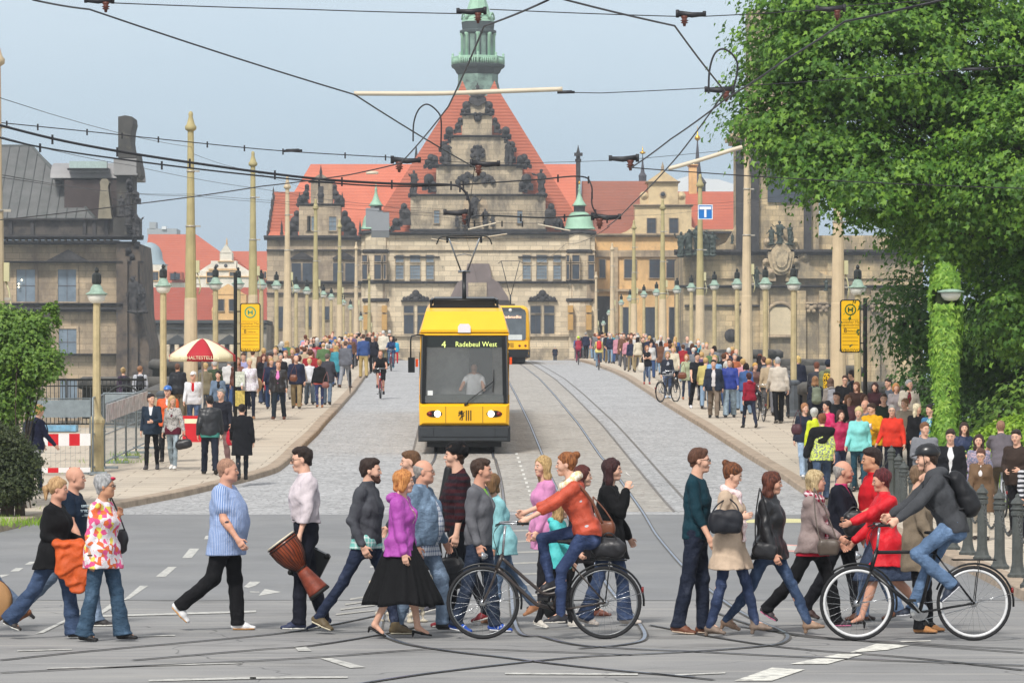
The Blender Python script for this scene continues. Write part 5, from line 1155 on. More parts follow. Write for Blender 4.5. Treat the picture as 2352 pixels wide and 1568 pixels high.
# --- palace tower behind -----------------------------------------
Y=535.; E=empty('palace_tower',(0,0,0),0,'slender green copper palace tower with a balcony above the gable','tower'); q=P(1098,0,Y); k=Y/F; z=lambda v:P(0,v,Y).z
def oct_(b,prof,n=8,sm=False,rot=0): b.lathe((q.x,Y,0),[(r*k,z(v)) for r,v in prof],n,smooth=sm)
b=MB(); oct_(b,[(62,560),(58,230),(50,205),(46,190),(46,170)]); b.build('shaft',M_COP,E)
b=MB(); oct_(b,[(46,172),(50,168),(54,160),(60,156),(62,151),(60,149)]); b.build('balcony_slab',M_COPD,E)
b=MB(); oct_(b,[(59,137),(61,137),(61,132),(59,131)])
for i in range(72): a=2*PI*(i+.5)/72; rr=57*k; b.tube([(q.x+rr*math.cos(a),Y+rr*math.sin(a),z(149)),(q.x+rr*math.cos(a),Y+rr*math.sin(a),z(136))],.10,4)
for i in range(8): a=2*PI*i/8; rr=58*k; b.lathe((q.x+rr*math.cos(a),Y+rr*math.sin(a),z(149)),[(.2,0),(.2,z(130)-z(149)),(.08,z(129)-z(149)),(.2,z(126)-z(149)),(0,z(122)-z(149))],6)
b.build('balustrade',M_COPL,E)
b=MB(); oct_(b,[(36,150),(36,76)]); o=b.build('octagon',M_COP,E)
b=MB()
for i in range(8): a=2*PI*i/8; rr=36*k; b.lathe((q.x+rr*math.cos(a),Y+rr*math.sin(a),z(150)),[(.22,0),(.22,z(84)-z(150)),(.34,z(80)-z(150)),(.34,z(76)-z(150))],6)
b.build('corner_column',M_COPL,o)
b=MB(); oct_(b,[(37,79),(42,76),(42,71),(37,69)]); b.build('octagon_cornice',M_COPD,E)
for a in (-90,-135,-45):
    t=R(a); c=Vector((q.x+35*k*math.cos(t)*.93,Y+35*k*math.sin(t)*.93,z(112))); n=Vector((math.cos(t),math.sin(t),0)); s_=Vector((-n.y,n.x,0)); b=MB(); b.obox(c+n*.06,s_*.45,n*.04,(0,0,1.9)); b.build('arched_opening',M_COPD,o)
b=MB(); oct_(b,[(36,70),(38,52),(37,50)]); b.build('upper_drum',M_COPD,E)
b=MB(); oct_(b,[(38,51),(34,40),(27,28),(23,14),(19,2),(15,-12),(13,-22)],8); b.build('bell_roof',M_COPL,E)
b=MB()
for i in range(8):
    a=2*PI*(i+.5)/8; c=Vector((q.x+35*k*math.cos(a),Y+35*k*math.sin(a),z(46))); ax=Vector((math.cos(a),math.sin(a),0)); s_=Vector((-ax.y,ax.x,0))
    b.tube([c+s_*.75*math.cos(t)+Vector((0,0,.9*math.sin(t))) for t in [j*PI/6 for j in range(7)]],.12,5); b.obox(c-ax*.1,s_*.6,ax*.05,(0,0,.1))
b.build('arched_dormer',M_COPL,E)
b=MB(); oct_(b,[(13,-20),(11,-60),(14,-64),(6,-110),(2,-220),(0,-240)],8); b.build('upper_spire',M_COP,E)
# --- wing right of the gate: ochre gabled house -----------------------------------------
Y=486.; E=empty('ochre_palace_wing',(0,0,0),0,'ochre palace wing with a round windowed gable right of the castle gate','building')
b=MB(); pb(b,Y,1366.5,540,1700,960,0,16); W=b.build('wall',S_OCHRE,E)
b=MB(); pb(b,Y,1458,474,1588,541,.4,6); pb(b,Y,1489,419,1557,474,.4,5); pp_(b,Y,[(1483,419),(1522,392),(1561,419)],.5,5);
for s_ in(-1,1): pp_(b,Y,[(1522+s_*65,541),(1522+s_*65,520),(1522+s_*85,532),(1522+s_*108,541)],.3,1); scroll(b,Y,1522+s_*43,450,10,s_,.2)
G_=b.build('gable',m_stone('cream_gable',(212,190,150),(170,150,120),.3,.56,False,(130,118,98)),E)
b=MB(); cornice(b,Y,1366.6,1600,537,7,.7); cornice(b,Y,1454,1592,470,5,.8); cornice(b,Y,1482,1562,417,3,.9); pb(b,Y,1367,575,1700,590,.35,.1); pb(b,Y,1367,664,1700,669,.4,.1); obelisk(b,Y+.4,1522,372,394,10); pb(b,Y,1401,568,1419,960,.5,.1); b.build('trim',S_BROWN,W)
b=MB(); c=P(1522,447,Y); b.lathe((c.x,Y-.6,c.z),[(.36,0),(.42,.06),(.42,.2)],14,'y'); ro=b.build('round_window',S_BROWN,G_); b=MB(); b.lathe((c.x,Y-.62,c.z),[(.28,0),(.28,.1)],14,'y'); b.build('pane',M_GLASS,ro)
for (u0,u1) in ((1486,1506),(1537,1557)): window(G_,Y,u0,502,u1,536,2,3,M_GLASS,M_FRB,S_BROWN,.42)
for (u0,u1) in ((1377,1390),(1434,1462),(1492,1521),(1531,1559),(1610,1640)): window(W,Y,u0,596,u1,638,2,3,M_GLASS,M_FRB,S_BROWN)
for (u0,u1) in ((1431,1444),(1482,1506),(1537,1552),(1570,1590)): window(W,Y,u0,706,u1,800,2,3,M_GLASS,M_BLK,S_BROWN)
b=MB(); pb(b,Y,1372,680,1402,800,.1,.1); b.build('gateway',S_DARK,W)
b=MB(); z0,z1=P(0,540,Y+2).z,P(0,416,Y+9).z; x0,x1=P(1338,0,Y+2).x,P(1500,0,Y+9).x; b.add([(x0,Y+.5,z0),(x1,Y+.5,z0),(x1,Y+9,z1),(x0,Y+9,z1),(x0,Y+17,z0),(x1,Y+17,z0)],[(0,1,2,3),(3,2,5,4),(0,3,4),(1,5,2),(0,4,5,1)],False); b.build('roof',R_BR,E)
b=MB(); z1=P(0,440,Y+12).z; x0,x1=P(1500,0,Y+2).x,P(1720,0,Y+9).x; b.add([(x0,Y+1,z0),(x1,Y+1,z0),(x1,Y+12,z1),(x0,Y+12,z1),(x0,Y+22,z0),(x1,Y+22,z0)],[(0,1,2,3),(3,2,5,4),(0,3,4),(1,5,2),(0,4,5,1)],False); b.build('side_roof',R_RED,E)
b=MB(); pb(b,Y+12,1582,384,1600,450,.6,.8); cornice(b,Y+12,1579,1603,378,5,.9,.9); b.build('chimney',S_OCHRE,E)
for (u,v0,v1,w_,Yt,l) in ((1476,342,420,16,560,'thin dark spire with a gilt ball left of the ochre gable'),(1602,300,450,34,560,'taller dark spire with a gilt ball right of the ochre gable')):
    e=empty('turret_spire',(0,0,0),0,l,'spire'); k=Yt/F; p=P(u,v1,Yt); b=MB(); h=(v1-v0)*k; b.lathe(p,[(w_*.55*k,-6),(w_*.55*k,h*.18),(w_*.62*k,h*.2),(w_*.3*k,h*.3),(w_*.14*k,h*.55),(w_*.03*k,h*.86)],8,smooth=False); b.build('cone',plain((70,68,76),.6,.15,.6,name='slate'),e)
    b=MB(); b.lathe(p+Vector((0,0,h*.84)),[(.1,0),(.42,h*.03),(.42,h*.06),(.1,h*.09),(.04,h*.2),(0,h*.24)],8); b.build('gilt_ball',M_GOLD,e)
b=MB(); Yt=600
pts=[(1550,445),(1556,412),(1580,404),(1610,410),(1650,412),(1690,424),(1720,445)]; pp_(b,Yt,pts,0,20); tag(b.build('membrane_roof',plain((214,218,222),.5,.03,.3,name='membrane')),'white curved membrane roof behind the red roof','roof')
for v,u,l in ((385,975,0),):
    e=empty('roof_pavilion',(0,0,0),0,'small red pavilion roof with thin spires behind the left castle roof','pavilion'); b=MB(); Yt=530; pb(b,Yt,948,378,1000,400,0,4); pb(b,Yt,955,360,990,378,0,3); b.build('roof',R_RED,e); b=MB(); p=P(956,378,Yt); b.lathe(p,[(.35,0),(.2,.6),(.25,.7),(.05,2.6)],6); p=P(968,378,Yt); b.lathe(p,[(.25,0),(.12,.6),(.04,1.9)],6); b.build('spire',S_DARK,e)
# --- cathedral on the right -----------------------------------------
Y=440.; E=empty('cathedral',(0,0,0),0,'baroque cathedral of stained sandstone partly hidden by the big tree','church')
b=MB(); pb(b,Y,1570,583,2120,980,0,25); pb(b,Y,1590,525,1700,583,-2,20); pb(b,Y,1880,540,2120,583,-1,20); LB=b.build('lower_storey',S_CATH,E)
b=MB(); cornice(b,Y,1548,2125,574,12,1.4); cornice(b,Y,1560,2122,655,6,.9); pb(b,Y,1572,700,2120,704,.4,.1); cornice(b,Y,1580,1705,530,5,-1.2,3)
b.build('cornice',S_DARK,LB)
b=MB(); pb(b,Y,1585,600,1690,640,.25,.1); pb(b,Y,1900,600,2100,640,.25,.1)
for u in (1690,1745,1830,1880,1945,2000): pb(b,Y,u,668,u+20,980,.7,.1)
b.build('pilaster',S_CATH,LB)
b=MB()
for u in (1690,1880,1852,1945,2000):
    for (du,dv,r) in ((2,0,6),(18,0,6),(10,4,7),(4,10,5),(16,10,5)): p=P(u+du,704+dv,Y); b.lathe((p.x,Y-1.1,p.z),[(r*.03,0),(r*.048,.2),(r*.049,.6)],9,'y')
    pb(b,Y,u-2,694,u+22,698,1.1,.1)
b.build('capital',S_BROWN,LB)
b=MB(); c=P(1792,728,Y); b.prism([(c.x+1.35*math.cos(a),c.z+1.35*math.sin(a)) for a in [i*PI/10 for i in range(11)]]+[(c.x-1.35,c.z-2.0),(c.x+1.35,c.z-2.0)],'y',Y-.3,Y-.02); n_=b.build('niche',plain((206,190,160),.9,.1,1,name='niche_stone'),LB)
b=MB(); b.tube([(c.x+1.6*math.cos(a),Y-.35,c.z+1.6*math.sin(a)) for a in [i*PI/10 for i in range(11)]],.22,6); b.tube([(c.x-2.0,Y-.4,c.z-2.2),(c.x+2.0,Y-.4,c.z-2.2)],.2,6); b.build('niche_arch',S_BROWN,n_)
b=MB(); c=P(1679,770,Y); b.lathe((c.x,Y-.1,c.z),[(.75,0),(.75,.2)],16,'y'); b.build('round_opening',S_DARK,LB)
b=MB(); pb(b,Y,1695,325,1880,575,.5,9); T_=b.build('tower',S_CATH,E)
b=MB(); pb(b,Y,1690,325,1712,575,1.0,.2); pb(b,Y,1724,330,1742,575,1.2,.2); pb(b,Y,1690,372,1745,378,1.5,.1); pb(b,Y,1845,330,1862,575,1.2,.2); b.build('pilaster',S_DARK,T_)
b=MB(); pb(b,Y,1676,308,1890,316,2.2,10); pb(b,Y,1684,316,1884,323,1.6,10); pb(b,Y,1690,298,1880,308,1.2,9); b.build('cornice',S_CATH,T_)
b=MB(); pb(b,Y,1694,268,1876,299,.6,9); pb(b,Y,1722,20,1850,268,-1,8); cornice(b,Y,1712,1860,100,8,-.3); b.build('upper_tower',S_BROWN,T_)
b=MB(); c=P(1805,400,Y); b.prism([(c.x+2.1*math.cos(a),c.z+2.1*math.sin(a)) for a in [i*PI/10 for i in range(11)]]+[(c.x-2.1,c.z-3.2),(c.x+2.1,c.z-3.2)],'y',Y-.8,Y-.45); b.build('arched_window',M_GLASS,T_)
b=MB(); b.tube([(c.x+2.5*math.cos(a),Y-.8,c.z+2.5*math.sin(a)) for a in [i*PI/10 for i in range(11)]],.28,6); b.build('arch_moulding',S_CATH,T_)
b=MB(); pp_(b,Y,[(1640,583),(1640,570),(1668,556),(1684,530),(1697,505),(1697,583)],.5,3); scroll(b,Y,1845,590,14,1,.8); pp_(b,Y,[(1830,640),(1835,600),(1860,610),(1885,628),(1925,640)],.9,.2); b.build('volute_wall',S_CATH,E)
b=MB(); c=P(1792,592,Y)
for rx_,rz_,f_ in ((1.45,2.0,.9),(1.15,1.65,1.2),(.75,1.15,1.5)): b.prism([(c.x+rx_*math.cos(a)*(1+.06*math.sin(5*a)),c.z+rz_*math.sin(a)) for a in [i*PI/16 for i in range(32)]],'y',Y-f_-.5,Y-.4)
ca=b.build('cartouche',plain((188,170,140),.9,.2,1.2,bump=.5,name='cartouche_stone',dirt=((112,102,88),1.8,.48)),E)
for i,(du,dv,r_) in enumerate(((-30,-36,9),(30,-36,9),(-34,10,8),(34,10,8),(-22,34,10),(22,34,10),(0,-48,8))): b=MB(); scroll(b,Y,1792+du,592+dv,r_,1 if du>0 else -1,1.3); b.build('scroll',S_CATH if i%2 else S_BROWN,ca)
BZ=plain((54,66,60),.6,.3,2,name='statue_stone',dirt=((96,120,108),3,.6))
for i,(u,v0,v1) in enumerate(((1562,532,590),(1580,524,588),(1600,516,586),(1620,528,588),(1634,530,588),(1680,536,560),(1788,506,560),(1812,514,562),(1770,520,562))): pst(E,Y,u,v0,v1,BZ,60+i,2.5 if i<5 else 1.5)
for i,(u,v0,v1) in enumerate(((1735,610,660),(1895,640,668))): pst(E,Y,u,v0,v1,BZ,80+i,1.6)
# --- big dark building far left -----------------------------------------
Y=400.; E=empty('stone_palace',(0,0,0),0,'brown sandstone palace with grey metal mansard roof at the left','building')
b=MB(); pb(b,Y,-260,552,272,1060,0,25); W=b.build('wall',S_BROWN,E)
b=MB(); pp_(b,Y,[(270,1060),(270,560),(322,560),(326,600),(330,720),(336,760),(345,800),(345,1060)],1.2,12); pb(b,Y,286,600,296,1060,1.6,-1.2); pb(b,Y,306,600,320,1060,1.7,-1.2); CR=b.build('corner_tower',plain((100,88,76),.9,.25,.5,bump=.4,name='sooty_stone',dirt=((46,46,50),.7,.48)),E)
b=MB();
for (x0,x1,v,h,f) in ((-260,330,541,10,1.3),(-258,322,556,6,.8),(-256,330,600,4,.5),(-256,330,696,5,.6),(-256,336,706,10,.35),(-255,300,812,3,.2)): cornice(b,Y,x0,x1,v,h,f if x1<300 else f+.9)
b.build('cornice',S_DARK,W)
b=MB()
for i in range(34): u=-240+i*15; pb(b,Y,u,548,u+4,556,1.0,.1)
b.build('dentils',S_BROWN,W)
b=MB(); pb(b,Y,-256,504,262,541,-.2,2); A_=b.build('attic',plain((86,80,74),.9,.25,.6,name='attic_stone',dirt=((42,44,46),.9,.5)),E)
b=MB(); pb(b,Y,-258,501,266,505,.4,2);
for u in (20,70,190,212,240): pb(b,Y,u,506,u+8,540,.1,.3)
b.build('attic_trim',S_DARK,A_)
b=MB(); z0,z1=P(0,503,Y+3).z,P(0,338,Y+14).z; x1,x2=P(222,0,Y+3).x,P(78,0,Y+14).x; x0=P(-260,0,Y).x; b.add([(x0,Y+1.5,z0),(x1,Y+1.5,z0),(x2,Y+12,z1),(x0,Y+12,z1),(x1,Y+24,z0),(x0,Y+24,z0)],[(0,1,2,3),(1,4,2),(3,2,4,5),(0,3,5),(0,5,4,1)],False); RFm=b.build('mansard_roof',R_GREY,E)
b=MB();
for i in range(22):
    t=i/21; xx=x0+(x1-x0)*t; xt=min(x0+(x1-x0)*t,1e9); zt=z1; tt=1
    if xx>x2: tt=(x1-xx)/(x1-x2)
    b.tube([(xx,Y+1.45,z0),(xx,Y+1.45+10.5*tt,z0+(z1-z0)*tt)],.05,4)
b.tube([(x1,Y+1.5,z0),(x2,Y+12,z1),(x0,Y+12,z1)],.16,6); b.build('standing_seam',plain((82,86,85),.7,.1,name='seam_metal'),RFm)
b=MB(); pb(b,Y,140,410,272,506,-3,16); b.build('upper_wall',plain((72,62,60),.9,.15,.6,name='brick_dark'),E)
b=MB(); q0=P(118,410,Y+4); q1=P(318,410,Y+4);
prof=[(Y+3+9*(1-math.cos(t))*.5*1.0, q0.z+(P(0,370,Y).z-P(0,410,Y).z)*math.sin(t)) for t in [i*PI/12 for i in range(13)]]
b.prism(prof,'x',q0.x,q1.x); BRf=b.build('barrel_roof',plain((146,144,144),.5,.1,.4,name='zinc_roof',dirt=((120,130,124),.7,.55)),E)
b=MB(); pb(b,Y+3.2,162,372,248,388,1.2,.1); b.build('skylight',plain((170,188,184),.2,.1,name='skylight_glass'),BRf); b=MB(); pb(b,Y+3.2,158,388,252,392,1.4,.1); b.build('skylight_sill',M_BLK,BRf)
b=MB(); pp_(b,Y,[(274,364),(274,270),(290,267),(306,270),(308,284),(304,300),(302,325),(305,345),(315,364)],1.2,4); pb(b,Y,270,404,306,500,.9,4); pb(b,Y,262,500,318,548,.9,4); pp_(b,Y,[(316,364),(320,356),(327,404),(320,412),(316,405)],1.2,3); b.build('corner_pylon',plain((70,68,64),.9,.25,.6,bump=.4,name='pylon_stone',dirt=((112,106,92),.9,.55)),E)
b=MB(); pb(b,Y,264,366,316,400,1.3,5); pb(b,Y,262,400,319,404,1.6,5); b.build('pylon_cap',plain((140,138,136),.6,.1,.5,name='zinc_cap'),E)
b=MB(); pp_(b,Y,[(227,503),(233,430),(231,420),(236,412),(248,412),(253,420),(250,430),(258,495),(260,503)],1.0,1.0); b.build('obelisk',plain((136,128,110),.9,.2,.9,name='obelisk_stone'),E)
b=MB()
for k in range(14): uu=(298,306,312,318)[k%4]+rp3.uniform(-2,2); vv=420+k*13; scroll(b,Y,uu,vv,rp3.uniform(4,7),1,1.9 if vv<560 else 1.5,.4)
b.build('carved_ornament',S_DARK,CR)
for i,(u,v0,v1,f) in enumerate(((285,450,500,3),(300,470,520,3),(318,490,545,2.5),(314,632,718,3),(330,650,718,3),(300,440,480,3))): pst(CR,Y,u,v0,v1,S_DARK,90+i,f)
for (u0,u1,v0,v1) in ((38,81,619,693),(133,175,619,693),(135,176,755,816),(-60,-18,619,693),(38,81,755,816),(138,178,872,960)): window(W,Y,u0,v0,u1,v1,2,2,M_GLASSL,M_FRB,S_BROWN,0,s=6)
b=MB(); pp_(b,Y,[(108,600),(114,597),(158,574),(200,597),(206,600),(206,603),(108,603)],.9,.1); pp_(b,Y,[(126,598),(158,581),(190,598)],1.0,-.8); b.build('window_pediment',S_DARK,W)
Yl=399.6; M_LIT=NT('lit_lamp'); M_LIT.b.inputs['Emission Color'].default_value=(1,.85,.5,1); M_LIT.b.inputs['Emission Strength'].default_value=3; b=MB()
for u,v in ((50,643),(43,652),(43,659)): p=P(u,v,Yl); b.lathe(p,[(.0,-.1),(.12,0),(0,.1)],8)
b.build('lit_lamp',M_LIT.m,W)
# --- red roofed houses in between -----------------------------------------
Y=640.; E=empty('red_roofed_palace',(0,0,0),0,'far palace range with bright red roofs and a white scrolled gable','building')
W_=m_stone('white_render',(226,220,206),(206,196,176),.2,.56,False,(190,176,150))
b=MB(); pb(b,Y,322,650,620,980,2,10); W=b.build('wall',W_,E)
b=MB(); z0,z1=P(0,660,Y).z,P(0,538,Y+12).z; x0,x1=P(325,0,Y).x,P(450,0,Y+12).x; x2=P(620,0,Y).x; zz=P(0,602,Y+8).z
b.add([(x0,Y+1,z0),(x2,Y+1,z0),(P(480,0,Y).x,Y+12,zz),(x1,Y+12,z1),(x0,Y+12,z1),(x2,Y+10,P(0,576,Y+8).z),(P(512,0,Y).x,Y+10,P(0,576,Y+8).z)],[(0,1,2,3,4),(2,1,5,6)],False); b.add([(x0,Y+24,z0),(x1,Y+24,z0),(x1,Y+12,z1),(x0,Y+12,z1)],[(0,3,2,1)],False); b.build('roof',R_RED,E)
b=MB(); pb(b,Y,448,622,588,662,2.3,1.5); pb(b,Y,487,600,545,622,2.3,1.5); pb(b,Y,507,582,535,602,2.3,1.5); pp_(b,Y,[(507,582),(521,562),(535,582)],2.4,1.5)
for s_ in (-1,1): pp_(b,Y,[(517+s_*30,622),(517+s_*30,606),(517+s_*46,616),(517+s_*54,622)],2.2,1); pp_(b,Y,[(518+s_*65,662),(518+s_*62,635),(518+s_*78,650),(518+s_*86,662)],2.2,1)
Gw=b.build('white_gable',W_,E)
b=MB(); pb(b,Y,482,618,550,622,2.6,.1); pb(b,Y,447,635,590,637,2.6,.1); pb(b,Y,503,600,539,602,2.6,.1); obelisk(b,Y,521,545,562,5); b.build('gable_trim',S_OCHRE,Gw)
b=MB()
for u in (500,521): p=P(u,611,Y); b.lathe((p.x,Y-2.4,p.z),[(.28,0),(.28,.15)],12,'y')
b.build('round_window',M_GLASS,Gw)
for (u0,u1,v0,v1) in ((478,492,626,650),(530,543,626,636),(350,362,625,643),(605,614,625,640)): window(Gw if u0>400 and u0<600 else W,Y,u0,v0,u1,v1,2,2,M_GLASS,None,S_OCHRE,2.35)
for (u,v) in ((412,640),(400,640),(600,640)):
    b=MB(); pb(b,Y,u-9,v-14,u+9,v+4,3.2,2); d_=b.build('dormer',R_RED,E); b=MB(); pb(b,Y,u-5,v-11,u+5,v+3,3.3,-3); b.build('dormer_window',M_GLASS,d_)
Y2=600.; E=empty('domed_side_tower',(0,0,0),0,'white tower with a grey green bell roof beside the dark corner','tower'); b=MB(); pb(b,Y2,318,608,376,664,0,6); W=b.build('wall',W_,E); b=MB(); c=P(340,608,Y2); k=Y2/F; b.lathe((c.x,Y2+3,c.z),[(44*k,0),(36*k,4*k),(30*k,14*k),(28*k,30*k),(22*k,42*k),(12*k,50*k),(4*k,53*k)],8); b.build('bell_roof',plain((150,168,176),.6,.1,.5,name='lead_roof'),E); window(W,Y2,349,624,364,644,2,2,M_GLASS,None,S_OCHRE)
Y2=560.; E=empty('red_tiled_house',(0,0,0),0,'long low house with a plain red tiled roof and an ochre dormer gable','house')
b=MB(); z0,z1=P(0,740,Y2).z,P(0,660,Y2+8).z; x0,x1=P(320,0,Y2).x,P(618,0,Y2).x; b.add([(x0,Y2,z0),(x1,Y2,z0),(x1,Y2+8,z1),(x0,Y2+8,z1),(x0,Y2+16,z0),(x1,Y2+16,z0)],[(0,1,2,3),(3,2,5,4),(0,3,4),(1,5,2),(0,4,5,1)],False); b.build('roof',R_RED2,E)
b=MB(); pb(b,Y2,320,741,618,980,-.5,15); W=b.build('wall',S_WING,E)
b=MB(); pb(b,Y2,492,676,566,741,.4,3); pp_(b,Y2,[(486,676),(524,652),(562,676)],.5,3); scroll(b,Y2,497,712,11,-1,.3); DG=b.build('dormer_gable',S_OCHRE,E)
for (u0,u1) in ((500,515),(527,545)): window(DG,Y2,u0,688,u1,714,2,2,M_GLASS,M_FRB,S_BROWN,.42)
Y2=470.; E=empty('ornate_terrace_wall',(0,0,0),0,'low ornate grey stone building with dark pediments behind the parasol','building')
b=MB(); pb(b,Y2,322,745,612,980,0,10); W=b.build('wall',m_stone('ornate_stone',(160,154,142),(112,110,106),.6,.5,False,(80,84,86)),E)
b=MB(); pb(b,Y2,318,735,614,742,1.0,11); pb(b,Y2,322,752,612,756,.5,.1)
for cu in (408,528,575): pp_(b,Y2,[(cu-28,786),(cu,768),(cu+28,786),(cu+28,790),(cu-28,790)],.7,.1); pb(b,Y2,cu-22,790,cu+22,840,.2,.1)
b.build('trim',plain((70,74,76),.8,.15,1,name='terrace_dark'),W)
b=MB()
for i in range(12):
    u=365+i*21; p=P(u,795,Y2); b.lathe((p.x,Y2-.5,p.z-2.2),[(.3,0),(.34,1.0),(.26,1.5),(.3,2.4)],8)
b.build('pilaster',S_CREAM,W)
Y2=900.; e=empty('modern_block',(0,0,0),0,'distant modern grey block above the red roof','building'); b=MB(); pb(b,Y2,338,525,406,540,0,10); pb(b,Y2,343,510,358,526,0,5); b.build('block',plain((160,166,170),.7,.06,name='pale_concrete'),e); b=MB(); pb(b,Y2,372,520,382,527,.5,2); b.build('vent_box',plain((220,224,226),.5,.05,name='white_panel'),e)
# -- vegetation
def m_leaf(name,c0,c1,c2):
    t=NT(name); g=t.n('ShaderNodeNewGeometry'); n=t.noise(t.coord((1,1,1.6)),.75,4,.7);
    r=t.math('ADD',t.math('MULTIPLY',g.outputs['Random Per Island'],.38),t.math('MULTIPLY',n,.72))
    t.col(t.ramp(r,[(.2,lin(c0)),(.5,lin(c1)),(.85,lin(c2))])); t.set(.5,0,.35)
    tr=t.n('ShaderNodeBsdfTranslucent'); t.l(t.ramp(r,[(.2,lin(c1)),(.85,lin(c2))]),tr.inputs[0]); mx=t.n('ShaderNodeMixShader'); mx.inputs[0].default_value=.28
    out=t.t.nodes['Material Output']; t.l(t.b.outputs[0],mx.inputs[1]); t.l(tr.outputs[0],mx.inputs[2]); t.l(mx.outputs[0],out.inputs[0]); return t.m
L_MAPLE=m_leaf('maple_leaf',(38,70,26),(74,116,38),(134,172,60)); L_DARK=m_leaf('dark_leaf',(32,60,24),(56,92,34),(96,136,48)); L_IVY=m_leaf('ivy_leaf',(66,104,34),(112,156,54),(168,202,84)); L_HEDGE=m_leaf('hedge_leaf',(80,120,36),(124,160,48),(168,198,70)); L_YEW=m_leaf('yew_leaf',(34,46,26),(56,68,34),(84,92,46)); L_SHRUB=m_leaf('shrub_leaf',(56,84,32),(88,122,44),(130,160,64))
M_BARK=plain((72,62,50),.9,.3,4,bump=.5,name='bark')
def leaves(pts,nrm,size,rs,droop=.5,aspect=.8,jit=.7,lobes=False):
    n=len(pts); nrm=nrm+rs.randn(n,3)*jit; nrm/=np.linalg.norm(nrm,axis=1)[:,None]+1e-9
    a=np.cross(nrm,rs.randn(n,3)); a/=np.linalg.norm(a,axis=1)[:,None]+1e-9
    a[:,2]-=droop; a/=np.linalg.norm(a,axis=1)[:,None]+1e-9; bb=np.cross(nrm,a); bb/=np.linalg.norm(bb,axis=1)[:,None]+1e-9
    s=(size*(.6+.8*rs.rand(n)))[:,None]; fold=nrm*s*.18
    if lobes: # five pointed maple leaf outline as a fan of 3 quads
        A=[(-.1,0),(.28,.62),(.36,.26),(1.0,0),(.36,-.26),(.28,-.62)]
        V=np.stack([pts+a*s*p+bb*s*q*aspect*1.1-fold*abs(q) for p,q in A],1).reshape(-1,3); base=np.arange(n)[:,None]*6
        Fq=np.concatenate([base+np.array([[0,4,5,5]])[:, [0,1,2,2]]*0+np.array([[0,5,4,3]]),base+np.array([[0,3,2,1]])],0)
    else:
        V=np.stack([pts,pts+a*s*.5+bb*s*.5*aspect-fold,pts+a*s,pts+a*s*.5-bb*s*.5*aspect-fold],1).reshape(-1,3); Fq=np.arange(4*n).reshape(n,4)
    return V,Fq
def crown(name,mat,par,centers,radii,n_cl,per,size,seed,csz=.45,inside=None,flat=.55,lobes=True):
    """clumps of leaves spread on and inside lobes"""
    rs=np.random.RandomState(seed); C=[];N=[]
    centers=np.array(centers,float);radii=np.array(radii,float); wts=(radii**2).sum(1); wts/=wts.sum(); li=rs.choice(len(centers),n_cl,p=wts)
    d=rs.randn(n_cl,3); d/=np.linalg.norm(d,axis=1)[:,None]; rr=(.45+.6*rs.rand(n_cl)**.6)[:,None]; cl=centers[li]+d*radii[li]*rr
    if inside is not None: k=inside(cl); cl=cl[k]; d=d[k]
    m=len(cl); off=rs.randn(m,per,3)*np.array([csz,csz,csz*flat]); pts=(cl[:,None,:]+off); pts[:,:,2]-=(off[:,:,0]**2+off[:,:,1]**2)*.5
    nr=np.repeat(d[:,None,:]*.75+np.array([0,-.25,.8]),per,1)+off*1.1
    V,Fq=leaves(pts.reshape(-1,3),nr.reshape(-1,3),size,rs,jit=.34,lobes=lobes)
    o=mesh_np(name,V,Fq,mat,par,smooth=False); return o,cl
def limbs(par,base,tips,r0,rs,name='limb',nmax=60):
    b=MB(); base=Vector(base)
    for t in tips[:nmax]:
        t=Vector(t); m=base.lerp(t,.5)+Vector((rs.uniform(-.4,.4),rs.uniform(-.4,.4),rs.uniform(.0,.9))); pts=dense([base,base.lerp(m,.6),m,t],4); n=len(pts); b.tube(pts,[r0*(1-.85*i/(n-1)) for i in range(n)],5)
    return b.build(name,M_BARK,par)
rsn=random.Random(3)
_ov=np.array([-200,0,60,110,200,280,330,400,450,500,560,600,640,700,780,850,900,960]); _ou=np.array([1745,1705,1665,1645,1650,1680,1712,1772,1800,1800,1855,1905,2000,2010,2035,2075,2090,2110])
def in_out(shift):
    def f(c):
        u=1176+c[:,0]*F/c[:,1]; v=901-(c[:,2]-2.5)*F/c[:,1]; return u>np.interp(v,_ov,_ou)+shift+6*np.sin(v*.12)+8*np.sin(v*.043+1)
    return f
e=empty('maple_tree',(14.4,90,zr(90)),0,'large bright green maple whose crown fills the upper right','tree')
b=MB(); b.tube([(0,0,-.3),(.1,0,2),(-.2,.1,4.5),(0,.2,7.5)],[.42,.34,.3,.2],10); b.build('trunk',M_BARK,e)
cs=[(5.9,79,9.6),(5.6,79,8.3),(6.3,78,10.6),(7.2,78,6.9),(9,79,9.6),(7,78,9.4),(6.3,79,7.7),(10.5,77,7.2),(12.5,79,9.5),(15,80,8),(9.2,79,6.2),(12.2,78,5.6),(8.4,80,11),(14.5,78,11),(11,79,4.3),(14.6,79,5)]
rr=[(1.5,1.5,1.3),(1.3,1.5,1.1),(1.6,1.6,1.4),(1.6,1.6,1.1),(2.6,2.6,1.9),(2,2,1.6),(1.7,1.9,1.5),(2.4,2,1.8),(2.8,2.6,2.1),(2.8,2.6,2.3),(2,2,1.3),(2.2,2,1.5),(2.6,2.4,1.6),(2.8,2.4,1.8),(2,2,1.2),(2.4,2.2,1.4)]
cs=[(x*(y+8)/y,y+8,2.5+(z-2.5)*(y+8)/y) for x,y,z in cs]
o,cl=crown('crown',L_MAPLE,e,cs,rr,2100,88,.12,11,.31,in_out(4),.34); o.location=(-14.4,-90,-zr(90))
lb=limbs(e,(-.1,.1,3.6),[tuple(c-np.array([14.4,90,zr(90)])) for c in cl[::30]],.12,rsn,nmax=80)
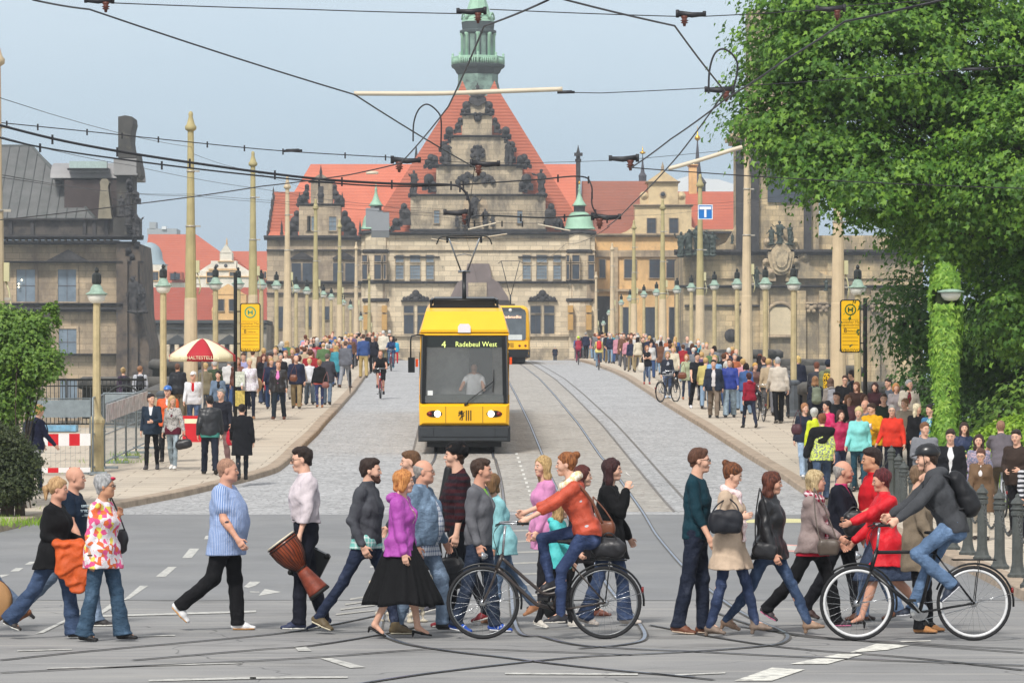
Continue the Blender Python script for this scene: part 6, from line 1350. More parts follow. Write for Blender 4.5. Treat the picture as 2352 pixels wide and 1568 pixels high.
e=empty('linden_tree',(14.8,94,zr(94)),0,'darker tree standing behind and below the bright maple','tree')
b=MB(); b.tube([(0,0,-.3),(.1,0,2),(-.2,.1,5)],[.4,.33,.25],10); b.build('trunk',M_BARK,e)
cs=[(10.2,88,4.6),(12.5,88,6),(15,89,5),(9.9,89,7.5),(12.5,90,3),(15.5,89,3),(13.5,90,9)]; rr=[(2.0,2,1.7),(2.8,2.4,2),(3,2.4,2.2),(2.2,2,1.8),(2.6,2,1.5),(3,2,1.6),(3.5,2,2.5)]
cs=[(x*(y+5)/y,y+5,2.5+(z-2.5)*(y+5)/y) for x,y,z in cs]
o,cl=crown('crown',L_DARK,e,cs,rr,1500,64,.125,12,.38,in_out(4),.36); o.location=(-14.8,-94,-zr(94)); limbs(e,(0,0,3),[tuple(c-np.array([14.8,94,zr(94)])) for c in cl[::40]],.12,rsn)
for i,(x,y,z,r,l,mt) in enumerate(((11.9,103,1.6,(1.4,1,1.6),'dark bush at the end of the parapet under the trees',L_DARK),(11.8,82,1.6,(1.8,1.2,1.3),'loose green bush right of the ivy covered pole',L_SHRUB),(14.5,80,1.8,(2.0,1.2,1.7),'bright leafy bush at the right edge above the hedge',L_MAPLE))):
    e=empty('bush',(x,y,zr(y)+.1),0,l,'bush'); zb=zr(y)
    o,_=crown('foliage',mt,e,[(0,0,z-.2),(r[0]*.6,0,z*.6),(-r[0]*.6,0,z*.7)],[r,tuple(q*.7 for q in r),tuple(q*.7 for q in r)],420,16,.13,30+i,.25,None); b=MB()
    for k in range(7): a=rsn.uniform(-1,1); b.tube([(0,0,-.1),(a*.5,0,z*.6),(a*r[0],rsn.uniform(-.4,.4),z*1.2)],[.035,.025,.01],5)
    b.build('stem',M_BARK,e)
e=empty('hedge',(0,0,0),0,'bright green rounded hedge behind the waiting crowd on the right','hedge')
rs=np.random.RandomState(5); n=70000; x=8.7+rs.rand(n)*9; ang=rs.rand(n)*PI; Y0=77+ (x-8.7)*-.35; hh=1.75+.15*np.sin(x*1.3)-np.clip(9.6-x,0,1)*.4; pts=np.stack([x,Y0-np.cos(ang)*.8+rs.randn(n)*.05,zr(77)+.13+hh*np.minimum(1,np.sin(ang)**.45*(.9+.1*rs.rand(n)))-np.abs(np.cos(ang))**4*hh*rs.rand(n)*.98],1)
nr=np.stack([0*x,-np.cos(ang),np.sin(ang)],1); V,Fq=leaves(pts,nr,.075,rs,jit=.5); mesh_np('foliage',V,Fq,L_HEDGE,e,smooth=False)
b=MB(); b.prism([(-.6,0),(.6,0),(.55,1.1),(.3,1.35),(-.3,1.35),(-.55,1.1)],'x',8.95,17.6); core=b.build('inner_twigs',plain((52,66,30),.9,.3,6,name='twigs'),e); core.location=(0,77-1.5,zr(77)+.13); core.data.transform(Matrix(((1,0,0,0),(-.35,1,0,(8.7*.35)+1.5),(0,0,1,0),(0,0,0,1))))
Y=79.; X=(2172-1176)*Y/F; z=zr(Y)+.13; e=empty('ivy_covered_lamp',(X,Y,z),0,'street lamp post thickly wrapped in bright ivy beside the hedge','street lamp')
zt=2.5+(901-605)*Y/F-z; b=MB(); b.lathe((0,0,0),[(.16,0),(.14,1.2),(.09,1.4),(.085,zt-.3)],8); b.build('post',M_POST,e)
b=MB(); zg=2.5+(901-692)*Y/F-z; b.lathe((.08,-.22,zg),[(.03,0),(.13,.02),(.19,.09),(.21,.17)],16); b.build('globe',M_OPAL,e); b=MB(); b.lathe((.08,-.22,zg+.17),[(.22,0),(.27,.0),(.27,.03),(.12,.07)],16); b.build('shade',M_COPPER,e)
rs=np.random.RandomState(8); n=9000; zz=rs.rand(n)*zt; a=rs.rand(n)*2*PI; r=.25+.05*np.sin(zz*2.3)+.03*np.sin(a*3+zz*4)+.05*(zz>zt-.9); r=np.where(zz>zt-.25,r*np.sqrt(np.clip((zt-zz)/.25,0,1)),r)+rs.rand(n)*.03
pts=np.stack([r*np.cos(a),r*np.sin(a),zz],1); k=~((np.abs(zz-(zg+.1))<.17)&(np.sin(a)<-.3)); pts=pts[k]; aa=a[k]; nr=np.stack([np.cos(aa),np.sin(aa),.3+0*aa],1); V,Fq=leaves(pts,nr,.11,rs,droop=.9,jit=.3,lobes=True); mesh_np('ivy',V,Fq,L_IVY,e,smooth=False)
b=MB(); b.lathe((0,0,.0),[(.2,0),(.21,zt-.5),(.1,zt-.1)],10); b.build('ivy_stems',plain((48,60,28),.9,.2,6,name='ivy_stems'),e)
Y=76.; e=empty('leafy_shrub',(P(40,900,Y).x,Y,.13),0,'leafy green shrub at the left picture edge above the dark bush','shrub'); X0=e.location.x
def PC(u,v,Y): p=P(u,v,Y); return (p.x-X0,p.y-76,p.z-.13)
o,cl=crown('foliage',L_SHRUB,e,[PC(60,780,76),PC(10,800,76),PC(98,835,75.6),PC(20,900,76),PC(-20,860,76.5),PC(20,740,76),PC(80,745,76),PC(-15,960,76),PC(-30,760,76)],[(.5,.5,.45),(.6,.6,.5),(.38,.4,.35),(.6,.5,.5),(.6,.6,.7),(.45,.4,.3),(.3,.3,.22),(.45,.4,.35),(.5,.5,.6)],1500,20,.075,21,.11,None)
b=MB()
for k in range(26): t=cl[k*20 % len(cl)]; b.tube(dense([(rsn.uniform(-.3,.3),0,-.1),(t[0]*.4,t[1],t[2]*.5),tuple(t)],4),[.022]*9 if False else .014,5)
b.build('stem',M_BARK,e)
pts=[]; sp=dense([PC(70,760,76),PC(95,715,76),PC(120,702,76),PC(128,720,76),PC(130,745,76)],10); b=MB(); b.tube(sp,.012,5); b.build('arching_twig',M_BARK,e)
rs=np.random.RandomState(4); sp=np.array([tuple(p) for p in sp]); q=np.repeat(sp,10,0)+rs.randn(len(sp)*10,3)*.035; V,Fq=leaves(q,np.tile([0,-.3,1.],(len(q),1)),.07,rs); mesh_np('twig_leaves',V,Fq,L_SHRUB,e,smooth=False)
Y=73.; e=empty('yew_bush',(P(20,900,Y).x,Y,.13),0,'dark brownish green yew bush at the lower left edge','bush'); X0=e.location.x
def PC(u,v,Y): p=P(u,v,Y); return (p.x-X0,p.y-73,p.z-.13)
crown('foliage',L_YEW,e,[PC(20,1060,73),PC(-10,1020,73),PC(30,1110,72.8),PC(0,1110,73),PC(48,1085,73)],[(.55,.5,.4),(.5,.5,.4),(.4,.4,.3),(.5,.5,.4),(.22,.3,.22)],1500,22,.06,22,.09,None,lobes=False)
b=MB(); b.tube([(-.05,0,-.12),(0,0,.5),(.1,0,1.1)],[.14,.12,.08],8); b.tube([(.22,0,-.12),(.2,0,.5),(.1,0,1)],[.1,.09,.05],8); b.build('trunk',M_BARK,e)
rs=np.random.RandomState(14); V=[];Fs=[];c=0
for (u,v,s,nn) in ((60,1205,.5,300),(10,1200,.5,250),(262,1062,.35,220),(290,1048,.3,150),(180,1085,.25,90),(120,1172,.25,60)):
    g_=G(u,v,.13); n=nn; base=np.array([g_.x,g_.y,g_.z])+rs.randn(n,3)*np.array([s,s*1.2,0]); h=(.04+.12*rs.rand(n))[:,None]; d=rs.randn(n,3)*.35; d[:,2]=1; w=rs.randn(n,3)*.006; w[:,2]=0
    V.append(np.stack([base-w,base+w,base+d*h+w*.2,base+d*h*1.02-w*.2],1).reshape(-1,3))
V=np.concatenate(V); o=mesh_np('weeds',V,np.arange(len(V)).reshape(-1,4),L_HEDGE,None,smooth=False); tag(o,'green weeds along the pavement edges and fence feet','weeds',kind='stuff')
# -- trams
M_YEL=plain((248,186,14),.28,.04,1.5,spec=.6,name='tram_yellow'); M_DGR=plain((52,56,60),.5,.1,3,name='tram_grey'); M_TBLK=plain((16,18,20),.35,.1,3,name='tram_black'); M_RUB=plain((26,26,26),.7,.1,name='rubber')
t=NT('windscreen'); t.b.inputs['Base Color'].default_value=(.22,.23,.23,1); t.b.inputs['Roughness'].default_value=.06; t.b.inputs['Specular IOR Level'].default_value=.9; t.b.inputs['Alpha'].default_value=.42; M_WS=t.m  # milky grey base colour stands in for the pale reflection in the glass
M_LED=NT('led_text'); M_LED.b.inputs['Base Color'].default_value=(.6,.7,.2,1); M_LED.b.inputs['Emission Color'].default_value=(.75,.82,.25,1); M_LED.b.inputs['Emission Strength'].default_value=.75; M_LED=M_LED.m
M_LEDO=NT('led_orange'); M_LEDO.b.inputs['Emission Color'].default_value=(1,.38,.04,1); M_LEDO.b.inputs['Emission Strength'].default_value=1.6; M_LEDO=M_LEDO.m
M_HL=NT('headlight_on'); M_HL.b.inputs['Emission Color'].default_value=(1,.93,.78,1); M_HL.b.inputs['Emission Strength'].default_value=2.4; M_HL=M_HL.m
M_SEAT=plain((170,172,168),.7,.1,2,name='cab_grey'); M_TR=plain((120,22,18),.3,.1,name='red_lens'); M_IND=plain((230,80,20),.4,.05,name='orange_lens')
def hull(b,secs,smooth=False):
    """secs: list of (y, [(x,z)...]) closed rings"""
    n=len(secs[0][1]); vs=[];
    for y,r in secs: vs+=[(x,y,z) for x,z in r]
    fs=[]
    for i in range(len(secs)-1):
        for k in range(n): fs.append((i*n+k,(i+1)*n+k,(i+1)*n+(k+1)%n,i*n+(k+1)%n))
    fs.append(tuple(range(n))); fs.append(tuple(range(len(secs)*n-1,(len(secs)-1)*n-1,-1))); b.add(vs,fs,smooth)
def tram_ring(w,z0,z1,rt,taper=.0,rb=.04):
    out=[(-w+rb,z0),(w-rb,z0),(w,z0+rb),(w,z0+1.5)]; wt=w-taper
    out+=[(wt-rt+rt*math.cos(a),z1-rt+rt*math.sin(a)) for a in [R(q) for q in (0,20,40,60,80)]]+[(-wt+rt-rt*math.cos(a),z1-rt+rt*math.sin(a)) for a in [R(q) for q in (80,60,40,20,0)]]
    return out+[(-w,z0+1.5),(-w,z0+rb)]
def lion(b,x0,z0,s,y):
    P_=lambda pts:[(x0+p*s,z0+q*s) for p,q in pts]
    for poly in ([(.30,.62),(.42,.50),(.52,.60),(.50,.78),(.44,.86),(.34,.84),(.28,.74)],[(.24,.84),(.34,.98),(.46,.98),(.52,.88),(.44,.80),(.30,.78)],[(.22,.86),(.12,.84),(.10,.90),(.22,.94)],[(.30,.72),(.12,.66),(.06,.72),(.10,.78),(.28,.80)],[(.32,.60),(.14,.50),(.08,.42),(.04,.50),(.12,.58),(.30,.68)],
        [(.36,.56),(.50,.52),(.52,.34),(.42,.22),(.34,.36)],[(.40,.34),(.28,.22),(.30,.08),(.20,.04),(.18,.12),(.22,.26),(.34,.40)],[(.46,.30),(.52,.14),(.44,.02),(.34,.02),(.42,.12),(.38,.26)],[(.50,.44),(.64,.40),(.66,.56),(.58,.68),(.62,.78),(.70,.84),(.64,.90),(.56,.80),(.52,.66),(.60,.54),(.60,.48),(.52,.50)]):
        q=P_(poly); ar=sum(q[i][0]*q[(i+1)%len(q)][1]-q[(i+1)%len(q)][0]*q[i][1] for i in range(len(q)))
        b.prism(q if ar>0 else q[::-1],'y',y-.008,y)
    for x in (.80,1.02,1.24): b.prism(P_([(x,.0),(x+.10,.0),(x+.10,1.0),(x,1.0)]),'y',y-.008,y)
def tram_front(e,old=True):
    w=1.15
    b=MB(); L=28.
    secs=[]; ring=lambda y,ws,z0,z1,tp: (y,tram_ring(ws,z0,z1,.16,tp))
    for y,ws,z0,z1,tp in ((1.02,w,.36,3.42,.10),(14,w,.36,3.42,.10),(L,w,.36,3.42,.10)): secs.append(ring(y,ws,z0,z1,tp))
    hull(b,secs)
    for s_ in(-1,1): b.box((s_*(w-.06),.30,.36),(s_*w,1.03,1.5)); b.box((s_*(w-.09),.30,1.5),(s_*(w-.03),1.03,3.1))
    b.box((-w+.05,.30,.5),(w-.05,1.03,1.28)); b.box((-w+.05,.3,3.02),(w-.05,1.03,3.09)); b.build('body',M_YEL,e)
    b=MB(); b.box((-w-.006,1.4,1.35),(w+.006,L-1,2.55)); o=b.build('side_windows',M_TBLK,e)
    b=MB(); hull(b,[(-.10,[(-w+.10,.80),(w-.10,.80),(w-.08,1.22),(-w+.08,1.22)]),(-.02,[(-w+.02,.74),(w-.02,.74),(w-.0,1.28),(-w+.0,1.28)]),(.36,[(-w,.70),(w,.70),(w,1.30),(-w,1.30)])]); fp=b.build('front_panel',M_YEL,e)
    b=MB();
    for x in (-.47,.47): b.box((x-.006,-.106,.80),(x+.006,-.098,1.22))
    b.build('panel_seam',M_TBLK,fp)
    b=MB(); lion(b,-.17,.86,.26,-.103); b.build('city_arms',M_TBLK,fp)
    for s_ in (-1,1):
        b=MB(); b.prism([(s_*.76+.20*math.cos(a)*(1 if 1 else 1),1.03+.085*math.sin(a)) for a in [i*PI/10 for i in range(20)]],'y',-.112,-.098); hl=b.build('headlight',M_TBLK,fp)
        b=MB(); b.lathe((s_*.68,-.125,1.03),[(.03,0),(.085,.008),(.085,.02)],16,'y'); b.build('lit_lens',M_HL,hl)
        b=MB(); b.lathe((s_*.88,-.120,1.03),[(.06,0),(.06,.012)],14,'y'); b.build('tail_lens',M_TR,hl)
    b=MB(); hull(b,[(-.16,[(-w+.06,.36),(w-.06,.36),(w-.04,.68),(-w+.04,.68)]),(-.06,[(-w-.02,.32),(w+.02,.32),(w+.02,.72),(-w-.02,.72)]),(.5,[(-w-.02,.32),(w+.02,.32),(w+.02,.72),(-w-.02,.72)])]); bp_=b.build('bumper',M_DGR,e)
    b=MB(); b.box((-w+.05,-.172,.44),(w-.05,-.158,.455));
    for x in (-.78,.78): b.box((x-.006,-.17,.46),(x+.006,-.158,.68))
    b.build('bumper_groove',M_TBLK,bp_)
    b=MB();
    for s_ in(-1,1): b.box((s_*1.13,-.06,1.28),(s_*.93,.40,3.02)) if 0 else hull(b,[(-.05,[(s_*1.08-.10,1.30),(s_*1.08+.0,1.30),(s_*1.05+.0,3.0),(s_*1.05-.10,3.0)] if s_>0 else [(-1.08,1.30),(-.98,1.30),(-.95,3.0),(-1.05,3.0)]),(.36,[(s_*1.10-.10,1.30),(s_*1.12+.02,1.30),(s_*1.08+.02,3.0),(s_*1.08-.10,3.0)] if s_>0 else [(-1.14,1.30),(-1.0,1.30),(-.98,3.0),(-1.10,3.0)])])
    b.build('window_pillar',M_TBLK,e)
    b=MB(); b.box((-1.07,.9,1.30),(1.07,1.0,3.0)); b.build('cab_wall',plain((176,178,176),.8,.25,1.5,name='cab_wall'),e)  # wall colour lightened to imitate the grey reflection seen through the screen
    b=MB(); b.box((-1.0,.1,1.30),(1.0,.8,1.50)); b.build('dashboard',plain((70,78,74),.7,.15,2,name='dash'),e)
    b=MB(); b.box((.0+.12,.8,1.5),(.72,.88,2.9)); b.build('dark_doorway',M_TBLK,e)
    f=Fld(.02); f.seg((.25,.6,1.5),(.25,.62,1.95),(.2,.12),(.21,.12),(1,0,0),k=.05); f.seg((.05,.6,1.9),(-.1,.35,1.62),.06,.045); f.seg((.45,.6,1.9),(.5,.35,1.62),.06,.045); f.seg((.25,.58,2.0),(.25,.58,2.1),.06,.06); f.ell((.25,.57,2.2),(.085,.1,.12)); V,Fq=f.mesh(); o=mesh_np('driver_body',V,Fq,skin('t')); dr=empty('person',(0,0,0),0,'tram driver seen dimly behind the windscreen in a white shirt','person'); dr.parent=None; o.parent=dr; dr.matrix_world=e.matrix_world; dr.location=e.location; dr.rotation_euler=e.rotation_euler
    f=Fld(.02); f.seg((.25,.6,1.45),(.25,.62,1.93),(.215,.135),(.225,.135),(1,0,0),k=.05); f.seg((.05,.6,1.9),(-.03,.48,1.74),.072,.06); f.seg((.45,.6,1.9),(.49,.48,1.74),.072,.06); f.obj('shirt',cloth((226,228,230)),dr); f=Fld(.02); f.ell((.25,.59,2.24),(.095,.11,.10)); f.cut((.25,.53,2.2),(0,-1,-.6)); f.obj('hair',plain((50,42,36),.8,.1,name='driver_hair'),dr)
    b=MB(); b.add([(-1.0,-.058,1.31),(1.0,-.058,1.31),(.97,.02,3.0),(-.97,.02,3.0)],[(0,1,2,3)],False); ws=b.build('windscreen',M_WS,e)
    b=MB(); b.box((-1.0,-.005,2.72),(1.0,.3,3.0)); ds=b.build('destination_box',plain((36,42,42),.4,.1,2,name='dest_box'),e)
    t_=text_mesh('4',.24,M_LED,(-.52,-.045,2.78),parent=ds,ext=.002); t_=text_mesh('Radebeul West',.185,M_LED,(.30,-.045,2.79),parent=ds,ext=.002,sx=.92)
    b=MB(); b.tube([(.08,-.09,1.28),(.1,-.11,1.35),(.75,-.10,1.86)],.013,5); b.tube([(.73,-.10,1.58),(.75,-.09,2.15)],.012,5); b.tube([(.0,-.10,1.25),(.1,-.10,1.3)],.03,6); b.build('wiper',M_TBLK,e)
    b=MB(); b.tube([(-1.0,-.0,3.03),(-1.2,-.05,3.03),(-1.34,-.1,3.0),(-1.36,-.1,2.9),(-1.36,-.1,2.45)],.02,6); b.obox((-1.34,-.12,2.27),(.085,0,0),(0,.06,0),(0,0,.19)); m_=b.build('mirror',M_TBLK,e); b=MB(); b.box((-1.24,-.1,2.22),(-1.17,.0,2.42)); b.build('indicator',M_IND,e); b=MB(); b.box((1.15,-.02,2.28),(1.21,.08,2.46)); b.build('indicator',M_IND,e)
    b=MB(); b.box((-.93,-.056,1.5),(-.8,-.05,1.62)); b.build('sticker',plain((226,228,226),.5,.05,name='sticker'),e)
    b=MB(); hull(b,[(-.02,[(-w+.02,3.02),(w-.02,3.02),(w-.02,3.07),(-w+.02,3.07)]),(.36,[(-w,3.02),(w,3.02),(w-.0,3.08),(-w+.0,3.08)])]); b.build('brow_strip',M_YEL,e)
    b=MB(); hull(b,[(-.0,[(-w+.03,3.10),(w-.03,3.10),(w-.06,3.16),(-w+.06,3.16)]),(.35,[(-w+.0,3.10),(w-.0,3.10),(w-.17,3.62),(-w+.17,3.62)]),(.75,[(-w+.0,3.10),(w-.0,3.10),(w-.19,3.70),(-w+.19,3.70)]),(27,[(-w+.0,3.10),(w-.0,3.10),(w-.19,3.70),(-w+.19,3.70)])]); b.build('roof_fairing',M_YEL,e)
    b=MB(); b.prism([(-.16,3.09),(.16,3.09),(.16,3.24),(.11,3.31),(-.11,3.31),(-.16,3.24)],'y',-.06,.3); b.build('roof_lamp',plain((232,224,228),.3,.03,name='lamp_white'),e)
    b=MB(); b.box((-.88,.9,3.70),(.88,1.0,3.76)); b.box((-.88,.9,3.76),(-.83,7,3.9)); b.box((.83,.9,3.76),(.88,7,3.9)); b.box((-.8,2.4,3.70),(.8,6.4,3.93)); b.tube([(-.88,.95,3.9),(.88,.95,3.9)],.02,6); b.build('roof_equipment',M_TBLK,e)
    b=MB()
    for s_ in(-1,1): b.lathe((s_*.725-.05,.9,.33),[(.30,0),(.33,.02),(.33,.1)],18,'x')
    for s_ in(-1,1):
        for yy in (2.8,): b.lathe((s_*.725-.05,yy,.33),[(.30,0),(.33,.02),(.33,.1)],18,'x')
    b.box((-.95,.5,.16),(.95,26,.42)); b.build('running_gear',M_TBLK,e)
def pantograph(e,y,h0,h1,half=True):
    """single collector, frame seen from the front"""
    b=MB(); b.tube([(0,y,h0),(0,y+.3,h0+(h1-h0)*.50)],.055,8); m=b.build('lower_arm',M_TBLK,e); hm=h0+(h1-h0)*.50
    b=MB(); b.tube([(-.08,y+.3,hm),(-.40,y,h1-.06)],.022,6); b.tube([(.08,y+.3,hm),(.40,y,h1-.06)],.022,6); b.tube([(-.2,y+.15,hm+(h1-hm)*.45),(0,y+.15,hm+(h1-hm)*.49),(.2,y+.15,hm+(h1-hm)*.45)],.013,5); b.tube([(-.16,y+.3,hm),(.16,y+.3,hm)],.04,6); b.build('upper_frame',plain((124,130,136),.4,.1,metal=.5,name='frame_steel'),e)
    b=MB(); b.tube(dense([(-.72,y,h1-.22),(-.64,y,h1-.05),(-.45,y,h1),(0,y,h1+.01),(.45,y,h1),(.64,y,h1-.05),(.72,y,h1-.22)],5),.018,6); b.tube([(-.46,y+.03,h1-.05),(.46,y+.03,h1-.05)],.02,6)
    for s_ in(-1,1): b.box((s_*.44-.03,y-.03,h1-.18),(s_*.44+.03,y+.05,h1-.02))
    b.build('collector_head',M_TBLK,e)
Yt=99.6; e=empty('tram',(rx(-1.205,Yt),Yt,zr(Yt)),R(.74),'yellow articulated tram with lit headlights showing line 4 Radebeul West','tram'); e.rotation_euler=(math.atan2(zr(Yt+20)-zr(Yt),20)*1.0,0,R(.74)); bpy.context.view_layer.update(); tram_front(e); pantograph(e,2.6,3.70,5.55)
Y2=232.; e=empty('tram',(P(1172,0,Y2).x,Y2,zr(Y2)),R(.74),'second yellow tram farther away on the right track with orange display','tram')
w=1.18; b=MB(); secs=[(y,tram_ring(ws,z0,z1,rt,tp)) for y,ws,z0,z1,rt,tp in ((.0,w-.10,.62,3.30,.5,.12),(.5,w,.4,3.5,.45,.06),(20,w,.4,3.5,.45,.06))]; hull(b,secs,True); b.build('body',M_YEL,e)
b=MB(); b.prism(rrect(-.92,1.42,.92,3.12,.14),'y',-.06,.1); wsd=b.build('windscreen',plain((92,100,106),.12,.25,1.2,spec=.7,name='far_glass'),e); b=MB(); b.prism([(-.95,2.95),(.95,2.95),(.88,3.2),(.6,3.36),(-.6,3.36),(-.88,3.2)],'y',-.05,.1); b.build('roof_mask',plain((70,76,82),.4,.1,name='mask_grey'),e)
b=MB(); b.prism(rrect(-.9,1.44,.7,1.75,.05),'y',-.075,-.062); b.build('lower_glass_glare',plain((206,210,206),.2,.1,1,name='painted_glare'),e)  # pale panel painted as glare across the lower windscreen
b=MB(); b.lathe((.0,-.09,3.20),[(.1,0),(.1,.05)],12,'y'); b.build('roof_lamp',plain((226,226,220),.3,.03,name='white_lens'),e)
ds=text_mesh('6 Niedersedlitz',.25,M_LEDO,(0,-.07,2.80),parent=e,ext=.003,name='destination',sx=.85)
b=MB(); b.box((-w+.12,-.04,.9),(w-.12,.05,1.38)); fp=b.build('front_panel',M_YEL,e); b=MB(); lion(b,-.22,.98,.3,-.045); b.build('city_arms',M_TBLK,fp); b=MB()
b=MB(); hull(b,[(-.12,[(-w+.15,.42),(w-.15,.42),(w-.12,.86),(-w+.12,.86)]),(.4,[(-w,.4),(w,.4),(w,.88),(-w,.88)])]); b.build('bumper',M_TBLK,e)
for x in (.55,.9,-.9): b=MB(); b.lathe((x,-.06,1.1),[(.07,0),(.07,.03)],12,'y'); b.build('tail_light',M_TR,fp)
b=MB(); b.box((-.9,.6,.1),(.9,19,.45)); b.build('running_gear',M_TBLK,e); b=MB(); b.box((-.3,2,3.5),(.3,4,3.62)); b.build('roof_equipment',M_DGR,e)
b=MB(); b.tube([(.05,3,3.6),(.05,3.1,4.2)],.05,6); b.tube([(-.0,3.1,4.2),(-.5,3,6.2)],.025,5); b.tube([(.1,3.1,4.2),(.6,3,6.2)],.025,5); b.tube([(-.7,3,6.05),(-.5,3,6.22),(.6,3,6.22),(.8,3,6.05)],.02,5); b.build('pantograph',M_DGR,e)
# -- foreground people
rp6=random.Random(9)
def lod(Y): return .0085 if Y<46 else max(.013,Y*.00019)
def beard_of(g,root,rgb,full=1.0):
    f=Fld(.006); hk=g.hk
    f.seg(g.Hd(.03,0,-.045),g.Hd(.058,0,-.092),(.066*hk,.062*hk),(.044*hk,.038*hk),g.M[1],k=.02); f.ell(g.Hd(.070,0,-.100),(.026*hk,.030*hk,.024*hk),g.M,k=.015); f.ell(g.Hd(.09,0,-.046),(.012*hk,.028*hk,.005*hk),g.M,k=.006)
    f.cut(g.Hd(.02,0,-.040),g.M[2]); f.cut(g.Hd(-.0,0,0),-g.M[0]); f.ell(g.Hd(.105,0,-.060),(.02*hk,.022*hk,.014*hk),g.M,k=.004,sub=True); f.noise(.002,90,3,1); return f.obj('beard',plain(rgb,.9,.2,60,name='beard_hair'),root)
def scarf(g,root,mat,h,tail=True,big=1.0):
    f=Fld(h); K=g.k; c=g.neck-g.Fw*.0+g.U*.0
    for i in range(10):
        a,b_=[2*PI*(i+j)/10 for j in(0,1)]; q=lambda a: c+g.Fw*(.078*big*K*math.cos(a)+.015)+g.Sv*.080*big*K*math.sin(a)-g.U*(.012+.035*math.cos(a)*big)*K
        f.seg(q(a),q(b_),.034*K*big,.036*K*big,k=.03)
    if tail: f.seg(c+g.Fw*.10*K-g.U*.04,g.T(.18,.155),(.045*K,.02*K),(.05*K,.018*K),g.Sv,k=.03); f.seg(g.T(.18,.155),g.T(.02,.15),(.05*K,.018*K),(.055*K,.014*K),g.Sv,k=.03)
    f.noise(.006,50,4,1); return f.obj('scarf',mat,root)
def hat(g,root,kind,rgb,h):
    f=Fld(max(h*.8,.006)); hk=g.hk; M=g.M
    if kind=='beanie':
        f.ell(g.Hd(-.025,0,.045),(.120*hk,.098*hk,.104*hk),M,k=.02); f.cut(g.Hd(.05,0,.042),M[0]*.35-M[2]*.9); f.ell(g.Hd(-.05,0,.11),(.05,.05,.035),M,k=.03); f.noise(.003,60,1,1); return f.obj('beanie',cloth(rgb),root)
    if kind=='cap':
        f.ell(g.Hd(-.018,0,.048),(.112*hk,.092*hk,.094*hk),M,k=.02); f.cut(g.Hd(.05,0,.055),M[0]*.2-M[2]); f.seg(g.Hd(.07,0,.058),g.Hd(.14,0,.048),(.06*hk,.012),(.05*hk,.010),M[1],k=.008); return f.obj('cap',cloth(rgb),root)
    if kind=='helmet':
        f.ell(g.Hd(-.018,0,.058),(.128*hk,.100*hk,.095*hk),M,k=.02); f.cut(g.Hd(.02,0,.035),M[0]*.12-M[2]); f.seg(g.Hd(.095,0,.048),g.Hd(.138,0,.040),(.055*hk,.011),(.045*hk,.009),M[1],k=.01)
        for y in (-.058,-.02,.02,.058):
            f.seg(g.Hd(.095,y*.8,.105),g.Hd(.03,y,.150),.010,.012,k=.006,sub=True); f.seg(g.Hd(-.01,y,.158),g.Hd(-.08,y,.135),.011,.012,k=.006,sub=True); f.seg(g.Hd(-.11,y,.11),g.Hd(-.14,y*.9,.06),.012,.010,k=.006,sub=True)
        o=f.obj('helmet',plain(rgb,.3,.1,5,spec=.5,name='helmet_shell'),root)
        if h<.011:
            b=MB()
            for y in(1,-1): b.tube([g.Hd(.035,.075*y,.03),g.Hd(.03,.068*y,-.06),g.Hd(.045,.02*y,-.118)],.004,5); b.tube([g.Hd(-.06,.075*y,.03),g.Hd(.03,.07*y,-.055)],.004,5)
            b.build('chin_strap',M_TBLK,root)
        return o
def strap(g,root,mat,side=1,low=.12,name='bag_strap',r=.010,t=.022):
    """strap over one shoulder down to the other hip"""
    b=MB(); K=g.k; pts=[]
    for i in range(13):
        a=PI*i/12-PI/2; x=math.cos(a)*0; hgt=low+(.50-low)*(i/12); yy=-side*.15+ (side*.27)*(i/12)
        d=(.125+.0*i)*(.4+.6*g.w)+t if g.sex=='m' else (.13)*(.4+.6*g.w)+t+.018*math.sin(PI*i/12)
        pts.append(g.T(hgt,d*math.sin(PI*(.15+.75*min(1,(12-i)/11)) ) if i>9 else d)+g.Sv*yy*K)
    b.tube(pts,r,5); pts=[p-g.Fw*2*((p-g.T(0))@g.Fw) *1.0 for p in pts]; b.tube(pts,r,5); return b.build(name,mat,root)
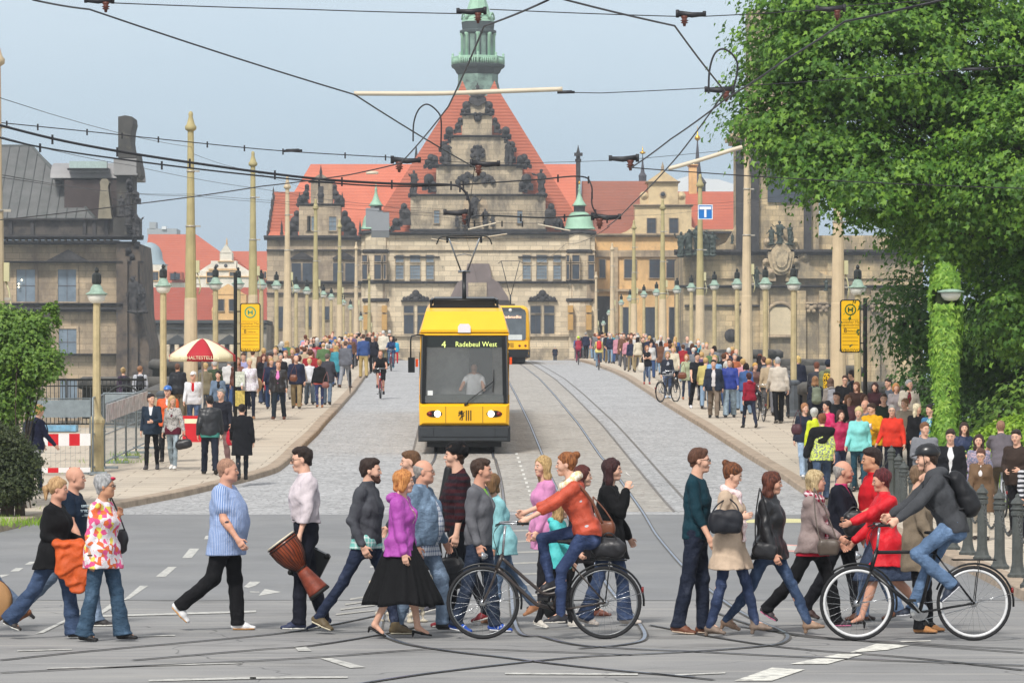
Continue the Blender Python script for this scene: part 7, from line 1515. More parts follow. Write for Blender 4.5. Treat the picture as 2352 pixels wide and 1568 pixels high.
def who(label,u,v,H,hd,sex='m',w=1.0,Y=None,tone='p',hr=('short',(60,45,35)),tops=(),bot=('straight','denim 50 74 116'),sh=('sneaker',(70,70,80),(222,220,212)),cls='',h=None,group=None,z=None,ground=True,hz=None,glasses=None,heel=0.0,jaw=1.0,nose=1.0,belly=0,face=None,hatk=None,seed=None,lip=None,curl=None,name='person',ikf=None,bare=False,**fig):
    if Y is None: p=G(u,v,z or 0); X,Yp,Z=p
    else: Yp=Y; X=(u-1176)*Y/F; Z=zr(Y)+(z or 0)
    if Yp<46 and ground and hd in(0,180): j=rp6.uniform(11,20); hd=hd-j if hd==0 else hd+j; fig['turn']=fig.get('turn',0)+(j*.6 if hd<90 else -j*.6)
    h=h or lod(Yp); seed=seed if seed is not None else int(abs(u)*7+(v or 31))%997
    g=Fig(H=H,sex=sex,w=w,**fig);
    if ikf: ikf(g)
    if ground: g.ground(heel)
    else: g.heel=0
    if curl is not None:
        for a in g.arm.values(): a['curl']=curl
    root=place(g,name,X,Yp,Z,hd,label,group)
    sl_=[dict(tp[2]).get('sleeve','long') if len(tp)>2 else 'long' for tp in tops][-1:]
    bo=g.body(tone=tone,jaw=jaw,nose=nose,h=h,leg=.80 if (bot and bot[0]!='skirt' and not (len(bot)>2 and bot[2].get('short'))) else 1,arm=.86 if sl_==['long'] else 1); bo.parent=root
    fb=face if face is not None else (Yp<135)
    if fb: face_bits(g,root,h,brow=tuple(int(x*.8) for x in hr[1]),lip=lip or ((196,90,88) if sex=='f' else (176,104,92)),glasses=glasses)
    if hr[0]!='none': hair(g,root,hr[0],hr[1],min(h,.0085) if Yp<46 else h,seed,hr[2] if len(hr)>2 else None)
    if hatk: hat(g,root,hatk[0],hatk[1],h)
    for i,tp in enumerate(tops):
        nm,cs=tp[0],tp[1]; kw=dict(tp[2]) if len(tp)>2 else {}
        if belly and 'belly' not in kw: kw['belly']=belly
        inner=i<len(tops)-1; kw['t']=(.008 if inner else max(.018,kw.get('t',.02)))
        if inner: kw.update(wr=.0015,sleeve='none')
        kw.setdefault('wr',.0055); top(g,root,cs if not isinstance(cs,str) else cloth_auto(cs),h,name=nm,seed=seed+i,**kw)
    if bot:
        if bot[0]=='skirt': skirt(g,root,cloth_auto(bot[1]),h,**(bot[2] if len(bot)>2 else {}))
        else: trousers(g,root,cloth_auto(bot[1]),h,fit=bot[0],seed=seed+5,**(bot[2] if len(bot)>2 else {}))
    if sh: shoes(g,root,sh[1],h,sh[0],sh[2] if len(sh)>2 else (60,55,50))
    return g,root
def world(root,p):
    a=root.rotation_euler.z; q=rotz(_v(*p),a); return Vector((root.location.x+q[0],root.location.y+q[1],root.location.z+q[2]))
def grip(root,g,sd,ext=.08): a=g.arm[sd]; return world(root,a['w']+a['d']*ext*g.k+a['n']*.03)
def shoulder_bag(label,c,size,mat,strap_to=None,hd=0,name='handbag',cat='handbag',rnd=.35,handle=None,seed=1,tilt=0):
    """soft bag: c = centre (world); size = (length, depth, height)"""
    o=empty(name,c,hd,label,cat); L,D,H=[x/2 for x in size]; f=Fld(.009 if c[1]<60 else .016)
    ct,st=math.cos(tilt),math.sin(tilt);
    f.seg((-(L-D)*ct,0,-(L-D)*st-H*.1),((L-D)*ct,0,(L-D)*st-H*.1),(D,H*.92),(D,H*.92),(0,1,0),k=.02,p=2.6); f.seg((-(L-D)*.8,0,H*.55),((L-D)*.8,0,H*.55),D*.55,D*.55,k=.03); f.noise(.005,38,seed,1); f.obj('body',mat,o)
    if strap_to:
        b=MB();
        for s_ in(-1,1): a=Vector((s_*L*.75,0,H*.7)); t=Vector(strap_to)-Vector(c); t=Matrix.Rotation(-hd,3,'Z')@t; b.tube(dense([a,a.lerp(t,.5)+Vector((s_*L*.15,0,0)),t],5),.008,5)
        b.build('strap',mat,o)
    if handle:
        b=MB();
        for y in(-D*.5,D*.5): b.tube([( L*.45*math.cos(a),y,H*.6+handle*math.sin(a)) for a in [i*PI/10 for i in range(11)]],.008,5)
        b.build('handle',mat,o)
    return o
LEA=cloth((34,33,36),'leather'); LEAB=cloth((118,66,40),'leather'); LEAT=cloth((96,84,74),'leather')
SNK=lambda c,s=(222,220,212): ('sneaker',c,s)
g,r=who('person mostly outside the left edge, only a jeans leg and brown boot showing',-52,1452,1.78,180,LL=(18,8,0),RL=(-26,18,30),tops=[('shirt','knit 60 60 70')],bot=('straight','denim 96 124 160'),sh=('boot',(122,74,44),(70,50,40)),hr=('short',(70,50,40)))
e=empty('instrument_case',P(-22,1378,40.0),0,'round tan instrument case at the left picture edge','case'); b=MB(); b.lathe((0,-.1,0),[(.19,0),(.225,.02),(.225,.12),(.19,.14)],28,'y'); b.build('shell',plain((170,128,84),.6,.1,4,name='tan_case'),e); b=MB(); b.tube([(.226*math.cos(a),-.03,.226*math.sin(a)) for a in [i*PI/14 for i in range(28)]],.008,5,closed=True); b.build('piping',plain((90,60,36),.6,.1,name='case_piping'),e)
g,r=who('stout woman in a black sweater and jeans with a blond ponytail',128,1467,1.67,0,'f',1.38,hr=('pony',(176,134,92),(214,176,128)),tops=[('sweater','knit 22 22 24',dict(hem=.17,t=.018,flare=.02,wr=.006,neck=.3))],bot=('bell','denim 52 84 128'),sh=SNK((52,46,42)),LL=(14,6,0),RL=(-27,14,22),LA=(12,8,60,10),RA=(-6,10,78,8),tone='r',jaw=1.12,nod=4)
a=grip(r,g,-1,.02); f=Fld(.009); f.seg((-.10,0,0),(.10,0,.01),(.07,.055),(.07,.055),(0,1,0),k=.03);
for x,L in ((-.08,-.30),(-.01,-.40),(.07,-.46),(.12,-.36)): f.seg((x,-.02,-.02),(x*1.15+.03,-.035,L),(.05,.035),(.055,.03),(1,0,0),k=.035)
f.noise(.012,36,8,.5); o=f.obj('jacket',cloth((214,92,34),'shell')); o.location=a+Vector((.0,-.04,.0)); tag(o,'bright orange jacket hanging over the forearm of the woman in black','jacket')
g,r=who('bald man in a navy printed t-shirt behind the woman in black',168,1438,1.76,0,'m',1.08,hr=('none',(150,116,96)),tops=[('shirt','knit 26 40 58',dict(sleeve='short',hem=.12,t=.016))],bot=('straight','denim 96 122 152'),sh=SNK((48,44,44)),LL=(20,8,0),RL=(-30,16,30),LA=(-20,8,20,0),RA=(14,8,18,0),tone='r',jaw=1.08)
for i,(tx,z,sz) in enumerate((('SCHOOL',.335,.05),('DIVISION',.39,.04),('ATHLETIC',.29,.034))): t_=text_mesh(tx,sz,plain((190,205,210),.8,.1,name='print'),tuple(g.T(z,.163)+_v(0,-.035,0)),rot=(PI/2,0,PI/2-.35),parent=r,ext=.004,name='print')
g,r=who('older woman with short grey hair and a red fringe in a bright patterned blouse',236,1472,1.70,0,'f',1.26,hr=('fem',(150,150,150),(196,196,196)),tops=[('blouse','patch 226 220 222 224 112 66',dict(sleeve='34',hem=.17,t=.020,flare=.03,wr=.008))],bot=('bell','denim 46 88 120'),sh=('shoe',(22,22,24),(20,20,20)),LL=(14,5,0),RL=(-9,3,4),LA=(8,8,140,30),RA=(-8,8,12,0),tone='t',glasses=(60,50,50),jaw=1.05)
f=Fld(.006); f.ell(g.Hd(.078,0,.085),(.03,.04,.018),g.M); f.noise(.004,90,2,1); f.obj('red_fringe',plain((200,30,70),.7,.2,40,name='red_hair'),r)
b=MB(); b.tube([tuple(g.arm[-1]['w']-g.arm[-1]['d']*.03+g.arm[-1]['wv']*.030*math.cos(t)+g.arm[-1]['n']*.026*math.sin(t)) for t in [i*PI/6 for i in range(12)]],.007,5,closed=True); b.build('bracelet',plain((60,44,20),.4,.1,name='bead'),r)
shoulder_bag('small black studded bag at the grey haired woman\'s far side',P(279,1240,39.9),(.10,.12,.26),LEA,tuple(P(250,1130,39.7)))
g,r=who('stout man in a blue striped short sleeved shirt striding to the right',522,1447,1.83,0,'m',1.32,hr=('buzz',(168,128,106)),tops=[('shirt','stripe 120 146 196 196 208 228',dict(sleeve='short',hem=.17,t=.026,flare=.03,wr=.006,sl=1.15))],bot=('straight','knit 24 24 27'),sh=SNK((226,226,226),(190,140,84)),LL=(7,3,0),RL=(-17,34,44),LA=(-16,10,18,0),RA=(12,12,26,0),tone='r',jaw=1.2,belly=.052,lean=-2)
f=Fld(.006); a=g.arm[-1]; f.ell(a['e']+a['d']*.06-_v(0,.036,0),(.028,.010,.032)); f.noise(.004,90,4,1); f.obj('tattoo',plain((70,66,76),.7,.2,60,name='tattoo_ink'),r)
g,r=who('tall man in a white shirt with sunglasses carrying a drum, walking left',702,1449,1.93,180,'m',.98,hr=('short',(44,32,26)),tops=[('shirt','knit 222 210 214',dict(hem=-.085,t=.026,wr=.008,collar=.018,sl=1.08))],bot=('straight','knit 28 30 42'),sh=SNK((46,54,82)),LL=(9,6,0),RL=(-9,8,16),LA=(8,7,10,0),RA=(-14,10,12,0),tone='p',glasses='sun',nod=6,lean=1,curl=.95,nose=1.05)
b=MB(); K=g.k; b.lathe((0,0,0),[(.148*K,0),(.148*K,.035)],24,smooth=True);
for i,vv in enumerate(b.v): x,y,z=vv; p=g.T(.105+z)+_v(0,0,0); b.v[i]=(p[0]+x*.88,p[1]+y*1.12,p[2])
b.build('belt',LEA,r)
ga=grip(r,g,1,.085); e=empty('djembe_drum',ga,0,'carved reddish brown hand drum held by the man in the white shirt','drum'); axis=Vector((.60,0,-.80)).normalized(); q=Vector((0,0,-1)).rotation_difference(axis); e.rotation_mode='QUATERNION'; e.rotation_quaternion=q; s_=.0
def dl(b,prof,n=28): b.lathe((-.10,-.02,.12),[(r_,-z_) for r_,z_ in prof][::-1] if 0 else [(r_,-z_) for r_,z_ in prof],n)
t=NT('drum_wood'); sx=t.n('ShaderNodeSeparateXYZ'); t.l(t.coord(),sx.inputs[0]); w_=t.noise(t.coord((9,9,.6)),4,4); t.col(t.ramp(w_,[(.3,lin((78,30,18))),(.7,lin((160,74,38)))])); MD=t.set(.35,0,.5)
b=MB(); dl(b,[(.165,.0),(.168,.05),(.160,.13),(.135,.22),(.09,.30),(.062,.34),(.064,.36)]); bw=b.build('bowl',MD,e)
b=MB(); dl(b,[(.064,.36),(.075,.42),(.09,.50),(.112,.62),(.118,.64)]); b.build('foot',plain((128,56,36),.45,.3,14,bump=.6,name='carved_wood'),e)
b=MB(); dl(b,[(.117,.64),(.122,.65),(.122,.675),(.10,.68)]); b.build('rubber_ring',M_RUB,e)
b=MB(); dl(b,[(.172,-.01),(.160,-.022),(.0,-.026)]); b.build('drum_skin',plain((214,204,180),.6,.1,8,name='hide'),e)
b=MB();
for z in (.0,.03,.345): rr=.172 if z<.1 else .07; b.tube([(-.10+rr*math.cos(a),-.02+rr*math.sin(a),.12-z) for a in [i*PI/14 for i in range(28)]],.006,5,closed=True)
for i in range(30):
    a=2*PI*i/30; b.tube([(-.10+rr*math.cos(a+d_),-.02+rr*math.sin(a+d_),.12-z) for rr,z,d_ in ((.173,.02,0),(.163,.14,.06),(.137,.23,0),(.07,.34,.05))],.0028,4)
b.build('cords',plain((40,24,18),.7,.1,name='cord'),e)
gb=grip(r,g,-1,.09); e=empty('black_case',gb,0,'black box shaped case with a slot hanging from the drummer\'s far hand','case'); e.rotation_euler=(0,R(27),0)
b=MB(); b.prism(rrect(-.06,-.36,.27,.0,.02),'y',-.13,.13); b.build('box',plain((20,21,24),.45,.1,4,name='case_black'),e)
b=MB()
for x,z in ((.235,-.02),(.235,-.34),(-.03,-.34)): b.lathe((x,-.135,z),[(.028,0),(.028,.27)],10,'y')
b.build('corner_guard',M_RUB,e); b=MB(); b.box((-.02,-.05,.0),(.11,.05,.012)); b.build('slot_handle',plain((70,74,80),.4,.1,name='slot_grey'),e)
g,r=who('bearded man in a dark grey cardigan with a hand in his pocket',843,1456,1.89,0,'m',.98,hr=('short',(52,38,32)),tops=[('shirt_tail','plaid 120 190 180 220 230 226',dict(hem=.07,t=.012)),('cardigan','knit 78 80 86',dict(hem=.035,t=.022,collar=.04,wr=.007))],bot=('slim','denim 34 50 84'),sh=SNK((96,82,58),(206,196,170)),LL=(22,8,0),RL=(-28,8,22),LA=(-8,8,10,0),RA=(-14,9,40,12),tone='p',lean=1)
beard_of(g,r,(78,52,40))
g,r=who('ginger haired woman in a bright purple jacket and long black tulle skirt',922,1465,1.72,0,'f',1.08,hr=('bob',(186,112,58),(222,156,92)),tops=[('shirt','floral 214 190 190 150 90 100',dict(hem=.02)),('jacket','shell 180 80 176',dict(hem=.09,t=.028,flare=.035,open_=.07,wr=.008,sl=1.12))],bot=None,sh=('pump',(24,22,22)),heel=.035,LL=(12,4,8),RL=(-10,16,22),LA=(-6,8,20,0),RA=(7,8,6,0),tone='p',nod=3)
hood_=Fld(.0085); hood_.ell(g.neck-g.Fw*.08-g.U*.02,(.07,.11,.055),k=.03); hood_.noise(.006,40,2,1); hood_.obj('hood',cloth((180,80,176),'shell'),r)
M_TUL=cloth((20,20,22),'knit'); skirt(g,r,M_TUL,.0085,length=.60,flare=.15,pleat=.10,seed=2)
g,r=who('bald man with glasses in a light denim jacket and pale jeans',968,1452,1.83,0,'m',1.2,hr=('balding',(160,154,148)),tops=[('shirt','plaid 222 226 232 90 110 150',dict(hem=.16,t=.016,belly=.07)),('jacket','denim 98 132 164',dict(hem=.05,t=.032,open_=.09,collar=.02,wr=.008,belly=.05))],bot=('straight','denim 118 150 184'),sh=('shoe',(30,28,28),(24,22,22)),LL=(24,22,0),RL=(-12,6,8),LA=(10,8,20,0),RA=(-6,8,22,0),tone='r',glasses=(120,110,100),jaw=1.1)
who('brown haired head of a person walking left behind the ginger woman',948,1412,1.86,180,'m',1,Y=44,tops=[('jacket','knit 60 62 70')],bot=('straight','knit 30 32 40'),hr=('short',(104,74,50)),LL=(12,5,0),RL=(-12,8,15))
g,r=who('young man in a black beanie and dark maroon sweater walking left',1052,1437,1.98,180,'m',.95,hr=('crop',(64,44,32)),hatk=('beanie',(18,18,20)),tops=[('sweater','hstripe 58 20 26 34 26 34',dict(sleeve='34',hem=.04,t=.024,wr=.008))],bot=('straight','knit 26 28 36'),sh=SNK((140,36,44)),LL=(10,5,5),RL=(-16,10,16),LA=(4,9,8,0),RA=(25,10,40,10),tone='p',nose=1.05)
ga=grip(r,g,1,.09); o=shoulder_bag('shiny black handbag with rings carried low by the beanie man',ga+Vector((-.03,-.02,-.30)),(.30,.14,.36),LEA,None,handle=.16,seed=4)
e=empty('guitar_bag',P(1010,1180,42.6),0,'slanted black instrument bag between the denim jacket man and the beanie man','instrument bag'); f=Fld(.010); f.seg((.10,0,.48),(.02,0,.0),(.055,.05),(.11,.06),(0,1,0),k=.03); f.seg((.02,0,.0),(-.08,0,-.42),(.11,.06),(.13,.07),(0,1,0),k=.05); f.ell((-.1,0,-.45),(.13,.07,.16),k=.04); f.obj('cover',plain((22,22,25),.6,.1,6,bump=.3,name='nylon'),e); b=MB(); b.tube(dense([(.09,-.06,.42),(-.02,-.09,.1),(-.1,-.09,-.2)],5),.012,5); b.build('strap',M_RUB,e)
g,r=who('man in a grey cardigan over a neon green t-shirt with blue striped sneakers',1100,1452,1.83,0,'m',1.02,hr=('short',(66,48,38)),tops=[('t_shirt','knit 150 220 90',dict(hem=.0,t=.009)),('cardigan','knit 110 111 116',dict(hem=.06,t=.022,vneck=True,wr=.007))],bot=('straight','denim 38 56 84'),sh=SNK((34,78,170),(226,226,226)),LL=(12,5,4),RL=(-11,6,10),LA=(-10,9,10,0),RA=(-4,8,24,0),tone='r')
for sd in(1,-1):
    l=g.leg[sd]; b=MB()
    for x in(.04,.07,.10): c=l['a']+l['ff']*x-l['fu']*.045; b.tube([tuple(c+l['fs']*s_*.047+l['fu']*z) for s_,z in ((-1,-.015),(-.8,.022),(0,.034),(.8,.022),(1,-.015))],.005,4)
    b.build('shoe_stripes',plain((228,230,234),.6,.03,name='stripe_white'),r)
g,r=who('woman in a pale turquoise top hidden behind the man in the grey cardigan',1150,1431,1.66,180,'f',1.25,Y=42.5,tops=[('blouse','knit 156 214 220',dict(hem=.14,t=.024,flare=.03))],bot=('slim','denim 84 120 160',dict(short=None)),sh=('shoe',(160,110,76),(140,100,70)),LL=(10,5,0),RL=(-24,14,26),LA=(5,8,10,0),RA=(-8,8,15,0),hr=('bob',(120,90,60)),lean=10,tone='r')
e=empty('dog',(P(925,0,42.6).x,42.6,0),0,'small fluffy cream dog trotting behind the woman in the tulle skirt','dog'); f=Fld(.011)
f.seg((-.19,0,.27),(.0,0,.285),(.085,.09),(.095,.10),(0,1,0),k=.04); f.seg((.0,0,.285),(.17,0,.29),(.095,.10),(.085,.105),(0,1,0),k=.04); f.seg((.18,0,.32),(.25,0,.43),.06,.05,k=.04); f.ell((.29,0,.46),(.065,.055,.055),k=.03); f.seg((.31,0,.45),(.375,0,.435),.030,.02,k=.02); f.ell((.385,0,.442),(.012,.014,.010),k=.005)
for y in(1,-1):
    f.ell((.265,.05*y,.47),(.02,.016,.045),k=.02)
    f.seg((.16,.045*y,.26),(.16+.05*y,.05*y,.14),.04,.026,k=.03); f.seg((.16+.05*y,.05*y,.14),(.15+.07*y,.05*y,.03),.025,.022,k=.015); f.seg((.15+.07*y,.05*y,.025),(.18+.07*y,.05*y,.018),.022,.018,k=.01)
    f.seg((-.17,.05*y,.26),(-.12-.05*y,.055*y,.17),.055,.035,k=.03); f.seg((-.12-.05*y,.055*y,.17),(-.21-.06*y,.055*y,.10),.032,.022,k=.015); f.seg((-.21-.06*y,.055*y,.10),(-.20-.06*y,.055*y,.03),.022,.020,k=.012); f.seg((-.20-.06*y,.055*y,.025),(-.165-.06*y,.055*y,.018),.022,.018,k=.01)
f.seg((-.26,0,.31),(-.33,0,.42),.025,.035,k=.02); f.noise(.014,75,5,1); V,Fq=f.mesh(); o=mesh_np('body',V,Fq,cloth((214,204,184),'wool'),e); b=MB(); b.lathe((.315,-.045,.475),[(.0,0),(.01,.003),(.0,.012)],8,'y'); b.build('eye',M_TBLK,e); f=Fld(.006); f.ell((.39,0,.443),(.013,.015,.011)); f.obj('nose',M_TBLK,e)
who('blond woman with a long pink scarf looking left behind the woman on the bicycle',1252,1401,1.79,180,'f',1.0,Y=45,hr=('long',(176,140,90),(220,186,130)),tops=[('blouse','knit 224 150 196',dict(hem=.25,t=.026,flare=.04))],bot=('slim','knit 30 30 36'),sh=('shoe',(60,50,44)),LL=(8,5,0),RL=(-8,5,8),LA=(10,5,15,0),RA=(8,5,10,0),turn=25)
g,r=who('girl with long blond hair and a turquoise jacket behind the bicycle',1282,1443,1.38,0,'f',.95,hr=('long',(150,112,72),(206,168,116)),tops=[('jacket','shell 86 206 206',dict(hem=.12,t=.03,flare=.04,hood=True))],bot=('slim','knit 28 28 32'),sh=SNK((206,200,190)),LL=(14,5,0),RL=(-12,10,14),LA=(10,10,10,0),RA=(35,12,20,0),turn=15)
g,r=who('woman with dark red hair seen just behind the cyclist\'s back',1333,1418,1.72,0,'f',1.0,Y=43.5,hr=('straight',(86,40,34)),tops=[('coat','knit 34 30 32',dict(hem=.3,t=.03,flare=.04))],bot=('slim','knit 30 30 34'),sh=('boot',(104,58,44),(60,40,36)),LL=(14,5,0),RL=(-14,10,14),RA=(10,8,20,0))
g,r=who('woman with long dark hair in a black coat raising a cigarette',1400,1430,1.82,0,'f',1.02,Y=42,hr=('long',(58,30,30)),tops=[('coat','knit 20 20 22',dict(hem=.24,t=.030,flare=.05,wr=.008,sl=1.25))],bot=('bell','denim 48 76 122'),sh=('shoe',(206,196,186),(190,180,170)),LL=(14,8,0),RL=(-12,8,12),LA=(10,8,20,0),RA=(36,10,132,8),tone='p',curl=.7,turn=-6)
a=g.arm[-1]; b=MB(); c=a['w']+a['d']*.16+a['n']*.02; b.tube([tuple(c),tuple(c+_v(-.05,.0,.045))],.004,6); b.build('cigarette',plain((230,226,220),.7,.02,name='cigarette_paper'),r)
shoulder_bag('small brown leather bag in front of the black coated woman',P(1392,1212,41.6),(.20,.09,.17),LEAB,tuple(P(1362,1140,41.7)),seed=7)
g,r=who('tall young man with glasses in a dark teal sweater and dark jeans',1600,1455,1.95,0,'m',.92,hr=('short',(92,60,44)),tops=[('sweater','knit 22 58 70',dict(sleeve='34',hem=.05,t=.018,wr=.006))],bot=('straight','denim 28 40 66'),sh=SNK((110,66,46),(190,170,150)),LL=(5,4,0),RL=(-9,3,6),LA=(-6,7,10,0),RA=(10,7,18,0),tone='p',glasses=(30,24,24),nose=1.02)
g,r=who('woman with a bun in a beige trench coat and pale pink scarf',1676,1461,1.78,0,'f',1.0,hr=('bun',(70,44,32),(140,84,50)),tops=[('trench_coat','knit 206 182 158',dict(hem=.27,t=.026,flare=.075,wr=.008,sl=1.1))],bot=('slim','denim 36 60 104'),sh=('boot',(122,106,94),(96,70,52)),heel=.045,LL=(20,6,0),RL=(-9,5,8),LA=(-14,10,20,0),RA=(-16,12,122,10),tone='p',nod=20)
scarf(g,r,cloth((226,196,196),'floral',(236,222,218)),.0085,True,.95)
shoulder_bag('big black shopper bag under the arm of the woman in the trench coat',P(1667,1195,39.85),(.36,.13,.25),plain((24,26,34),.6,.1,5,bump=.2,name='nylon_navy'),tuple(P(1672,1142,40.0)),tilt=0,seed=3)
g,r=who('woman in a black leather jacket with long hair and beige ankle boots',1768,1456,1.75,0,'f',1.05,hr=('long',(66,36,30),(120,66,46)),tops=[('leather_jacket','leather 30 30 33',dict(hem=.11,t=.030,collar=.02,wr=.009,sl=1.15,flare=.01))],bot=('slim','denim 44 76 118'),sh=('boot',(146,120,100),(130,84,54)),heel=.045,LL=(29,4,-4),RL=(-24,12,18),LA=(-16,8,10,0),RA=(5,8,18,0),tone='r',nod=5)
shoulder_bag('small black crossbody bag at the hip of the woman in the leather jacket',P(1757,1262,40.3),(.26,.09,.16),LEA,tuple(P(1745,1120,40.3)),tilt=-.25,seed=9)
g,r=who('blond woman in a taupe jacket with a red and white scarf and black trousers',1868,1440,1.73,0,'f',1.12,Y=41.8,hr=('bob',(186,158,112),(222,200,156)),tops=[('shirt','knit 200 36 60',dict(hem=.13,t=.010)),('jacket','shell 156 138 134',dict(hem=.09,t=.026,wr=.007,open_=.03))],bot=('straight','knit 22 22 25'),sh=SNK((70,62,66),(222,120,160)),LL=(22,12,0),RL=(-28,14,30),LA=(20,8,20,0),RA=(28,10,30,0),tone='r',jaw=1.06)
scarf(g,r,cloth((150,40,64),'plaid',(226,214,216)),.0085,True,1.0)
shoulder_bag('taupe flap bag at the hip of the blond woman with the checked scarf',P(1903,1255,41.2),(.24,.08,.17),LEAT,tuple(P(1870,1120,41.4)),seed=5)
g,r=who('bald elderly man in a navy blazer over a pink shirt',1932,1424,1.79,0,'m',1.1,Y=43,hr=('balding',(168,162,156)),tops=[('shirt','knit 226 70 130',dict(hem=.0,t=.010,collar=.02)),('blazer','knit 26 28 40',dict(hem=.17,t=.026,open_=.045,collar=.012,wr=.006))],bot=('straight','knit 24 24 30'),sh=('shoe',(60,40,36)),LL=(14,5,0),RL=(-20,10,20),LA=(10,8,20,0),RA=(22,8,26,0),tone='r')
g,r=who('dark haired man in a red polo shirt facing left behind the woman in red',2008,1427,1.92,180,'m',1.1,Y=42.8,hr=('short',(46,32,28)),tops=[('polo_shirt','knit 206 26 38',dict(sleeve='short',hem=.08,t=.020,collar=.02))],bot=('straight','denim 92 128 172'),sh=('shoe',(110,70,50)),LL=(14,5,0),RL=(-14,10,18),LA=(14,12,58,0),RA=(5,8,20,0),tone='t',nod=4,jaw=1.08)
shoulder_bag('shiny black bag held in front of the man in the red polo',P(1962,1200,42.0),(.26,.16,.30),LEA,None,handle=.08,seed=6)
g,r=who('woman with short maroon hair in a bright red coat reaching her arm to the left',2030,1445,1.71,180,'f',1.2,Y=41.5,hr=('fem',(66,24,30),(110,44,48)),tops=[('coat','shell 222 22 40',dict(hem=.24,t=.032,flare=.06,collar=.03,wr=.008,sl=1.08))],bot=('skirt','denim 54 74 108',dict(length=.40,flare=.04)),sh=('pump',(24,22,26)),heel=.05,LL=(24,5,0),RL=(-24,22,28),LA=(60,6,12,0),RA=(15,10,30,0),tone='r',nod=8)
g,r=who('man in a khaki brown coat with tan shoes hidden behind the male cyclist',2108,1454,1.76,0,'m',1.15,Y=40.8,hr=('short',(120,96,74)),tops=[('coat','knit 134 120 102',dict(hem=.3,t=.03,flare=.02,wr=.009))],bot=('straight','knit 26 26 30'),sh=('shoe',(170,118,70),(50,40,34)),LL=(8,4,0),RL=(4,3,0),LA=(10,8,20,0),RA=(18,10,10,0))
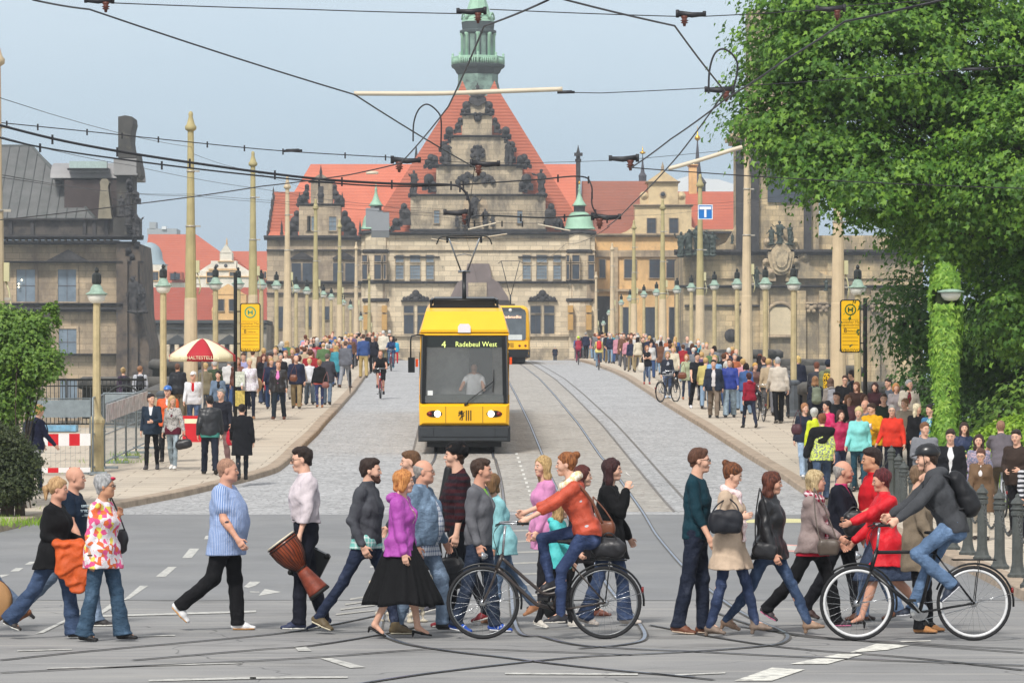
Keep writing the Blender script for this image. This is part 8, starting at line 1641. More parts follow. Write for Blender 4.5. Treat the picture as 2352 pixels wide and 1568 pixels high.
# -- bicycles
M_TYRE=plain((34,34,36),.8,.1,20,name='tyre'); M_CHR=plain((190,192,194),.22,.05,8,metal=.9,name='chrome'); M_RIMW=plain((214,214,214),.35,.05,8,name='rim_white'); M_RIMG=plain((120,122,124),.35,.1,8,metal=.6,name='rim_grey')
def bike(label,loc,hd,r=.36,wb=1.12,frame=(40,38,38),rim=None,ladies=False,rim_w=.012,rack=True,guard=True,fine=True,seat_h=.98,bar_h=1.08,bb_x=.50,text=None,scale=1.0):
    """x runs forward from the rear hub; z=0 is the ground"""
    e=empty('bicycle',loc,hd,label,'bicycle'); e.scale=(scale,)*3; mf=plain(frame,.35,.1,6,spec=.5,name='frame_paint'); n=40 if fine else 20
    for nm,cx in (('rear_wheel',0),('front_wheel',wb)):
        w=bpy.data.objects.new(nm,None); link(w,e); w.location=(cx,0,r)
        b=MB(); b.tube([((r-.018)*math.cos(a),0,(r-.018)*math.sin(a)) for a in [2*PI*i/n for i in range(n)]],.018,8,closed=True); b.build('tyre',M_TYRE,w)
        b=MB(); rr=r-.038-rim_w*.5; b.tube([(rr*math.cos(a),0,rr*math.sin(a)) for a in [2*PI*i/n for i in range(n)]],rim_w,6,closed=True); b.build('rim',rim or M_RIMG,w)
        b=MB(); ns=28 if fine else 14
        for i in range(ns):
            a=2*PI*i/ns; a2=a+(.9 if i%2 else -.9); s=(-1)**(i//2); b.tube([(.022*math.cos(a2),s*.025,.022*math.sin(a2)),(rr*math.cos(a),0,rr*math.sin(a))],.0016 if fine else .003,3,cap=False)
        b.build('spokes',M_CHR,w); b=MB(); b.lathe((0,-.045,0),[(.012,0),(.035,.012),(.035,.025),(.018,.03),(.018,.06),(.035,.065),(.035,.078),(.012,.09)],12,'y'); b.build('hub',M_CHR,w)
        if guard:
            b=MB(); R_=r+.022; a0,a1=(30,175) if cx==0 else (40,185)
            if cx: a0,a1=(-10,120)[0],130
            else: a0,a1=20,185
            rng=[R(a0+(a1-a0)*i/16) for i in range(17)]; b.tube([(R_*math.cos(a)*(-1 if 0 else 1),0,R_*math.sin(a)) for a in ([PI-q for q in rng] if cx else rng)],.011,6);
            m=b.build('mudguard',M_TBLK,w)
            b=MB(); q=R(8 if cx else 165); q=PI-q if cx else q; b.tube([(0,.05,0),(R_*math.cos(q),.03,R_*math.sin(q))],.003,4); b.tube([(0,-.05,0),(R_*math.cos(q),-.03,R_*math.sin(q))],.003,4); b.build('guard_stay',M_CHR,w)
    BB=Vector((bb_x,0,.29)); ST=Vector((bb_x-.17,0,seat_h-.14)); HT=Vector((wb-.20,0,.92 if not ladies else .86)); HB=Vector((wb-.135,0,.70)); FH=Vector((wb,0,r))
    b=MB()
    if ladies:
        b.tube(dense([HB+Vector((-.01,0,.02)),HB.lerp(BB,.45)+Vector((-.10,0,-.12)),BB+Vector((.12,0,.05)),BB+Vector((-.02,0,.02))],6),.020,8); b.tube(dense([HT.lerp(HB,.2),HB.lerp(BB,.42)+Vector((-.13,0,.02)),BB+Vector((.08,0,.17)),BB.lerp(ST,.33)],6),.017,8)
    else: b.tube([HB,BB],.021,8); b.tube([HT+Vector((.01,0,-.03)),ST.lerp(BB,.08)],.018,8)
    b.tube([BB,ST],.018,8); b.tube([HT,HB],.022,8)
    for y in(-.045,.045): b.tube([ST.lerp(BB,.1),(0,y,r)],.009,6); b.tube([BB+Vector((-.03,y*.8,0)),(0,y,r)],.010,6)
    fr=b.build('frame',mf,e)
    if text:
        m=HB.lerp(BB,.42); text_mesh(text,.055,M_CHR,(m.x,-.024,m.z),rot=(PI/2,math.atan2(HB.z-BB.z,HB.x-BB.x)*-1 if 0 else -math.atan2(HB.z-BB.z,HB.x-BB.x),0),parent=fr,ext=.002,name='maker_lettering')
    b=MB()
    for y in(-.045,.045): b.tube(dense([HB+Vector((.0,y*.6,-.0)),HB.lerp(FH,.4)+Vector((-.01,y,0)),FH+Vector((0,y,0))],4),.011,6)
    b.build('fork',mf,e)
    b=MB(); st=HT+Vector((-.025,0,bar_h-HT.z-.02)); b.tube([HT,st],.013,6);
    pts=[(-.20,-.27),(-.06,-.28),(.03,-.20),(.05,-.05),(.05,.05),(.03,.20),(-.06,.28),(-.20,.27)] if ladies else [(-.04,-.28),(.02,-.12),(.03,0),(.02,.12),(-.04,.28)]
    b.tube(dense([(st.x+x,y,st.z+.03+ (0.0)) for x,y in pts],4),.011,6); hb=b.build('handlebar',M_CHR,e); b=MB()
    for y in(-.28,.28): x0=-.20 if ladies else -.04; b.tube([(st.x+x0-.04,y*(.97),st.z+.03),(st.x+x0+.08,y,st.z+.03)],.016,6)
    b.build('grip',M_RUB,hb); b=MB()
    for y in(-.2,.2): b.tube([(st.x+.03,y,st.z+.03),(st.x+.10,y*1.1,st.z+.0)],.006,4); b.tube(dense([(st.x+.05,y,st.z+.02),(st.x+.12,y*.5,st.z-.1),(HT.x+.03,0,HT.z-.03)],4),.003,4)
    b.build('brake_lever',M_TBLK,hb)
    f=Fld(.01); s0=Vector((ST.x-.035,0,seat_h)); f.seg(s0+Vector((-.09,0,0)),s0+Vector((.03,0,-.005)),(.08,.03),(.05,.025),(0,1,0),k=.03); f.seg(s0+Vector((.03,0,-.005)),s0+Vector((.15,0,0)),(.04,.022),(.018,.016),(0,1,0),k=.03); f.obj('saddle',M_RUB,e); b=MB(); b.tube([ST,s0],.012,6); b.build('seat_post',M_CHR,e)
    b=MB(); b.lathe((BB.x,-.055,BB.z),[(.09,0),(.095,.003),(.09,.006)],20,'y'); b.tube([BB+Vector((0,-.06,0)),BB+Vector((-.10,-.075,-.12))],.009,5); b.tube([BB+Vector((0,.06,0)),BB+Vector((.10,.075,.12))],.009,5)
    b.tube([BB+Vector((.0,-.05,.09)),(0,-.05,r+.035)],.005,4); b.tube([BB+Vector((0,-.05,-.09)),(0,-.05,r-.035)],.005,4); cr=b.build('crankset',M_CHR if not ladies else M_TBLK,e); b=MB(); b.box((BB.x-.15,-.14,BB.z-.135),(BB.x-.05,-.07,BB.z-.11)); b.box((BB.x+.05,.07,BB.z+.11),(BB.x+.15,.14,BB.z+.135)); b.build('pedal',M_RUB,cr)
    if rack: b=MB();
    if rack:
        for y in(-.06,.06): b.tube([(.02+.20,y,2*r+.06),(-.22,y,2*r+.06)],.006,4); b.tube([(-.05,y,2*r+.06),(0,y*1.1,r)],.005,4)
        for x in(.1,0,-.1,-.2): b.tube([(x,-.06,2*r+.06),(x,.06,2*r+.06)],.005,4)
        b.build('rack',M_TBLK,e)
    b=MB(); b.lathe((-r-.02,0,r+.13),[(.03,0),(.035,.012),(.02,.025)],10,'x'); b.build('rear_lamp',M_TR,e); b=MB(); b.lathe((wb+.0-.05,0,2*r+.10),[(.015,0),(.042,.05),(.042,.065)],12,'x'); b.build('front_lamp',M_CHR,e)
    return e
def rider_ik(bk_h,hand,feet,hipz,ffs=((1,0,-.1),(1,0,-.1)),bend=(0,0,-1)):
    def fn(g):
        d=_v(0,0,hipz);
        for dd in(g.leg,g.arm):
            for sd in(1,-1):
                for q in('h','k','a','s','e','w'):
                    if q in dd[sd]: dd[sd][q]=dd[sd][q]+d
        for q in('hp','sh_c','neck','hc'): setattr(g,q,getattr(g,q)+d)
        for i,sd in enumerate((1,-1)):
            g.ik(sd,hand[i],bend); g.ikleg(sd,feet[i],ffs[i]); g.arm[sd]['curl']=1.0
    return fn
Y=39.75; s=F/Y; X0=(1390-1176)/s; bike('dark city bicycle with swept handlebar ridden left by the woman in the rust jacket',(X0,Y,.0),PI,r=.371,wb=1.24,frame=(58,50,46),ladies=True,seat_h=.99,bar_h=1.17,bb_x=.53,text='bioria',rim=M_RIMG,rim_w=.008)
hx=(X0-(1348-1176)/s)          # hip position ahead of the rear hub
hip=hx; L=lambda u,v,y:( (X0-(u-1176)/s)-hip, y, 2.5-(v-901)/s )
g,r=who('woman in a rust coloured jacket and yellow scarf riding a bicycle to the left',1348,1467,1.86,180,'f',1.0,Y=Y,ground=False,hr=('bun',(120,70,40),(176,112,64)),lean=17,tone='p',nod=2,
  tops=[('t_shirt','knit 196 196 200',dict(hem=.0,t=.010)),('jacket','shell 200 84 58',dict(sleeve='34',hem=.02,t=.022,wr=.008,open_=.035,sl=1.05))],bot=('slim','denim 38 66 118'),sh=('shoe',(40,40,46),(206,200,190)),
  ikf=rider_ik(0,(L(1203,1196,.24),L(1200,1182,-.24)),(L(1287,1410,.10),L(1263,1336,-.10)),1.075,((1,0,-.05),(1,0,-.35)),(-.2,0,-1)))
scarf(g,r,cloth((226,200,150),'floral',(238,228,214)),.0085,False,1.15)
b=MB(); b.tube(dense([tuple(g.T(.47,.085)+g.Sv*.10),tuple(g.T(.36,.16)+g.Sv*.02),tuple(g.T(.50,-.02)+g.Sv*.12),tuple(g.T(.3,-.13)+g.Sv*.14),tuple(g.T(.05,-.17)+g.Sv*.14)],5),.016,5); b.build('strap',LEAB,r)
o=shoulder_bag('black handbag strapped on the bicycle rack behind the woman rider',Vector(((1398-1176)/s,Y,2.5-(1257-901)/s)),(.36,.18,.20),LEA,None,handle=.09,seed=12)
Y=39.5; s=F/Y; X0=(2237-1176)/s; bike('black bicycle with white rims ridden left by the man in the grey hoodie',(X0,Y,.0),PI,r=.378,wb=1.178,frame=(18,18,20),rim=M_RIMW,rim_w=.016,seat_h=1.09,bar_h=1.16,bb_x=.545,text='diamant')
hip=X0-(2188-1176)/s; L=lambda u,v,y:((X0-(u-1176)/s)-hip,y,2.5-(v-901)/s)
g,r=who('man in a grey hoodie and black helmet riding to the left',2188,1470,1.86,180,'m',1.0,Y=Y,ground=False,hr=('short',(60,44,34)),hatk=('helmet',(30,31,34)),lean=22,tone='p',nod=6,
  tops=[('hoodie','knit 74 76 80',dict(hem=.06,t=.024,wr=.009,hood=True,sl=1.08))],bot=('straight','denim 84 128 176'),sh=SNK((42,50,66),(206,206,210)),
  ikf=rider_ik(0,(L(2045,1201,.26),L(2040,1194,-.26)),(L(2180,1340,.11),L(2096,1402,-.11)),1.155,((.72,0,-.66),(1,0,-.12)),(-.3,0,-1)))
def backpack(label,g,root,mat,h=.01,sc_=1.0,cat='backpack',k=1.0):
    e=empty('backpack',root.location,root.rotation_euler.z,label,cat); f=Fld(h); d=-(.20+.02*k)*(.5+.5*g.w)
    f.seg(g.T(.42,d+.02),g.T(.10,d),(.125*sc_,.075*sc_),(.135*sc_,.095*sc_),(0,1,0),k=.04,p=2.6); f.seg(g.T(.22,d-.06),g.T(.10,d-.06),(.09*sc_,.05*sc_),(.10*sc_,.05*sc_),(0,1,0),k=.03,p=2.6); f.noise(.006,36,3,1); f.obj('bag',mat,e)
    b=MB()
    for sd in(1,-1): b.tube(dense([tuple(g.T(.42,d+.05)+g.Sv*.08*sd),tuple(g.T(.53,-.02)+g.Sv*.10*sd),tuple(g.T(.42,.13)+g.Sv*.11*sd),tuple(g.T(.22,.13)+g.Sv*.135*sd),tuple(g.T(.12,d+.06)+g.Sv*.11*sd)],5),.014,5)
    b.build('strap',mat,e); return e
backpack('slim black backpack on the back of the helmeted cyclist',g,r,plain((24,25,29),.6,.1,6,bump=.3,name='bag_black'))
# -- people farther up the street
def Yhead(vh,H):
    f=lambda Y: 2.5+(901-vh)*Y/F-zr(Y)-.13-H
    Y=46.
    while f(Y)>0 and Y<340: Y+=.5
    return Y
rp_=random.Random(11)
def mid(label,u,vh,vf,hd,sex,hr,tops,bot,shoe=(40,36,36),w=None,H=None,pose=None,grp=None,**kw):
    if vf: p=G(u,vf,.13); Y=p.y; H=min(1.98,max(1.35,(vf-vh)*Y/F)) if H is None else H
    else: H=H or (1.76 if sex=='m' else 1.66); Y=Yhead(vh,H)
    w=w or rp_.uniform(.98,1.2); a=rp_.uniform(8,20)
    st=rp_.choice((1,-1)); L1=(a,6,0); R1=(-a*.9,10,a); LL,RL=(L1,R1) if st>0 else (R1,L1)
    la=(-14*st+rp_.uniform(-5,5),9,rp_.uniform(12,30),0); ra=(14*st+rp_.uniform(-5,5),9,rp_.uniform(12,30),0)
    if pose=='stand': LL=(2,2,0);RL=(-3,2,3);la=(4,10,rp_.choice((15,70,80)),30);ra=(2,10,rp_.choice((15,75,20)),30)
    d=dict(LL=LL,RL=RL,LA=la,RA=ra,turn=rp_.uniform(-22,22),lean=rp_.uniform(-2,5),nod=rp_.uniform(-4,10),twist=rp_.uniform(-8,8))
    hd+=rp_.uniform(-34,34) if pose=='stand' else rp_.uniform(-16,16)
    if pose=='stand': d['turn']=rp_.uniform(-40,40)
    d.update(kw)
    T=[(t if isinstance(t,tuple) else ('top',t)) for t in tops]
    return who(label,u,vf,H,hd,sex,w,Y=Y,z=.13,tops=T,bot=bot,sh=('sneaker' if sum(shoe)>330 else 'shoe',shoe),hr=hr,group=grp,**d)
D1,D2,D3='denim 44 64 100','denim 90 118 152','denim 150 172 184'; BK='knit 24 24 28'; NV='knit 30 36 52'; S='straight'; J=lambda n,c,**k:(n,c,dict(k))
brn,blk,bld,gry,aub,wht=(84,60,44),(32,26,26),(196,166,118),(140,138,134),(120,62,40),(206,204,198)
CW='white 1'
g,r=mid('man in a navy cardigan and white t-shirt smiling arm in arm with a blond woman',348,902,1079,-82,'m',('short',(40,30,28)),[J('t_shirt','knit 232 232 234'),J('cardigan','knit 40 54 70',vneck=True,hem=.12)],('slim',BK),(60,58,60),w=.92,turn=38,LA=(14,12,80,40))
g,r=mid('blond woman in a grey snakeskin pattern jacket and pale blue jeans',397,906,1079,-88,'f',('long',(204,164,108),(230,196,146)),[J('shirt','knit 96 30 48',hem=.10),J('jacket','snake 108 106 106 176 172 168',open_=.05,hem=.06)],('slim',D3),(224,222,218),turn=34,w=.98,RA=(4,8,10,0),LA=(6,22,12,0))
shoulder_bag('black leather holdall swinging from the blond woman\'s hand',grip(r,g,1,.08)+Vector((0,0,-.22)),(.40,.18,.22),LEA,None,handle=.14,seed=21,tilt=.2)
mid('man with a blue cycling helmet and orange vest behind the couple',385,884,1062,-88,'m',('short',blk),[J('shirt','knit 224 224 226'),J('vest','shell 226 96 40',open_=.02)],('slim',BK),hatk=('helmet',(60,110,180)))
g,r=mid('man in a white cap, red polo shirt and white and black jacket',444,852,998,-86,'m',('short',wht),[J('polo_shirt','knit 190 24 34',hem=.08),J('jacket','shell 222 222 226',open_=.06,hem=.10)],(S,'denim 62 92 134'),(150,146,138),hatk=('cap',(232,232,232)),LL=(4,4,0),RL=(-14,12,16))
mid('man seen from behind in a black leather jacket and dark jeans near the kerb',482,905,1090,92,'m',('short',(34,30,30)),[J('shirt','knit 70 140 130',hem=.11),J('jacket','leather 36 38 42',hem=.06,t=.034)],(S,'knit 32 38 52'),(30,30,32),w=1.16)
g,r=mid('grey haired man coming towards us behind the black leather jacket',508,891,1070,-90,'m',('grey',gry),[J('jacket','knit 34 36 46',hem=.15)],(S,'knit 150 120 120'),w=1.05)
shoulder_bag('red shopping bag carried beside the two men near the kerb',grip(r,g,1,.1)+Vector((.02,0,-.22)),(.20,.10,.36),cloth((196,30,54),'shell'),None,handle=.10,seed=22)
mid('man in a long black coat walking away along the left kerb',556,926,1103,88,'m',('short',blk),[J('coat','knit 24 25 30',hem=.36,t=.036,flare=.05,sl=1.1)],('slim','knit 42 46 54'),(28,26,26),w=1.05)
mid('woman with short black hair in an open blue grey jacket and cream trousers',501,850,985,-92,'f',('crop',blk),[J('shirt','knit 28 28 32',hem=.05),J('jacket','knit 108 126 148',open_=.06,hem=.10)],(S,'knit 214 206 190'),LA=(10,8,85,30))
mid('bald man in a black jacket seen from behind beside the parasol',409,833,968,90,'m',('buzz',(110,78,62)),[J('jacket','shell 34 37 44',hem=.12,t=.036)],(S,'knit 120 112 96'),w=1.25,tone='t',pose='stand')
mid('fair haired woman with a purple scarf under the parasol',472,832,966,100,'f',('crop',bld),[J('jacket','knit 128 120 98',hem=.16)],(S,D2),pose='stand'); mid('white haired man in an olive vest under the parasol',493,826,962,140,'m',('grey',wht),[J('shirt','knit 120 34 50'),J('vest','knit 70 84 62',hem=.12)],(S,'knit 90 86 80'),pose='stand')
g,r=mid('woman with a blond bun looking over the river railing',283,843,964,95,'f',('bun',bld),[J('jacket','floral 50 46 60 84 66 84',hem=.16)],('slim',BK),pose='stand'); backpack('dark rucksack worn by the woman with the blond bun',g,r,plain((34,34,40),.6,.1,6,name='bag_dark'),.016)
g,r=mid('person in a pale grey sweater with a black backpack at the railing',322,840,962,88,'m',('short',(150,110,80)),[J('sweater','knit 196 198 204',hem=.10)],(S,NV),pose='stand'); backpack('small black backpack on the pale grey sweater at the railing',g,r,plain((26,28,36),.6,.1,6,name='bag_black2'),.016,.9)
g,r=mid('woman in a navy blazer with elbow patches and a backpack walking past the shrub',84,926,1133,18,'f',('crop',(206,166,104)),[J('t_shirt','knit 206 206 210',hem=.14),J('blazer','knit 38 42 66',hem=.08)],('slim','denim 40 60 92'),(216,214,212),LA=(20,12,20,0),RA=(18,14,22,0),LL=(12,5,0),RL=(-12,8,10)); backpack('navy backpack of the woman passing the shrub',g,r,plain((28,32,46),.6,.1,6,name='bag_navy'),.014,1.1)
mid('woman with white blond hair in a white top and colourful scarf',573,820,964,-88,'f',('crop',(222,206,166)),[J('blouse','floral 222 222 226 190 180 196',hem=.12)],('slim',NV),(150,110,80));
shoulder_bag('tan coat carried over the arm of the woman with the colourful scarf',P(591,882,118)+Vector((0,-.4,0)),(.34,.16,.42),cloth((196,160,120)),None,seed=24,name='folded_coat',cat='coat')
T_L=[('woman in a brown leather jacket with long fair hair beside the stop sign',546,818,950,-90,'f',('long',(150,96,70)),[J('jacket','leather 130 78 60',hem=.08)],(S,D1)),
('man in a lilac shirt half hidden behind the stop sign',560,808,940,-90,'m',('short',brn),['knit 160 160 200'],(S,NV)),
('woman in a long black coat with wavy dark red hair',605,812,928,-90,'f',('long',(92,44,36)),[J('coat','knit 28 28 34',hem=.36,t=.03)],('bell',D1)),
('man in a grey open coat just left of the pink shirt',622,810,930,-88,'m',('short',(66,46,40)),[J('shirt','knit 60 50 54'),J('coat','knit 74 78 90',open_=.05,hem=.2)],(S,'knit 44 50 76')),
('man in a bright pink shirt and open black leather jacket walking towards us',640,825,964,-90,'m',('short',(150,110,84)),[J('shirt','knit 226 136 196',hem=.0),J('jacket','leather 40 38 40',open_=.075,hem=.12,t=.036)],(S,'knit 36 46 56'),(90,50,34)),
('woman in a white jacket with curly light brown hair',656,803,918,-86,'f',('curly',(160,110,76)),[J('jacket','knit 224 216 206',hem=.1)],(S,'knit 200 196 190')),
('woman in a cream hooded jacket and black trousers walking away',686,815,932,92,'f',('crop',(84,50,40)),[J('shirt','knit 224 110 96',hem=.12),J('hoodie','knit 214 206 194',hem=.07,hood=True,t=.034)],('slim',BK),(190,130,90)),
('short blond woman in white with grey trousers walking away',711,822,930,90,'f',('crop',(214,190,140)),[J('jacket','knit 222 224 230',hem=.1)],('wide','knit 96 106 116')),
('woman in a black hoodie and blue skinny jeans walking away',734,825,936,88,'f',('crop',(170,130,90)),[J('shirt','knit 220 110 100',hem=.10),J('hoodie','knit 26 26 28',hem=.05,hood=True,t=.034)],('slim','denim 34 60 120'),(170,110,70)),
('man in a charcoal jacket and blue grey jeans walking away',752,810,930,92,'m',('grey',(110,96,90)),[J('jacket','knit 66 66 74',hem=.16,t=.034)],(S,'denim 96 120 146')),
('man in a grey jacket and light grey trousers with a folded umbrella',793,781,891,90,'m',('short',(96,74,64)),[J('jacket','knit 104 106 114',hem=.10,t=.034)],(S,'knit 150 152 158'),(110,72,54)),
('man in a blue sweater and tan trousers walking away near the kerb',835,766,868,90,'m',('short',brn),[J('sweater','knit 60 84 136',hem=.06)],(S,'knit 188 164 110'),(90,84,80)),
('woman in pale yellow with a navy bag and white leggings',774,794,885,90,'f',('crop',bld),[J('blouse','knit 226 218 170',hem=.1)],('slim','knit 230 226 226')),
('man in a navy jacket walking towards us beside the blue sweater',856,768,858,-90,'m',('short',(120,80,64)),[J('jacket','knit 34 36 48',hem=.12)],(S,BK)),
('white haired man in a cream jacket walking away',881,756,846,90,'m',('grey',wht),[J('jacket','knit 222 214 196',hem=.10,t=.034)],(S,'knit 150 140 110')),
('man in a black jacket beside the cream jacket near the tram',895,754,842,90,'m',('grey',wht),[J('jacket','knit 36 36 40',hem=.12)],(S,BK)),
('child in a bright turquoise jacket and red trousers',909,776,836,90,'f',('crop',(60,44,34)),[J('jacket','shell 50 176 214',hem=.12)],(S,'knit 190 34 44')),
('man in a dark jacket with a grey scarf smiling in the left crowd',704,792,890,-90,'m',('short',(52,38,32)),[J('coat','knit 40 44 52',hem=.2)],(S,BK)),
('woman in pink seen from behind in the left crowd',702,768,860,90,'f',('crop',(110,66,50)),[J('blouse','knit 222 156 166',hem=.1)],(S,D2))]
for row in T_L: mid(*row)
